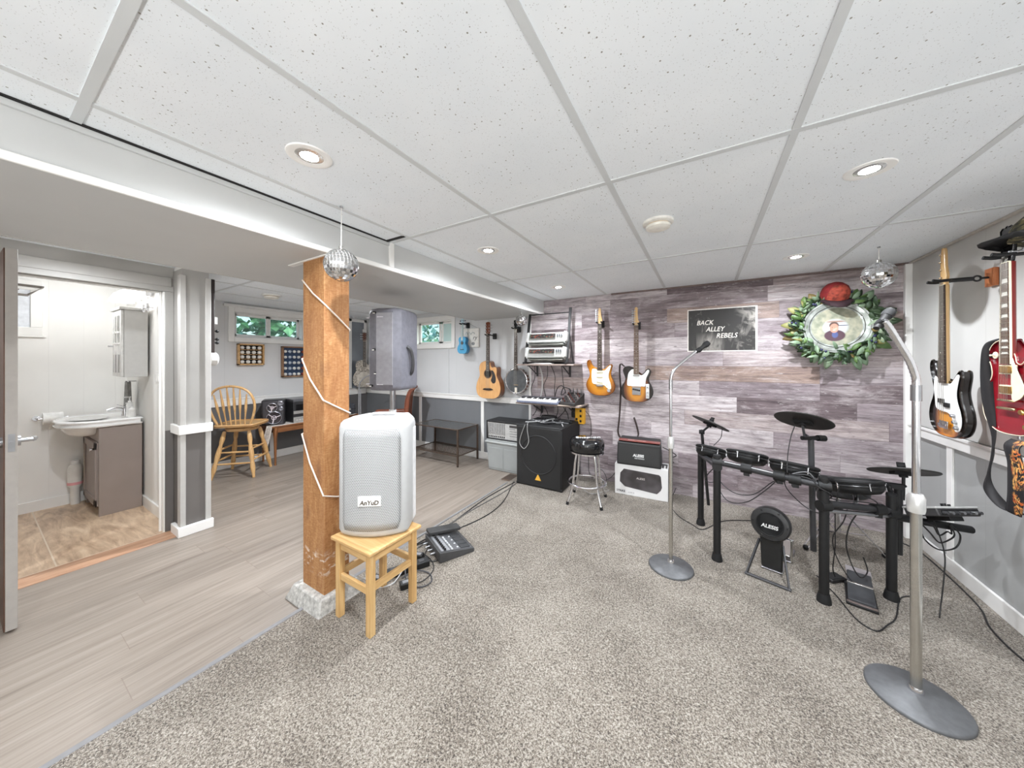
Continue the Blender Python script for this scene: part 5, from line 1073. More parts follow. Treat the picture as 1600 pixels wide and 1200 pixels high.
for i in range(9):
    p0 = Vector((-1.78 + rnd.uniform(0, .06), 3.22 + rnd.uniform(0, .3), .687)); pts = [p0]
    for k_ in range(5): pts.append(Vector((-1.74 + .44 * (k_ + 1) / 5 + rnd.uniform(-.05, .05), 3.25 + rnd.uniform(0, .33), .687 + rnd.uniform(0, .018))))
    m = [CABLE, mat(84, 84, 86, .4), CABLE, mat(172, 172, 172, .4)][i % 4]
    cord(['thick black', 'dark grey', 'matte black', 'pale grey', 'glossy black', 'slate grey', 'thin black', 'light grey', 'jet black'][i] + ' cable in the tangle on top of the big black cabinet', [tuple(p) for p in pts], .0055, m, 8, group='cables piled on the black cabinet')
cord('pale loop of cable hanging over the front of the big black cabinet', [(-1.70, 3.24, .69), (-1.665, 3.15, .692), (-1.66, 3.138, .62), (-1.645, 3.138, .50), (-1.70, 3.138, .42), (-1.755, 3.138, .47), (-1.74, 3.138, .56), (-1.69, 3.14, .685)], .0042, mat(150, 150, 148, .4), 8)
t = thing('coiled_cable', 'thick coil of black cable on the rear of the big black cabinet', 'cable', (-1.60, 3.58, .684))
b = MB()
for i in range(4): b.torus((0, 0, .006 + i * .011), .10 - .006 * (i % 2), .006, 28, 6, sc=(1, .55, 1))
obj('coil', b, CABLE, t)
# ------------------------------------------------------------------ wall stand with two shelves
SHW = wood(C(112, 98, 92), C(150, 134, 126), C(176, 160, 152), 'X', 1, .5, 'grey_shelf')
t = thing('wall_shelf', 'grey wooden wall shelf holding the silver twin-unit rack', 'shelf', (-1.61, 3.58, 1.33))
obj('board', MB().bb(-.36, .37, -.14, .155, 0, .018), SHW, t, bevel=.003)
for x in (-.22, .22): obj('bracket', MB().bb(x - .012, x + .012, -.10, .155, -.012, 0).bb(x - .012, x + .012, .140, .155, -.14, 0).bar((x, -.08, -.008), (x, .145, -.12), .016, .008), DKGREY, t, bevel=.002)
t = thing('tabletop_rack', 'black metal rack frame on the upper shelf behind the two silver units', 'equipment rack', (-1.60, 3.55, 1.349))
for x in (-.265, .265):
    obj('upright', MB().bar((x, -.07, .02), (x, .05, .66 if x > 0 else .62), .018, .03, up=(1, 0, 0)), BLACKM, t, bevel=.002); obj('foot_bar', MB().bb(x - .011, x + .011, -.13, .16, .0, .022), BLACKM, t, bevel=.002)
obj('cross_bar', MB().bb(-.265, .265, .045, .055, .60, .612), BLACKM, t, bevel=.002); obj('rear_bar', MB().bb(-.265, .265, .12, .14, .0, .02), BLACKM, t, bevel=.002)
obj('side_strut', MB().bar((.265, .14, .02), (.265, .02, .35), .012, .012), DKGREY, t)
def m_display():
    q = G('display_strip'); x, y, z = q.xyz(); r = q.wn(q.comb(q.ma('FLOOR', q.ma('MULTIPLY', x, 60)), q.ma('FLOOR', q.ma('MULTIPLY', z, 90)), 1), 0)
    col = q.ramp(r, [(0, C(40, 38, 38)), (.5, C(66, 60, 58)), (.72, C(120, 66, 56)), (.85, C(92, 108, 88)), (1, C(170, 166, 160))], 'CONSTANT'); return q.fin(col, .3)
MDISP = m_display()
SIL = mat(214, 216, 214, .3, .35, var=.02)
for i, (z, lab) in enumerate(((.12, 'lower silver rounded sound unit with a dark display strip in the black rack'), (.30, 'upper silver rounded sound unit with a dark display strip in the black rack'))):
    u = thing('sound_unit', lab, 'audio unit', (-1.60, 3.53 + .03 * i, 1.349 + z), 0, 'silver units in the rack'); u.rotation_euler = (R(-8), 0, 0); MW[u.name] = Matrix.Translation(u.location) @ RX(-8)
    pr = [(-.09, -.01), (-.085, -.055), (-.05, -.07), (.05, -.075), (.07, -.05), (.075, .06), (.0, .075), (-.08, .07), (-.095, .05)]
    # profile in local yz, extruded along x
    P = [(p.x, p.y) for p in spline([(a, b_, 0) for a, b_ in pr], 4, True)]
    obj('housing', MB().prism(P, -.245, .245, Matrix(((0, 1, 0, 0), (1, 0, 0, 0), (0, 0, 1, 0), (0, 0, 0, 1))), rd=.012), SIL, u)
    obj('display', MB().bb(-.20, .13, -.1005, -.09, -.008, .042), MDISP, u, bevel=.003)
    for k_ in range(3): obj('button', MB().box((.155 + k_ * .025, -.094, .02), (.016, .012, .03)), mat(90, 92, 94, .3), u, bevel=.002)
    obj('end_cap', MB().bb(.235, .262, -.085, .06, -.05, .065).bb(-.262, -.235, -.085, .06, -.05, .065), mat(226, 226, 224, .35), u, bevel=.012, seg=3)
    obj('underside_panel', MB().bb(-.22, .22, -.062, .05, -.085, -.07), mat(122, 122, 116, .3, .4), u, bevel=.006)
t = thing('paper_stack', 'loose white papers under the silver units on the upper shelf', 'paper', (-1.66, 3.49, 1.3485)); 
for i in range(4): obj('sheet', MB().box((.01 * i, 0, .0015 + i * .003), (.30 - i * .03, .09, .0022), RZ(i * 3 - 4)), mat(238, 236, 232, .7), t)
t = thing('wall_shelf', 'lower grey wall shelf under the small keyboard and the mixer', 'shelf', (-1.565, 3.56, .868))
obj('board', MB().bb(-.40, .40, -.15, .175, 0, .018), SHW, t, bevel=.003)
for x in (-.2, .25): obj('bracket', MB().bb(x - .012, x + .012, -.10, .175, -.012, 0).bb(x - .012, x + .012, .160, .175, -.14, 0).bar((x, -.08, -.008), (x, .165, -.12), .016, .008), DKGREY, t, bevel=.002)
t = thing('keyboard', 'small blue-grey music keyboard with white keys on the lower wall shelf', 'keyboard', (-1.66, 3.47, .8885), 2)
KT = RX(7)
obj('case', MB().bb(-.27, .25, -.095, .09, .012, .040, KT).bb(-.25, .23, .04, .08, 0, .02), mat(120, 126, 146, .4), t, bevel=.006)
obj('control_panel', MB().bb(-.268, .248, .035, .088, .038, .058, KT), mat(66, 66, 72, .45), t, bevel=.003)
for i in range(22):
    x = -.25 + i * .0222; obj('white_key', MB().bb(x, x + .0205, -.093, .034, .036, .052, KT), WHITE, t, bevel=.0015)
for i in range(22):
    if i % 7 not in (2, 6): x = -.25 + i * .0222; obj('black_key', MB().bb(x + .0155, x + .0265, -.03, .034, .05, .060, KT), BLACK, t, bevel=.001)
t = thing('small_mixer', 'small black mixer with upright knobs to the right of the keyboard', 'mixer', (-1.29, 3.52, .887), -8)
obj('body', MB().add([(-.10, -.12, 0), (.10, -.12, 0), (.10, .12, 0), (-.10, .12, 0), (-.10, -.12, .03), (.10, -.12, .03), (.10, .12, .13), (-.10, .12, .13)], [(3, 2, 1, 0), (4, 5, 6, 7), (0, 1, 5, 4), (1, 2, 6, 5), (2, 3, 7, 6), (3, 0, 4, 7)]), mat(46, 44, 44, .5), t, bevel=.004)
ML_ = T(0, 0, .08) @ RX(22.6)
for i in range(5):
    for j in range(5): obj('knob', MB().cyl((-.08 + i * .04, -.10 + j * .045, 0), (-.08 + i * .04, -.10 + j * .045, .022), .008, .006, 8, ML_), [mat(150, 140, 136, .4), mat(96, 50, 44, .4), mat(70, 66, 66, .4)][(i + j) % 3], t)
for i in range(4): obj('plug', MB().cyl((-.075 + i * .05, .10, .0), (-.075 + i * .05, .11, .06), .008, n=8, M=ML_), STEEL, t)
t = thing('paper_leaflet', 'pale leaflet sticking out over the right end of the lower shelf', 'paper', (-1.30, 3.44, .8865), 16)
obj('sheet', MB().bb(-.12, .14, -.05, .05, 0, .003), mat(206, 188, 172, .7), t)
wires = [((-1.78, 3.55, 1.33), (-1.80, 3.60, 1.18), (-1.86, 3.62, 1.05), (-1.84, 3.6, .95)), ((-1.72, 3.56, 1.33), (-1.70, 3.60, 1.2), (-1.71, 3.62, 1.05), (-1.72, 3.60, .94)), ((-1.62, 3.58, 1.33), (-1.63, 3.6, 1.2), (-1.69, 3.62, 1.08), (-1.66, 3.62, .95)), ((-1.56, 3.55, 1.33), (-1.54, 3.62, 1.2), (-1.55, 3.63, 1.05), (-1.54, 3.62, .94)), ((-1.43, 3.56, 1.33), (-1.44, 3.62, 1.18), (-1.43, 3.63, 1.08), (-1.40, 3.62, 1.0))]
wn_ = ['leftmost', 'second', 'middle', 'fourth', 'rightmost']
for i, p in enumerate(wires): cord('%s of the five cables dropping from upper to lower wall shelf' % wn_[i], p, .004 if i != 1 else .008, CABLE if i != 1 else mat(180, 178, 176, .4), group='cables between the wall shelves')
cord('black loops of cable above the small mixer on the lower shelf', [(-1.54, 3.62, .96), (-1.50, 3.6, 1.06), (-1.44, 3.6, 1.09), (-1.40, 3.6, 1.02), (-1.46, 3.62, .98), (-1.42, 3.6, 1.07), (-1.34, 3.6, 1.05), (-1.33, 3.58, 1.0)], .005)
for i, (x, x2) in enumerate(((-1.80, -1.83), (-1.74, -1.73), (-1.70, -1.62), (-1.52, -1.53), (-1.44, -1.36), (-1.42, -1.50))):
    cord('%s black cable dropping from the lower shelf to the big black cabinet' % ['first', 'second', 'third', 'fourth', 'fifth', 'sixth'][i], [(x, 3.62, .866), (x + .01, 3.64, .82), ((x + x2) / 2 + .015, 3.63, .76), (x2, 3.6, .70)], .004, group='cables under the lower shelf')
t = thing('power_box', 'yellow power outlet box on the plank wall right of the big black cabinet', 'power outlet', (-1.255, 3.735, .745))
obj('housing', MB().bb(-.055, .06, -.07, 0, -.10, .09), mat(226, 168, 44, .4, var=.04), t, bevel=.01)
for x, z in ((.018, .055), (.018, -.005), (.018, -.065), (-.03, -.045)): obj('socket', MB().box((x, -.071, z), (.024, .006, .028)), BLACK, t, bevel=.004)
obj('top_bracket', MB().bb(-.075, .075, -.075, 0, .09, .115), mat(58, 48, 44, .5), t, bevel=.004); obj('plug', MB().box((-.07, -.05, .03), (.05, .05, .12)), BLACK, t, bevel=.01)
cord('thin black cable hanging down from the yellow power box', [(-1.19, 3.70, .80), (-1.14, 3.72, .72), (-1.13, 3.725, .55), (-1.16, 3.72, .35), (-1.15, 3.70, .1)], .003)
cord('thick black cord running down the wall below the yellow power box', [(-1.27, 3.70, .645), (-1.275, 3.715, .5), (-1.27, 3.715, .25), (-1.26, 3.70, .05)], .007)
# ------------------------------------------------------------------ chrome bar stool
t = thing('bar_stool', 'chrome workshop stool with a thick shiny black seat and white lettering', 'stool', (-.985, 3.11, .014), 8)
obj('seat', MB().lathe([(0, .49), (.15, .49), (.163, .505), (.168, .55), (.165, .585), (.15, .61), (.10, .622), (0, .626)], 40), mat(20, 21, 23, .12, 0, var=.1, Coat_Weight=.5), t, smooth=60)
obj('seat_rim', MB().lathe([(.15, .475), (.165, .478), (.165, .492), (.15, .492)], 36), CHROME, t)
lt = lettering('Snap-on', .075, mat(232, 232, 232, .4), t, RZ(25) @ T(0, -.03, .6275) @ RX(-90), .001, .2, bold=.001)
for i, a in enumerate((45, 135, 225, 315)):
    c, s = cos(R(a)), sin(R(a)); obj('leg', MB().tube(spline([(.115 * c, .115 * s, .49), (.135 * c, .135 * s, .40), (.165 * c, .165 * s, .17), (.222 * c, .222 * s, .012)], 5), .0115, 10), CHROME, t)
    obj('foot_cap', MB().cyl((.2185 * c, .2185 * s, .026), (.226 * c, .226 * s, 0), .0145, n=12), RUBBER, t)
obj('foot_ring', MB().torus((0, 0, .185), .178, .0115, 48, 10), CHROME, t)
cord('grey cable lying on the carpet under the chrome stool', [(-1.10, 3.35, Zc), (-1.0, 3.28, Zc), (-.92, 3.36, Zc), (-.86, 3.45, .02), (-.95, 3.5, Zc), (-1.05, 3.42, Zc)], .005, mat(150, 146, 142, .4))
cord('tangled black cable behind the chrome stool by the plank wall', [(-1.15, 3.70, .1), (-1.08, 3.62, .06), (-1.0, 3.66, .16), (-.92, 3.6, .08), (-1.0, 3.55, .03), (-.88, 3.62, .1), (-.82, 3.68, .2), (-.80, 3.7, .3)], .003)
# ------------------------------------------------------------------ drum amplifier on its carton
t = thing('carton_box', 'white cardboard carton printed with a dark amplifier, under the small black amplifier', 'box', (-.55, 3.57, .0145), 3)
obj('carton', MB().bb(-.25, .25, -.115, .125, 0, .308), mat(222, 221, 220, .6, var=.015, sc=5), t, bevel=.003)
q = G('printed_amp'); x_, y_, z_ = q.xyz(); n_ = q.noise(q.co(), 6, 2); MPR = q.fin(q.ramp(n_, [(.35, C(54, 50, 50)), (.65, C(88, 84, 86))]), .45)
obj('printed_picture', MB().prism([(-.175, .245), (-.195, .22), (-.20, .13), (-.15, .085), (.15, .06), (.185, .10), (.195, .13), (.185, .235), (.17, .25), (-.16, .265)], -.1162, -.1150), MPR, t)
lettering('ALESIS', .028, mat(214, 208, 204, .5), t, T(0, -.1166, .185), .0003, .1)
lettering('STRIKE', .028, mat(64, 60, 70, .5), t, T(-.19, -.1156, .035), .0003, 0, bold=.0008)
lettering('AMP 8', .022, mat(170, 166, 170, .5), t, T(-.09, -.1156, .03), .0003, 0)
obj('side_label', MB().bb(.14, .24, -.06, .08, .308, .3095), mat(60, 58, 60, .5), t)
obj('side_panel', MB().bb(.2502, .2515, -.11, .12, .004, .304), mat(58, 54, 56, .55), t)
obj('label_stripe', MB().bb(.17, .19, -.10, .0, .3095, .3105).bb(.21, .225, -.1, .02, .3095, .3105), WHITE, t)
t = thing('drum_amplifier', 'small black amplifier with a red-brown top strip standing on the white carton', 'amplifier', (-.57, 3.57, .3245), 3)
obj('cabinet', MB().add([(-.21, -.125, 0), (.21, -.125, 0), (.21, .11, 0), (-.21, .11, 0), (-.205, -.11, .225), (.205, -.11, .225), (.195, .11, .25), (-.195, .11, .25)], [(3, 2, 1, 0), (4, 5, 6, 7), (0, 1, 5, 4), (1, 2, 6, 5), (2, 3, 7, 6), (3, 0, 4, 7)]), mat(40, 40, 40, .55, bump=.2), t, bevel=.012, seg=3)
obj('front_grille', MB().add([(-.195, -.1285, .018), (.195, -.1285, .018), (.19, -.1165, .195), (-.19, -.1165, .195), (-.195, -.122, .018), (.195, -.122, .018), (.19, -.110, .195), (-.19, -.110, .195)], [(0, 1, 2, 3), (0, 4, 5, 1), (1, 5, 6, 2), (2, 6, 7, 3), (3, 7, 4, 0)]), m_grille(C(20, 20, 20), C(48, 48, 48), 190), t)
obj('top_strip', MB().box((0, -.06, .2405), (.395, .085, .008), T(0, 0, 0) @ RX(0)), wood(C(96, 40, 36), C(124, 58, 50), C(140, 72, 62), 'X', 1, .35, 'red_strip'), t, bevel=.003)
AL = T(0, -.1245, .105) @ RX(-4)
lettering('ALESIS', .036, mat(222, 222, 220, .4), t, AL, .0006, .1, bold=.0014)
lettering('ELECTRONICS', .014, mat(206, 206, 204, .4), t, T(.01, -.1262, .078) @ RX(-4), .0005, 0, bold=.0004, sx=1.0)
lettering('DRUM MASTER', .026, mat(216, 186, 178, .4), t, T(-.02, -.062, .2448) @ RX(-90) , .0004, 0, bold=.0006)
cord('black cables bunched behind the small black amplifier', [(-.36, 3.64, .50), (-.28, 3.66, .46), (-.24, 3.68, .42), (-.30, 3.69, .38), (-.26, 3.7, .34)], .005)
# ------------------------------------------------------------------ poster
t = thing('band_poster', 'black and white band poster reading BACK ALLEY REBELS on the plank wall', 'poster', (.145, BY - .0145, 1.688))
def m_poster():
    q = G('poster_print'); x, y, z = q.xyz()
    n = q.noise(q.map((9, 1, 3.4)), 1, 4, .6, 1.4); n2 = q.noise(q.map((5, 1, 9), rot=(0, .7, 0)), 1, 5, .65, 1.0)
    right = q.ramp(x, [(.10, 0), (.27, 1)]); low = q.ma('MULTIPLY', q.ramp(q.ma('MULTIPLY', z, -1), [(.02, 0), (.12, 1)]), q.ramp(q.ma('ABSOLUTE', q.ma('ADD', x, .10)), [(.05, 1), (.14, 0)]))
    a = q.ma('MULTIPLY', q.ramp(n2, [(.5, 0), (.66, 1)]), q.ma('MULTIPLY', right, .75)); b_ = q.ma('MULTIPLY', q.ramp(n, [(.42, 0), (.7, 1)]), q.ma('MULTIPLY', low, .7)); c = q.ma('MULTIPLY', q.ramp(n, [(.58, 0), (.75, 1)]), .35)
    f = q.ma('MAXIMUM', q.ma('MAXIMUM', a, b_), c)
    return q.fin(q.mix(f, C(34, 32, 31), C(206, 200, 192)), .35)
obj('paper', MB().bb(-.286, .286, 0, .0014, -.212, .212), mat(226, 222, 216, .5), t)
obj('print', MB().bb(-.276, .270, -.0008, .0002, -.202, .202), m_poster(), t)
for w_, x, z in (('BACK', -.135, .072), ('ALLEY', -.05, .005), ('REBELS', .045, -.06)): lettering(w_, .064, mat(226, 222, 214, .5), t, T(x, -.0014, z), .0003, .25, bold=.0005, sx=.85)
# ------------------------------------------------------------------ wreath with the framed photograph
t = thing('leafy_wreath', 'leafy green wreath around a round glass-framed photograph on the plank wall', 'wreath', (.94, 3.72, 1.665))
rnd = random.Random(11)
LV = [leafmat(C(55, 83, 38), C(83, 111, 56), C(114, 137, 79)), leafmat(C(88, 114, 89), C(120, 142, 114), C(155, 168, 142)), leafmat(C(30, 50, 32), C(45, 66, 42), C(63, 83, 55)), leafmat(C(120, 120, 66), C(143, 142, 88), C(161, 158, 112)), leafmat(C(89, 76, 43), C(120, 102, 60), C(143, 127, 79))]
b = MB()
def leaf(b, p, d, up, L, W, k):
    d = d.normalized(); s_ = d.cross(up).normalized(); u = s_.cross(d).normalized(); b.mat(k); rows = []
    for i in range(6):
        f_ = i / 5; w = W * sin(pi * min(1, f_ * .92 + .05)) ** .8; c = p + d * L * f_ + u * (.12 * L * sin(pi * f_) - .1 * L * f_); rows.append([c - s_ * w + u * w * .25, c, c + s_ * w + u * w * .25])
    b.sheet(rows)
for i in range(440):
    a = rnd.uniform(0, 2 * pi); rr = rnd.uniform(.19, .27); y = rnd.uniform(-.10, -.01); da = a + rnd.gauss(-.5, 1.0)
    p = Vector((rr * cos(a), y, rr * sin(a))); d = Vector((cos(da), rnd.uniform(-.45, .15), sin(da))); up = Vector((rnd.uniform(-.8, .8), -1, rnd.uniform(-.8, .8)))
    k = rnd.choice((0, 0, 1, 1, 1, 2, 2)) if rnd.random() > .05 else rnd.choice((3, 3, 4))
    if -.3 < sin(a) and cos(a) > .5 and rnd.random() < .5: k = 2
    leaf(b, p, d, up, rnd.uniform(.04, .09), rnd.uniform(.010, .022), k)
for a, L, k in ((-68, .15, 1), (-60, .13, 1), (52, .12, 1), (150, .12, 3), (175, .12, 3), (195, .12, 4), (-30, .13, 0), (20, .13, 2), (5, .14, 2), (-100, .12, 1), (-118, .1, 2), (120, .1, 4)): leaf(b, Vector((.235 * cos(R(a)), -.05, .235 * sin(R(a)))), Vector((cos(R(a)), -.15, sin(R(a)))), Vector((0, -1, 0)), L, .03, k)
o_ = obj('foliage', b, LV, t, solid=.0006)
obj('ring_base', MB().torus((0, 0, 0), .235, .022, 40, 8, M=T(0, -.012, 0) @ RX(90)), mat(84, 72, 56, .8), t)
b = MB()
for i in range(60):
    a = rnd.choice((R(118), R(170), R(-110), R(-75), R(-25), R(80), R(215))) + rnd.uniform(-.16, .16); rr = rnd.uniform(.21, .29); b.sph((rr * cos(a), rnd.uniform(-.10, -.04), rr * sin(a)), .0095, 8, 6)
o_ = obj('berries', b, mat(44, 48, 84, .35), t); o_['kind'] = 'stuff'
obj('plate_rim', MB().lathe([(.150, .0), (.155, .012), (.185, .022), (.212, .026), (.214, .020), (.19, .008), (.15, -.004)], 56, T(0, -.058, 0) @ RX(90)), mat(172, 178, 172, .08, .2, var=.3, sc=14, Coat_Weight=.6), t)
obj('rim_line', MB().torus((0, 0, 0), .168, .0022, 56, 6, M=T(0, -.076, 0) @ RX(90)).torus((0, 0, 0), .200, .0012, 56, 6, M=T(0, -.083, 0) @ RX(90)), mat(52, 50, 47, .3), t)
def m_portrait():
    q = G('printed_portrait'); x, y, z = q.xyz(); v = q.co()
    nz = q.noise(v, 26, 3); 
    def el(cx, cz, rx, rz, soft=.12):
        d = q.ma('SQRT', q.ma('ADD', q.ma('POWER', q.ma('DIVIDE', q.ma('SUBTRACT', x, cx), rx), 2), q.ma('POWER', q.ma('DIVIDE', q.ma('SUBTRACT', z, cz), rz), 2)))
        return q.ramp(d, [(1 - soft, 1), (1 + soft, 0)])
    def rc(x0, x1, z0, z1):
        a = q.ma('MULTIPLY', q.ma('GREATER_THAN', x, x0), q.ma('LESS_THAN', x, x1)); return q.ma('MULTIPLY', a, q.ma('MULTIPLY', q.ma('GREATER_THAN', z, z0), q.ma('LESS_THAN', z, z1)))
    col = q.ramp(nz, [(.3, C(134, 140, 122)), (.5, C(160, 162, 144)), (.7, C(184, 178, 156))])
    sc_ = el(-.005, -.005, .085, .075, .25); col = q.mix(sc_, col, C(206, 210, 216))
    col = q.mix(q.ma('MULTIPLY', rc(-.06, .075, .035, .05), sc_), col, C(166, 140, 128)); col = q.mix(q.ma('MULTIPLY', rc(.01, .075, .006, .012), sc_), col, C(70, 72, 86))
    col = q.mix(el(-.01, -.072, .068, .05, .12), col, C(88, 66, 76)); col = q.mix(q.ma('MULTIPLY', el(-.008, -.066, .022, .030, .3), .9), col, C(84, 98, 148))
    col = q.mix(el(-.014, .012, .031, .030, .12), col, C(104, 86, 80)); col = q.mix(el(-.013, -.012, .0285, .040, .12), col, C(206, 152, 132)); col = q.mix(el(-.006, -.016, .016, .022, .5), col, C(224, 176, 156)); col = q.mix(el(-.012, -.006, .003, .010, .5), col, C(190, 132, 114))
    for cx in (-.024, -.004): col = q.mix(el(cx, -.004, .0045, .0022, .3), col, C(110, 78, 74))
    col = q.mix(el(-.014, -.028, .010, .004, .3), col, C(232, 214, 208))
    return q.fin(col, .2, 0, Coat_Weight=.5)
obj('portrait_print', MB().lathe([(0, 0), (.165, 0), (.165, .004), (0, .004)], 56, T(0, -.066, 0) @ RX(90)), m_portrait(), t)
RC = mat(132, 34, 36, .8, var=.12)
cap((.93, 3.668, 1.912), (R(34), 0, R(8)), 'dark red cap with a pale front resting on top of the leafy wreath', RC, mat(48, 28, 34, .8), mat(150, 62, 46, .8, var=.3, sc=40))
# ------------------------------------------------------------------ microphone stands
def mic_stand(loc, label, zcl, ztop, neck, mic0, mic1, rb=.135, rp=.0125):
    t = thing('microphone_stand', label, 'microphone stand', loc, 0, 'chrome microphone stands')
    obj('base', MB().lathe([(rb, 0), (rb, .008), (rb * .96, .013), (rb * .45, .021), (.03, .032), (.0, .034)], 48), mat(96, 97, 99, .45, .3, var=.06, sc=40), t, smooth=60)
    obj('base_collar', MB().lathe([(.022, .03), (.022, .04), (.018, .05), (0, .05)], 20), CHROME, t)
    obj('lower_tube', MB().cyl((0, 0, .04), (0, 0, zcl - .03), rp, n=20), SATIN, t)
    obj('clutch', MB().lathe([(.0, zcl - .045), (rp * 1.45, zcl - .045), (rp * 1.6, zcl - .03), (rp * 1.6, zcl + .015), (rp * 1.2, zcl + .03), (0, zcl + .03)], 20), mat(222, 222, 220, .25, .6), t)
    obj('upper_tube', MB().cyl((0, 0, zcl + .02), (0, 0, ztop), rp * .72, n=16), CHROME, t)
    obj('neck_collar', MB().cyl((0, 0, ztop - .02), (0, 0, ztop + .045), rp * .95, n=16), STEEL, t)
    P = spline([(0, 0, ztop + .02)] + neck, 8)
    b = MB(); rs = [rp * (.78 if i % 2 else .70) for i in range(len(P))]; b.tube(P, rs, 12); obj('gooseneck', b, CHROME, t)
    a, c = Vector(mic0), Vector(mic1); d = (c - a)
    obj('microphone', MB().tube([a, a + d * .15, a + d * .62, a + d * .66, a + d], [.010, .011, .014, .017, .017], 16), mat(34, 33, 33, .65), t)
    obj('mic_grille', MB().tube([a + d * .66, a + d * .8, a + d * .95, a + d], [.018, .0205, .018, .009], 16), mat(30, 30, 31, .8, var=.2, sc=200), t)
    obj('mic_clip', MB().tube([Vector(neck[-1]), a + d * .2, a + d * .35], [.011, .016, .016], 12), RUBBER, t)
    return t
mic_stand((-.187, 2.385, .0145), 'chrome gooseneck microphone stand in front of the band poster', .835, 1.20, [(0, 0, 1.245), (.010, .006, 1.29), (.036, .021, 1.33), (.09, .053, 1.382), (.145, .085, 1.432)], (.145, .085, 1.425), (.215, .125, 1.49))
mic_stand((.741, 1.962, .0145), 'chrome gooseneck microphone stand nearest the camera, at the right', .80, 1.225, [(.0, 0, 1.26), (-.002, -.001, 1.30), (-.022, -.013, 1.365), (-.055, -.033, 1.43), (-.09, -.054, 1.495), (-.112, -.067, 1.53)], (-.135, -.07, 1.50), (-.075, -.015, 1.575), .145, .0165)
# ------------------------------------------------------------------ electronic drum kit on its rack
t = thing('electronic_drum_kit', 'black electronic drum kit on a tubular rack with three tilted cymbal pads', 'drum kit', (.45, 2.70, .014))
DRK = mat(19, 19, 20, .5, var=.08); TUB = mat(50, 50, 52, .4, .2, var=.05); PADM = mat(58, 58, 58, .65, var=.05); RIM = mat(34, 34, 35, .35)
z0 = .014
def post(x, y, z, r=.0225):
    p = obj('rack_post', MB().cyl((x, y, z0 + .03), (x, y, z), r, n=20), DRK, t, world=True)
    obj('post_cap', MB().cyl((x, y, z), (x, y, z + .012), r * 1.06, r * .95, 20), RUBBER, t, world=True)
    obj('post_foot', MB().lathe([(r * 1.45, 0), (r * 1.4, .02), (r * 1.12, .05), (0, .05)], 20, T(x, y, z0)), RUBBER, t, world=True)
PA, PB, PC, PD = (-.02, 3.14), (.08, 2.635), (.589, 2.485), (.93, 2.712)
post(*PA, .65); post(*PB, .725); post(*PC, .715); post(*PD, .61)
def rbar(p0, p1, r=.019, m=TUB): obj('rack_bar', MB().cyl(p0, p1, r, n=18), m, t, world=True)
def clamp(p, d, r=.03, L=.055): 
    d = Vector(d).normalized(); p = Vector(p); obj('clamp', MB().cyl(p - d * L / 2, p + d * L / 2, r, n=18).box(p + Vector((0, 0, -.03)), (.03, .03, .03)), DRK, t, world=True)
rbar((*PB, .688), (*PC, .672)); rbar((*PB, .66), (*PA, .60)); rbar((*PC, .575), (*PD, .52)); rbar((*PC, .535), (*PD, .49), .012, STEEL)
rbar((*PD, .49), (1.285, 2.86, .44), .020, DRK)
for p, d in (((*PB, .688), (1, 0, 0)), ((*PC, .672), (1, 0, 0)), ((*PB, .66), (0, 1, 0)), ((*PC, .56), (1, .6, 0)), ((*PD, .51), (1, .5, 0)), ((.24, 2.588, .683), (1, -.3, 0)), ((.40, 2.54, .678), (1, -.3, 0)), ((.47, 2.52, .676), (1, -.3, 0)), ((.86, 2.665, .532), (1, .6, 0))): clamp(p, d)
def frame_from(n, c):
    n = Vector(n).normalized(); q = n.to_track_quat('Z', 'Y'); return Matrix.Translation(c) @ q.to_matrix().to_4x4()
def drum_pad(c, n, r, link):
    M = frame_from(n, c)
    p = obj('drum_pad', MB().lathe([(0, -.055), (r * .5, -.055), (r * .86, -.045), (r * .97, -.030), (r, -.020), (r, -.006), (r * .965, -.004), (r * .965, .002), (r, .004), (r, .012), (r * .97, .016), (0, .016)], 40, M), DRK, t, world=True)
    I = M
    def sub(name, mb, m): 
        o = obj(name, mb, m, t, world=True); o.parent = p; return o
    sub('rubber_rim', MB().torus((0, 0, .018), r * .985, .011, 44, 8, M=M), RUBBER); sub('playing_head', MB().lathe([(0, .017), (r * .9, .017), (r * .9, .013), (0, .013)], 36, M), PADM)
    sub('rim_hoop', MB().torus((0, 0, -.004), r * 1.01, .006, 44, 6, M=M), RIM)
    for k_ in range(6):
        a = 2 * pi * k_ / 6 + .3; sub('tension_lug', MB().cyl((r * 1.03 * cos(a), r * 1.03 * sin(a), -.025), (r * 1.03 * cos(a), r * 1.03 * sin(a), .018), .0035, n=8, M=M).box((r * 1.03 * cos(a), r * 1.03 * sin(a), .012), (.010, .010, .008), M), CHROME)
    cw = M @ Vector((0, 0, -.05)); obj('pad_arm', MB().tube([cw, cw + Vector((0, -.02, -.03)), Vector(link)], .011, 10), STEEL, t, world=True)
drum_pad((.05, 3.03, .665), (.15, .35, 1), .10, (.055, 2.80, .64)); drum_pad((.263, 2.83, .705), (.10, .30, 1), .115, (.25, 2.59, .69)); drum_pad((.495, 2.70, .70), (.12, .26, 1), .118, (.46, 2.53, .685)); drum_pad((.775, 2.73, .64), (-.12, .22, 1), .128, (.75, 2.60, .56))
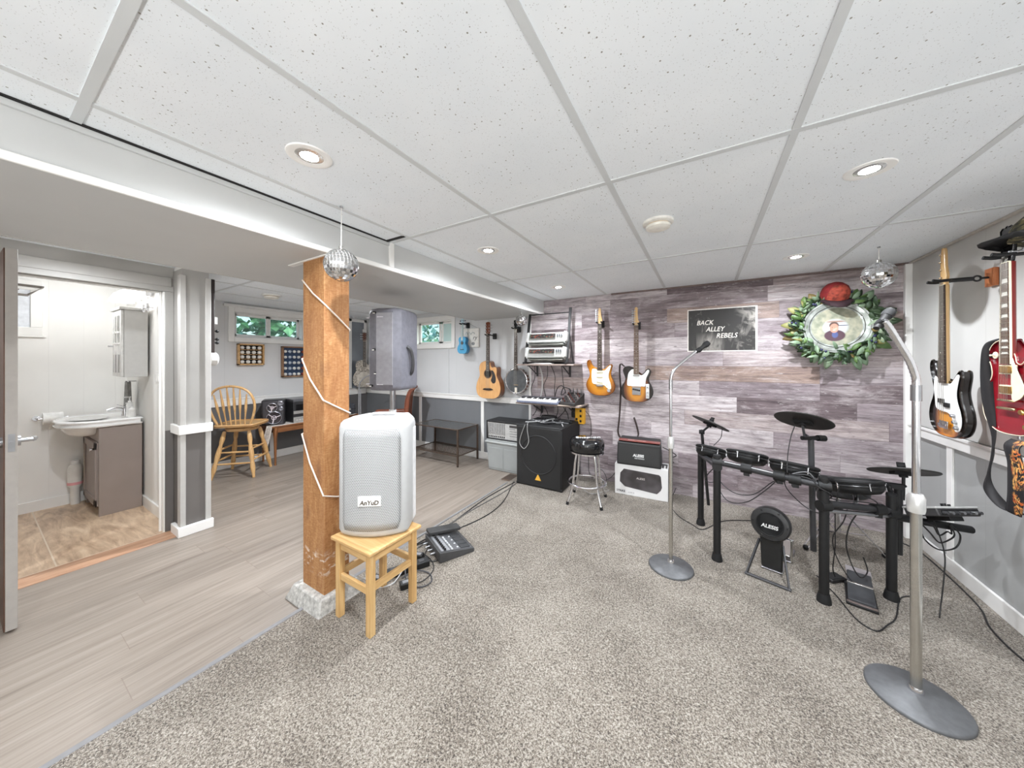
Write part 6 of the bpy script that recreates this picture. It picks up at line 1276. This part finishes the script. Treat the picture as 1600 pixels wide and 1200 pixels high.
def cymbal(c, n, r, label):
    M = frame_from(n, c); col = mat(42, 40, 38, .55, var=.05)
    p = obj('cymbal_pad', MB().lathe([(0, -.004), (r * .97, -.007), (r, -.003), (r * .99, .001), (r * .35, .009), (.03, .016), (0, .016)], 48, M), col, t, world=True)
    def sub(name, mb, m): o = obj(name, mb, m, t, world=True); o.parent = p
    sub('wing_nut', MB().lathe([(.016, .014), (.018, .03), (.010, .034), (0, .034)], 14, M).box((0, 0, .04), (.034, .010, .02), M), RUBBER)
    sub('sensor_housing', MB().box((0, 0, -.012), (.09, .06, .018), M).lathe([(.02, -.006), (.018, -.035), (0, -.035)], 14, M), RUBBER)
    sub('rubber_bow', MB().lathe([(r * .93, .0025), (r * .80, .006), (r * .80, .004), (r * .93, .0005)], 48, M), mat(44, 43, 42, .7))
    return M @ Vector((0, 0, -.03))
b0 = cymbal((.049, 3.119, .873), (.37, .22, .9), .14, ''); 
obj('cymbal_pole', MB().cyl((.035, 3.112, .20), (-.012, 3.084, .80), .011, n=12).cyl((-.012, 3.084, .80), b0, .008, n=10), DRK, t, world=True); obj('boom_joint', MB().sph((-.012, 3.084, .80), .02, 12, 8).box((-.012, 3.084, .80), (.04, .024, .03)), RUBBER, t, world=True)
b0 = cymbal((.543, 2.703, 1.006), (.20, .42, .92), .146, '')
obj('cymbal_pole', MB().cyl((.60, 2.74, .18), (.585, 2.728, .90), .0155, n=14).cyl((.585, 2.728, .89), (.55, 2.70, .915), .010, n=10).cyl((.55, 2.70, .90), b0, .007, n=10), mat(66, 66, 68, .4, .2), t, world=True); obj('boom_joint', MB().cyl((.535, 2.695, .895), (.63, 2.75, .895), .013, n=12).cyl((.62, 2.745, .895), (.66, 2.768, .893), .019, n=12), DRK, t, world=True)
obj('boom_arm', MB().cyl((.60, 2.74, .66), (.55, 2.50, .675), .013, n=12), TUB, t, world=True)
b0 = cymbal((1.004, 2.801, .736), (-.03, .36, .93), .145, '')
obj('cymbal_pole', MB().cyl((.975, 2.765, .26), (.975, 2.765, .645), .018, n=14).cyl((.975, 2.765, .64), (1.01, 2.79, .655), .010, n=10).cyl((1.005, 2.795, .57), b0, .0075, n=10), DRK, t, world=True); obj('boom_joint', MB().box((.955, 2.755, .655), (.07, .03, .028)).cyl((.925, 2.74, .66), (.94, 2.75, .62), .012, n=10), RUBBER, t, world=True)
# sound module on the right arm
M = T(1.125, 2.73, .555) @ RZ(30) @ RX(-24) @ SCL(.88, 1, 1)
md = obj('sound_module', MB().bb(-.125, .125, -.075, .085, -.022, .022, M), mat(58, 57, 58, .45), t, world=True, bevel=.006)
for nm, mb_, mm in (('silver_edge', MB().bb(-.127, .127, -.078, .088, .016, .027, M), mat(196, 196, 194, .35, .2)), ('rear_jacks', MB().bb(-.115, .115, -.08, -.074, -.016, .012, M), BLACK), ('mount_plate', MB().bb(-.05, .03, -.06, .05, -.045, -.021, M), DRK)):
    o = obj(nm, mb_, mm, t, world=True, bevel=.003); o.parent = md
for i in range(7): o = obj('jack_plug', MB().cyl((-.1 + i * .033, -.078, -.004), (-.1 + i * .033, -.10, -.006), .008, n=10, M=M), [DKGREY, STEEL][i % 2], t, world=True); o.parent = md
o = obj('dial', MB().cyl((.085, .04, .026), (.085, .04, .042), .012, n=14, M=M).cyl((.105, .03, .026), (.105, .03, .038), .007, n=12, M=M), BLACK, t, world=True); o.parent = md
cord('three thin black cables looping below the drum rack between the first posts', [(.08, 2.64, .64), (.10, 2.66, .55), (.18, 2.62, .50), (.28, 2.60, .52), (.36, 2.56, .62), (.40, 2.55, .66)], .003, group='drum kit cables')
cord('lower loop of cable under the front drum rack bar', [(.06, 2.80, .63), (.08, 2.70, .52), (.14, 2.62, .44), (.24, 2.60, .46), (.33, 2.57, .56), (.40, 2.55, .66)], .003, group='drum kit cables')
cord('cable sagging from the front rack bar to the third post', [(.42, 2.55, .66), (.44, 2.55, .60), (.50, 2.56, .53), (.55, 2.54, .50), (.59, 2.52, .50)], .003, group='drum kit cables')
cord('cable dropping from the left cymbal to its pad', [(.13, 3.14, .83), (.12, 3.12, .76), (.07, 3.08, .70)], .003, group='drum kit cables')
cord('cable dropping from the middle cymbal to the rack bar', [(.50, 2.69, .97), (.475, 2.66, .90), (.45, 2.60, .80), (.44, 2.56, .70)], .003, group='drum kit cables')
cord('cable looping under the right cymbal', [(1.06, 2.80, .70), (1.06, 2.80, .62), (1.03, 2.80, .55), (.99, 2.78, .54)], .003, group='drum kit cables')
cord('long cable loop hanging almost to the carpet between the right rack posts', [(.77, 2.62, .52), (.73, 2.62, .42), (.72, 2.63, .30), (.75, 2.64, .18), (.79, 2.66, .12), (.82, 2.67, .16), (.80, 2.66, .24)], .0035, group='drum kit cables')
cord('cable hanging from the lower rack bar down to the small black pedal box', [(.67, 2.56, .66), (.66, 2.58, .5), (.67, 2.62, .3), (.68, 2.70, .12), (.70, 2.74, .05)], .003, group='drum kit cables')
cord('cable curving below the lower rack bar, left of the long loop', [(.72, 2.60, .55), (.70, 2.60, .45), (.66, 2.62, .34), (.68, 2.64, .22), (.74, 2.66, .10), (.80, 2.70, .03)], .003, group='drum kit cables')
for i, (lab, dz, dx) in enumerate((('outer loop of cable hanging under the sound module', .0, 0), ('middle loop of cable hanging under the sound module', .04, .02), ('inner loop of cable hanging under the sound module', .08, .03))):
    cord(lab, [(1.02, 2.68, .50), (1.05 + dx, 2.70, .40 + dz), (1.12, 2.74, .34 + dz), (1.20 - dx, 2.79, .35 + dz), (1.22 - dx, 2.80, .42), (1.17, 2.77, .48)], .0038, group='drum kit cables')
for i, (lab, dy) in enumerate((('dark cable strapped along the top of the third rack post', 0), ('grey cable bundled beside the third rack post', .014), ('black cable arching over from the front bar to the third rack post', -.014))):
    cord(lab, [(.46, 2.53 + dy, .70), (.53, 2.52 + dy, .71 + dy), (.57, 2.52 + dy, .66), (.575, 2.52 + dy, .58), (.63, 2.53 + dy, .56), (.75, 2.60 + dy, .545), (.90, 2.70 + dy, .515), (1.02, 2.76 + dy, .49)], .004, [CABLE, mat(110, 110, 112, .4), CABLE][i], group='drum kit cables')
for i, (lab, pts) in enumerate((('thin cable wound around the top of the third rack post', [(.545, 2.50, .70), (.56, 2.455, .67), (.61, 2.455, .64), (.62, 2.51, .60), (.57, 2.52, .56)]), ('cable arching from the large drum pad down to the lower rack bar', [(.80, 2.66, .60), (.84, 2.64, .585), (.86, 2.66, .56), (.88, 2.68, .53)]), ('long slack cable between the third and fourth rack posts', [(.60, 2.52, .60), (.68, 2.55, .585), (.78, 2.60, .58), (.88, 2.67, .555), (.95, 2.73, .52)]), ('cable looping left from the second rack post', [(.08, 2.66, .66), (.03, 2.70, .58), (.01, 2.80, .50), (.05, 2.86, .47), (.10, 2.80, .52), (.09, 2.70, .60)]), ('white cable tied along the front rack bar', [(.12, 2.60, .705), (.22, 2.58, .70), (.33, 2.545, .695), (.42, 2.525, .69)]))):
    cord(lab, pts, .0032, mat(190, 190, 192, .4) if 'white' in lab else CABLE, group='drum kit cables')
# kick pad tower
t = thing('kick_drum_tower', 'black kick drum pad on a small tower, round head towards the camera', 'drum pad', (.375, 2.65, .0145), -16.5)
HM = T(0, -.02, .325) @ RX(82)
obj('pad_head', MB().lathe([(0, .028), (.07, .028), (.096, .022), (.104, .006), (.104, -.02), (.09, -.03), (0, -.03)], 44, HM), mat(40, 40, 41, .35), t)
obj('head_recess', MB().lathe([(.066, .0285), (.069, .031), (.072, .0285)], 40, HM), RUBBER, t)
for k_ in range(6): a = 2 * pi * k_ / 6; obj('bolt', MB().cyl((.087 * cos(a), .087 * sin(a), .022), (.087 * cos(a), .087 * sin(a), .028), .006, n=10, M=HM), BLACK, t)
lettering('ALESIS', .030, mat(206, 206, 204, .4), t, T(0, -.050, .315) @ RX(-8), .0006, .1, bold=.0008)
obj('column', MB().add([(-.055, .02, .015), (.055, .02, .015), (.06, -.005, .26), (-.06, -.005, .26), (-.055, .045, .015), (.055, .045, .015), (.06, .02, .26), (-.06, .02, .26)], [(0, 1, 2, 3), (4, 7, 6, 5), (0, 4, 5, 1), (1, 5, 6, 2), (2, 6, 7, 3), (3, 7, 4, 0)]), mat(36, 36, 36, .6), t, bevel=.008)
for sx in (-1, 1): obj('strut', MB().bar((sx * .060, .0, .20), (sx * .105, -.13, .008), .010, .018), mat(62, 62, 64, .4, .3), t, bevel=.002)
obj('floor_bar', MB().bar((-.115, -.13, .008), (.115, -.13, .008), .02, .012), mat(84, 84, 86, .4, .3), t, bevel=.003)
obj('base_plate', MB().bb(-.055, .055, .02, .16, 0, .012), STEEL, t, bevel=.003)
t = thing('kick_pedal', 'chrome bass drum pedal behind the kick pad tower', 'pedal', (.475, 2.90, .0145), -16.5)
obj('base', MB().bb(-.05, .05, -.05, .16, 0, .01), STEEL, t, bevel=.003); obj('footboard', MB().bb(-.04, .04, -.02, .2, .03, .038, RX(8)), SATIN, t, bevel=.003)
for x in (-.05, .05): obj('post', MB().bar((x, -.03, .0), (x, -.03, .15), .012, .02), SATIN, t, bevel=.002)
obj('axle', MB().cyl((-.06, -.03, .15), (.06, -.03, .15), .006, n=10), CHROME, t); obj('beater', MB().cyl((0, -.03, .15), (0, -.045, .27), .004, n=8).sph((0, -.045, .285), .02, 12, 8), mat(210, 206, 200, .5), t)
# hi-hat pedal
t = thing('hi_hat_pedal', 'black wedge-shaped foot pedal with a silver plate on the carpet under the drum rack', 'pedal', (.757, 2.535, .0145), -13)
obj('base', MB().bb(-.062, .062, -.02, .25, 0, .014), BLACK, t, bevel=.004)
obj('footboard', MB().add([(-.055, .0, .016), (.055, .0, .016), (.05, .22, .075), (-.05, .22, .075), (-.055, .0, .028), (.055, .0, .028), (.05, .22, .09), (-.05, .22, .09)], [(0, 1, 2, 3), (4, 7, 6, 5), (0, 4, 5, 1), (1, 5, 6, 2), (2, 6, 7, 3), (3, 7, 4, 0)]), mat(60, 61, 64, .5), t, bevel=.003)
obj('hinge_strip', MB().bb(-.054, .054, .118, .135, .052, .066), SATIN, t, bevel=.002); obj('heel_plate', MB().bb(-.06, .06, -.018, .0, .014, .02), mat(120, 108, 104, .35, .4), t, bevel=.002)
obj('silver_plate', MB().bb(-.055, .055, .225, .30, .07, .082).bb(-.05, .05, .235, .295, .0, .07), mat(176, 170, 172, .35, .4), t, bevel=.004)
t = thing('pedal_box', 'small flat black box on the carpet between the right rack posts', 'foot switch', (.70, 2.77, .0145), 40); obj('housing', MB().bb(-.055, .055, -.035, .035, 0, .022), mat(40, 38, 38, .5), t, bevel=.005)
obj('rubber_top', MB().bb(-.048, .048, -.029, .029, .0215, .024), RUBBER, t)
# throne
t = thing('drum_throne', 'low round black drum stool with chrome double-braced legs behind the kit', 'stool', (.855, 3.285, .0145), 0)
obj('seat', MB().lathe([(0, .40), (.15, .40), (.165, .415), (.165, .455), (.15, .475), (0, .48)], 36), mat(30, 30, 31, .4), t)
obj('seat_plate', MB().lathe([(.05, .37), (.06, .40), (0, .40), (0, .37)], 16), STEEL, t); obj('column', MB().cyl((0, 0, .10), (0, 0, .40), .016, n=14), CHROME, t); obj('collar', MB().cyl((0, 0, .26), (0, 0, .31), .028, n=14), BLACK, t)
for i, (fx, fy) in enumerate(((-.217, -.18), (.23, -.035), (-.05, .205))):
    n = Vector((fx, fy, 0)).normalized(); w_ = Vector((-n.y, n.x, 0)) * .014
    obj('leg', MB().bar(Vector((0, 0, .28)) + n * .02 + w_, Vector((fx, fy, .02)) + w_, .012, .005).bar(Vector((0, 0, .28)) + n * .02 - w_, Vector((fx, fy, .02)) - w_, .012, .005), CHROME, t, bevel=.001)
    obj('brace', MB().bar(Vector((0, 0, .11)), Vector((fx, fy, 0)) * .62 + Vector((0, 0, .125)), .012, .004), CHROME, t); obj('foot_cap', MB().sph((fx, fy, .018), .018, 12, 8), RUBBER, t)
cord('black cable along the carpet beside the right baseboard', [(1.25, 3.62, .018), (1.33, 3.48, .018), (1.335, 3.15, .018), (1.315, 2.86, .018), (1.26, 2.66, .018), (1.255, 2.45, .018), (1.31, 2.2, .018), (1.30, 1.9, .018)], .0042)
cord('thin black cable running from the carton towards the left drum posts', [(-.24, 3.66, .10), (-.27, 3.45, .018), (-.20, 3.22, .018), (-.08, 3.09, .018), (-.0, 3.05, .018), (.15, 3.30, .018), (.4, 3.45, .018)], .0032)
cord('thin black cable trailing over the carpet in front of the foot pedal', [(.62, 2.76, .018), (.665, 2.58, .018), (.695, 2.40, .018), (.75, 2.345, .018), (.82, 2.43, .018), (.88, 2.52, .018), (.975, 2.74, .018), (1.05, 2.80, .018)], .0032)
cord('thin black cable hanging from the module down to the carpet behind the near microphone stand', [(1.10, 2.74, .50), (1.13, 2.72, .34), (1.12, 2.70, .2), (1.10, 2.68, .05), (1.08, 2.64, .018)], .003)
# ------------------------------------------------------------------ bathroom
t = thing('vanity_unit', 'grey-brown bathroom vanity with shaker door under a white basin', 'vanity', (-4.88, .76, .004))
VAN = mat(150, 138, 132, .5, var=.02, sc=6)
x0, x1, y0, y1 = -5.20, -4.60, .60, .862
obj('cabinet', MB().bb(x0 + .041, x1 - .021, y0 + .02, y1, .085, .79).bb(x1 - .02, x1, y0 + .005, y1, .0, .79).bb(x0 + .02, x0 + .04, y0 + .005, y1, 0, .79), VAN, t, world=True, bevel=.002)
obj('front_rail', MB().bb(x0 + .02, x1 - .02, y0 + .005, y0 + .022, .66, .79), VAN, t, world=True, bevel=.002)
d = obj('door', MB().bb(x0 + .03, x1 - .025, y0 - .004, y0 + .016, .09, .655), VAN, t, world=True, bevel=.002)
fr_ = MB()
for a, b_, c, e in ((x0 + .03, x0 + .09, .09, .655), (x1 - .085, x1 - .025, .09, .655), (x0 + .03, x1 - .025, .09, .15), (x0 + .03, x1 - .025, .595, .655)): fr_.bb(a, b_, y0 - .014, y0 - .003, c, e)
o = obj('door_frame', fr_, VAN, t, world=True, bevel=.002); o.parent = d
o = obj('knob', MB().cyl((x1 - .055, y0 - .014, .60), (x1 - .055, y0 - .04, .60), .008, .013, 12), CHROME, t, world=True); o.parent = d
t = thing('wash_basin', 'white ceramic washbasin overhanging the front of the grey vanity', 'sink', (-4.88, .64, .794))
so = [(-.36, .222), (.30, .222), (.30, -.02), (.26, -.13), (.15, -.22), (0, -.245), (-.15, -.235), (-.30, -.17), (-.36, -.05)]
so = [(p.x, p.y) for p in spline([(a, b_, 0) for a, b_ in so], 4, True)]; so = [(min(max(x, -.36), .30), min(y, .222)) for x, y in so]
MB_ = Matrix(((1, 0, 0, 0), (0, 0, 1, 0), (0, 1, 0, 0), (0, 0, 0, 1)))
obj('rim', MB().prism(so, .0, .062, MB_, rd=.014), mat(244, 244, 243, .15, var=.01), t)
obj('bowl', MB().lathe([(.2, .03), (.195, -.02), (.165, -.06), (.11, -.088), (.05, -.098), (0, -.10)], 32, T(-.02, -.06, 0) @ SCL(1.05, .75, 1)), mat(244, 244, 243, .15, var=.01), t)
obj('bowl_hollow', MB().lathe([(.17, .0625), (.16, .060), (.10, .0605), (0, .0605)], 32, T(-.02, -.06, 0) @ SCL(1.1, .72, 1)), mat(216, 216, 214, .2), t)
t = thing('faucet', 'chrome faucet on the white washbasin', 'faucet', (-4.82, .79, .857)); obj('body', MB().cyl((0, 0, 0), (0, 0, .07), .022, .018, 16), CHROME, t); obj('spout', MB().tube(spline([(0, 0, .05), (0, -.05, .075), (0, -.11, .06)], 5), [.014] * 11, 10), CHROME, t); obj('lever', MB().bar((0, .01, .075), (0, -.05, .11), .018, .008), CHROME, t, bevel=.002)
for i, (x, h, r, lab) in enumerate(((-4.70, .15, .022, 'tall clear pump bottle on the washbasin beside the faucet'), (-4.62, .10, .026, 'short white bottle at the right end of the washbasin'))):
    b_ = thing('soap_bottle', lab, 'bottle', (x, .80, .857), 0, 'bottles on the basin'); obj('bottle', MB().lathe([(r, 0), (r, h * .75), (r * .5, h * .88), (r * .5, h), (0, h)], 18), mat(232, 232, 230, .25), b_); obj('pump', MB().cyl((0, 0, h), (0, 0, h + .03), .005, n=8).box((0, -.015, h + .034), (.014, .045, .01)), mat(206, 206, 206, .3), b_)
t = thing('hand_towel', 'grey towel hanging from a chrome ring above the washbasin', 'towel', (-4.86, .83, 1.02))
rows = []
for j in range(9):
    z = .16 - j * .036; rows.append([(-.045 * (1 + j * .11) + .09 * (1 + j * .11) * i / 12, -.012 + .014 * sin(i * 1.5) * (1 + j * .06), z) for i in range(13)])
obj('cloth', MB().sheet(rows), mat(140, 139, 136, .9, var=.12, sc=25, bump=.3), t, solid=.008)
obj('towel_hook', MB().cyl((0, .04, .165), (0, -.03, .165), .006, n=8).cyl((-.05, -.02, .165), (.05, -.02, .165), .005, n=8), CHROME, t)
t = thing('toilet_roll', 'toilet roll on a chrome holder fixed to the far bathroom wall', 'toilet roll', (-5.22, .42, .85)); obj('roll', MB().lathe([(.02, -.055), (.055, -.055), (.055, .055), (.02, .055)], 28, RX(90)), mat(242, 242, 240, .8), t)
obj('holder', MB().cyl((0, -.08, 0), (0, .075, 0), .008, n=10).tube([(0, -.08, 0), (-.03, -.085, .005), (-.066, -.085, .005)], .008, 8).cyl((-.058, -.085, .005), (-.068, -.085, .005), .022, n=14).cyl((0, .075, 0), (0, .085, 0), .014, n=12), CHROME, t)
t = thing('cleaner_bottle', 'white bottle with a pink band standing on the floor beside the vanity', 'bottle', (-5.225, .545, .005)); obj('bottle', MB().lathe([(.028, 0), (.03, .01), (.03, .16), (.045, .18), (.048, .34), (.04, .37), (.02, .39), (0, .40)], 20), WHITE, t); obj('pink_band', MB().lathe([(.0485, .19), (.0488, .215), (.046, .215), (.046, .19)], 20), mat(226, 164, 168, .5), t); obj('cap', MB().lathe([(.03, .385), (.028, .42), (0, .425)], 16), mat(232, 232, 232, .4), t)
t = thing('wall_cabinet', 'light grey bathroom wall cabinet with a mirrored front panel', 'cabinet', (-4.58, .79, 1.54)); GC = mat(196, 195, 192, .45, var=.015)
obj('carcass', MB().bb(-.16, .16, -.07, .074, -.30, .30), GC, t, bevel=.003); d = obj('door', MB().bb(-.158, .158, -.088, -.071, -.295, .295), mat(214, 213, 210, .4), t, bevel=.003)
o = obj('glass_panel', MB().bb(-.11, .11, -.0895, -.087, .0, .25), mat(150, 150, 148, .08, .6), t); o.parent = d
for x in (-.05, .05): o = obj('muntin', MB().bb(x - .006, x + .006, -.094, -.088, -.26, .25), WHITE, t); o.parent = d
for z in (0, .1): o = obj('muntin', MB().bb(-.12, .12, -.094, -.088, z - .008, z + .008), WHITE, t); o.parent = d
o = obj('lower_panel', MB().bb(-.11, .11, -.0895, -.087, -.26, -.1), mat(128, 126, 124, .3), t); o.parent = d
o = obj('knob', MB().cyl((-.135, -.088, -.02), (-.135, -.12, -.02), .008, n=10), CHROME, t); o.parent = d
obj('cornice', MB().bb(-.175, .175, -.10, .074, .30, .325), GC, t, bevel=.004)
t = thing('robe_hook', 'chrome double robe hook on the bathroom wall beside the grey wall cabinet', 'hook', (-4.30, .862, 1.86)); obj('bar', MB().cyl((-.11, -.035, 0), (.10, -.035, .0), .006, n=8).cyl((-.08, 0, 0), (-.08, -.035, 0), .006, n=8).cyl((.06, 0, .0), (.06, -.035, 0), .006, n=8), CHROME, t)
for x in (-.08, .05): obj('post', MB().box((x, -.035, 0), (.02, .02, .075)), CHROME, t, bevel=.004)
t = thing('light_switch', 'white double light switch plate inside the bathroom doorway', 'light switch', (-4.12, .866, 1.235)); obj('plate', MB().bb(-.06, .06, -.006, 0, -.06, .06), WHITE, t, bevel=.003)
for x in (-.025, .025): obj('rocker', MB().bb(x - .016, x + .016, -.011, -.005, -.035, .035), mat(228, 227, 224, .35), t, bevel=.002)
t = thing('towel_rail', 'dark double towel rail high on the far bathroom wall over the window', 'towel rail', (-5.20, .12, 2.02))
obj('frame', MB().tube([(-.085, -.25, .05), (-.06, -.2, .05), (-.03, .25, .04), (.1, .16, -.06), (.1, -.3, -.06)], .011, 8), mat(112, 106, 100, .35, .3), t)
obj('wall_plate', MB().box((-.078, .1, .05), (.02, .06, .10)), mat(132, 126, 122, .35, .3), t, bevel=.004); obj('bracket', MB().cyl((-.08, .1, .05), (-.03, .1, .045), .009, n=8), mat(112, 106, 100, .35, .3), t)
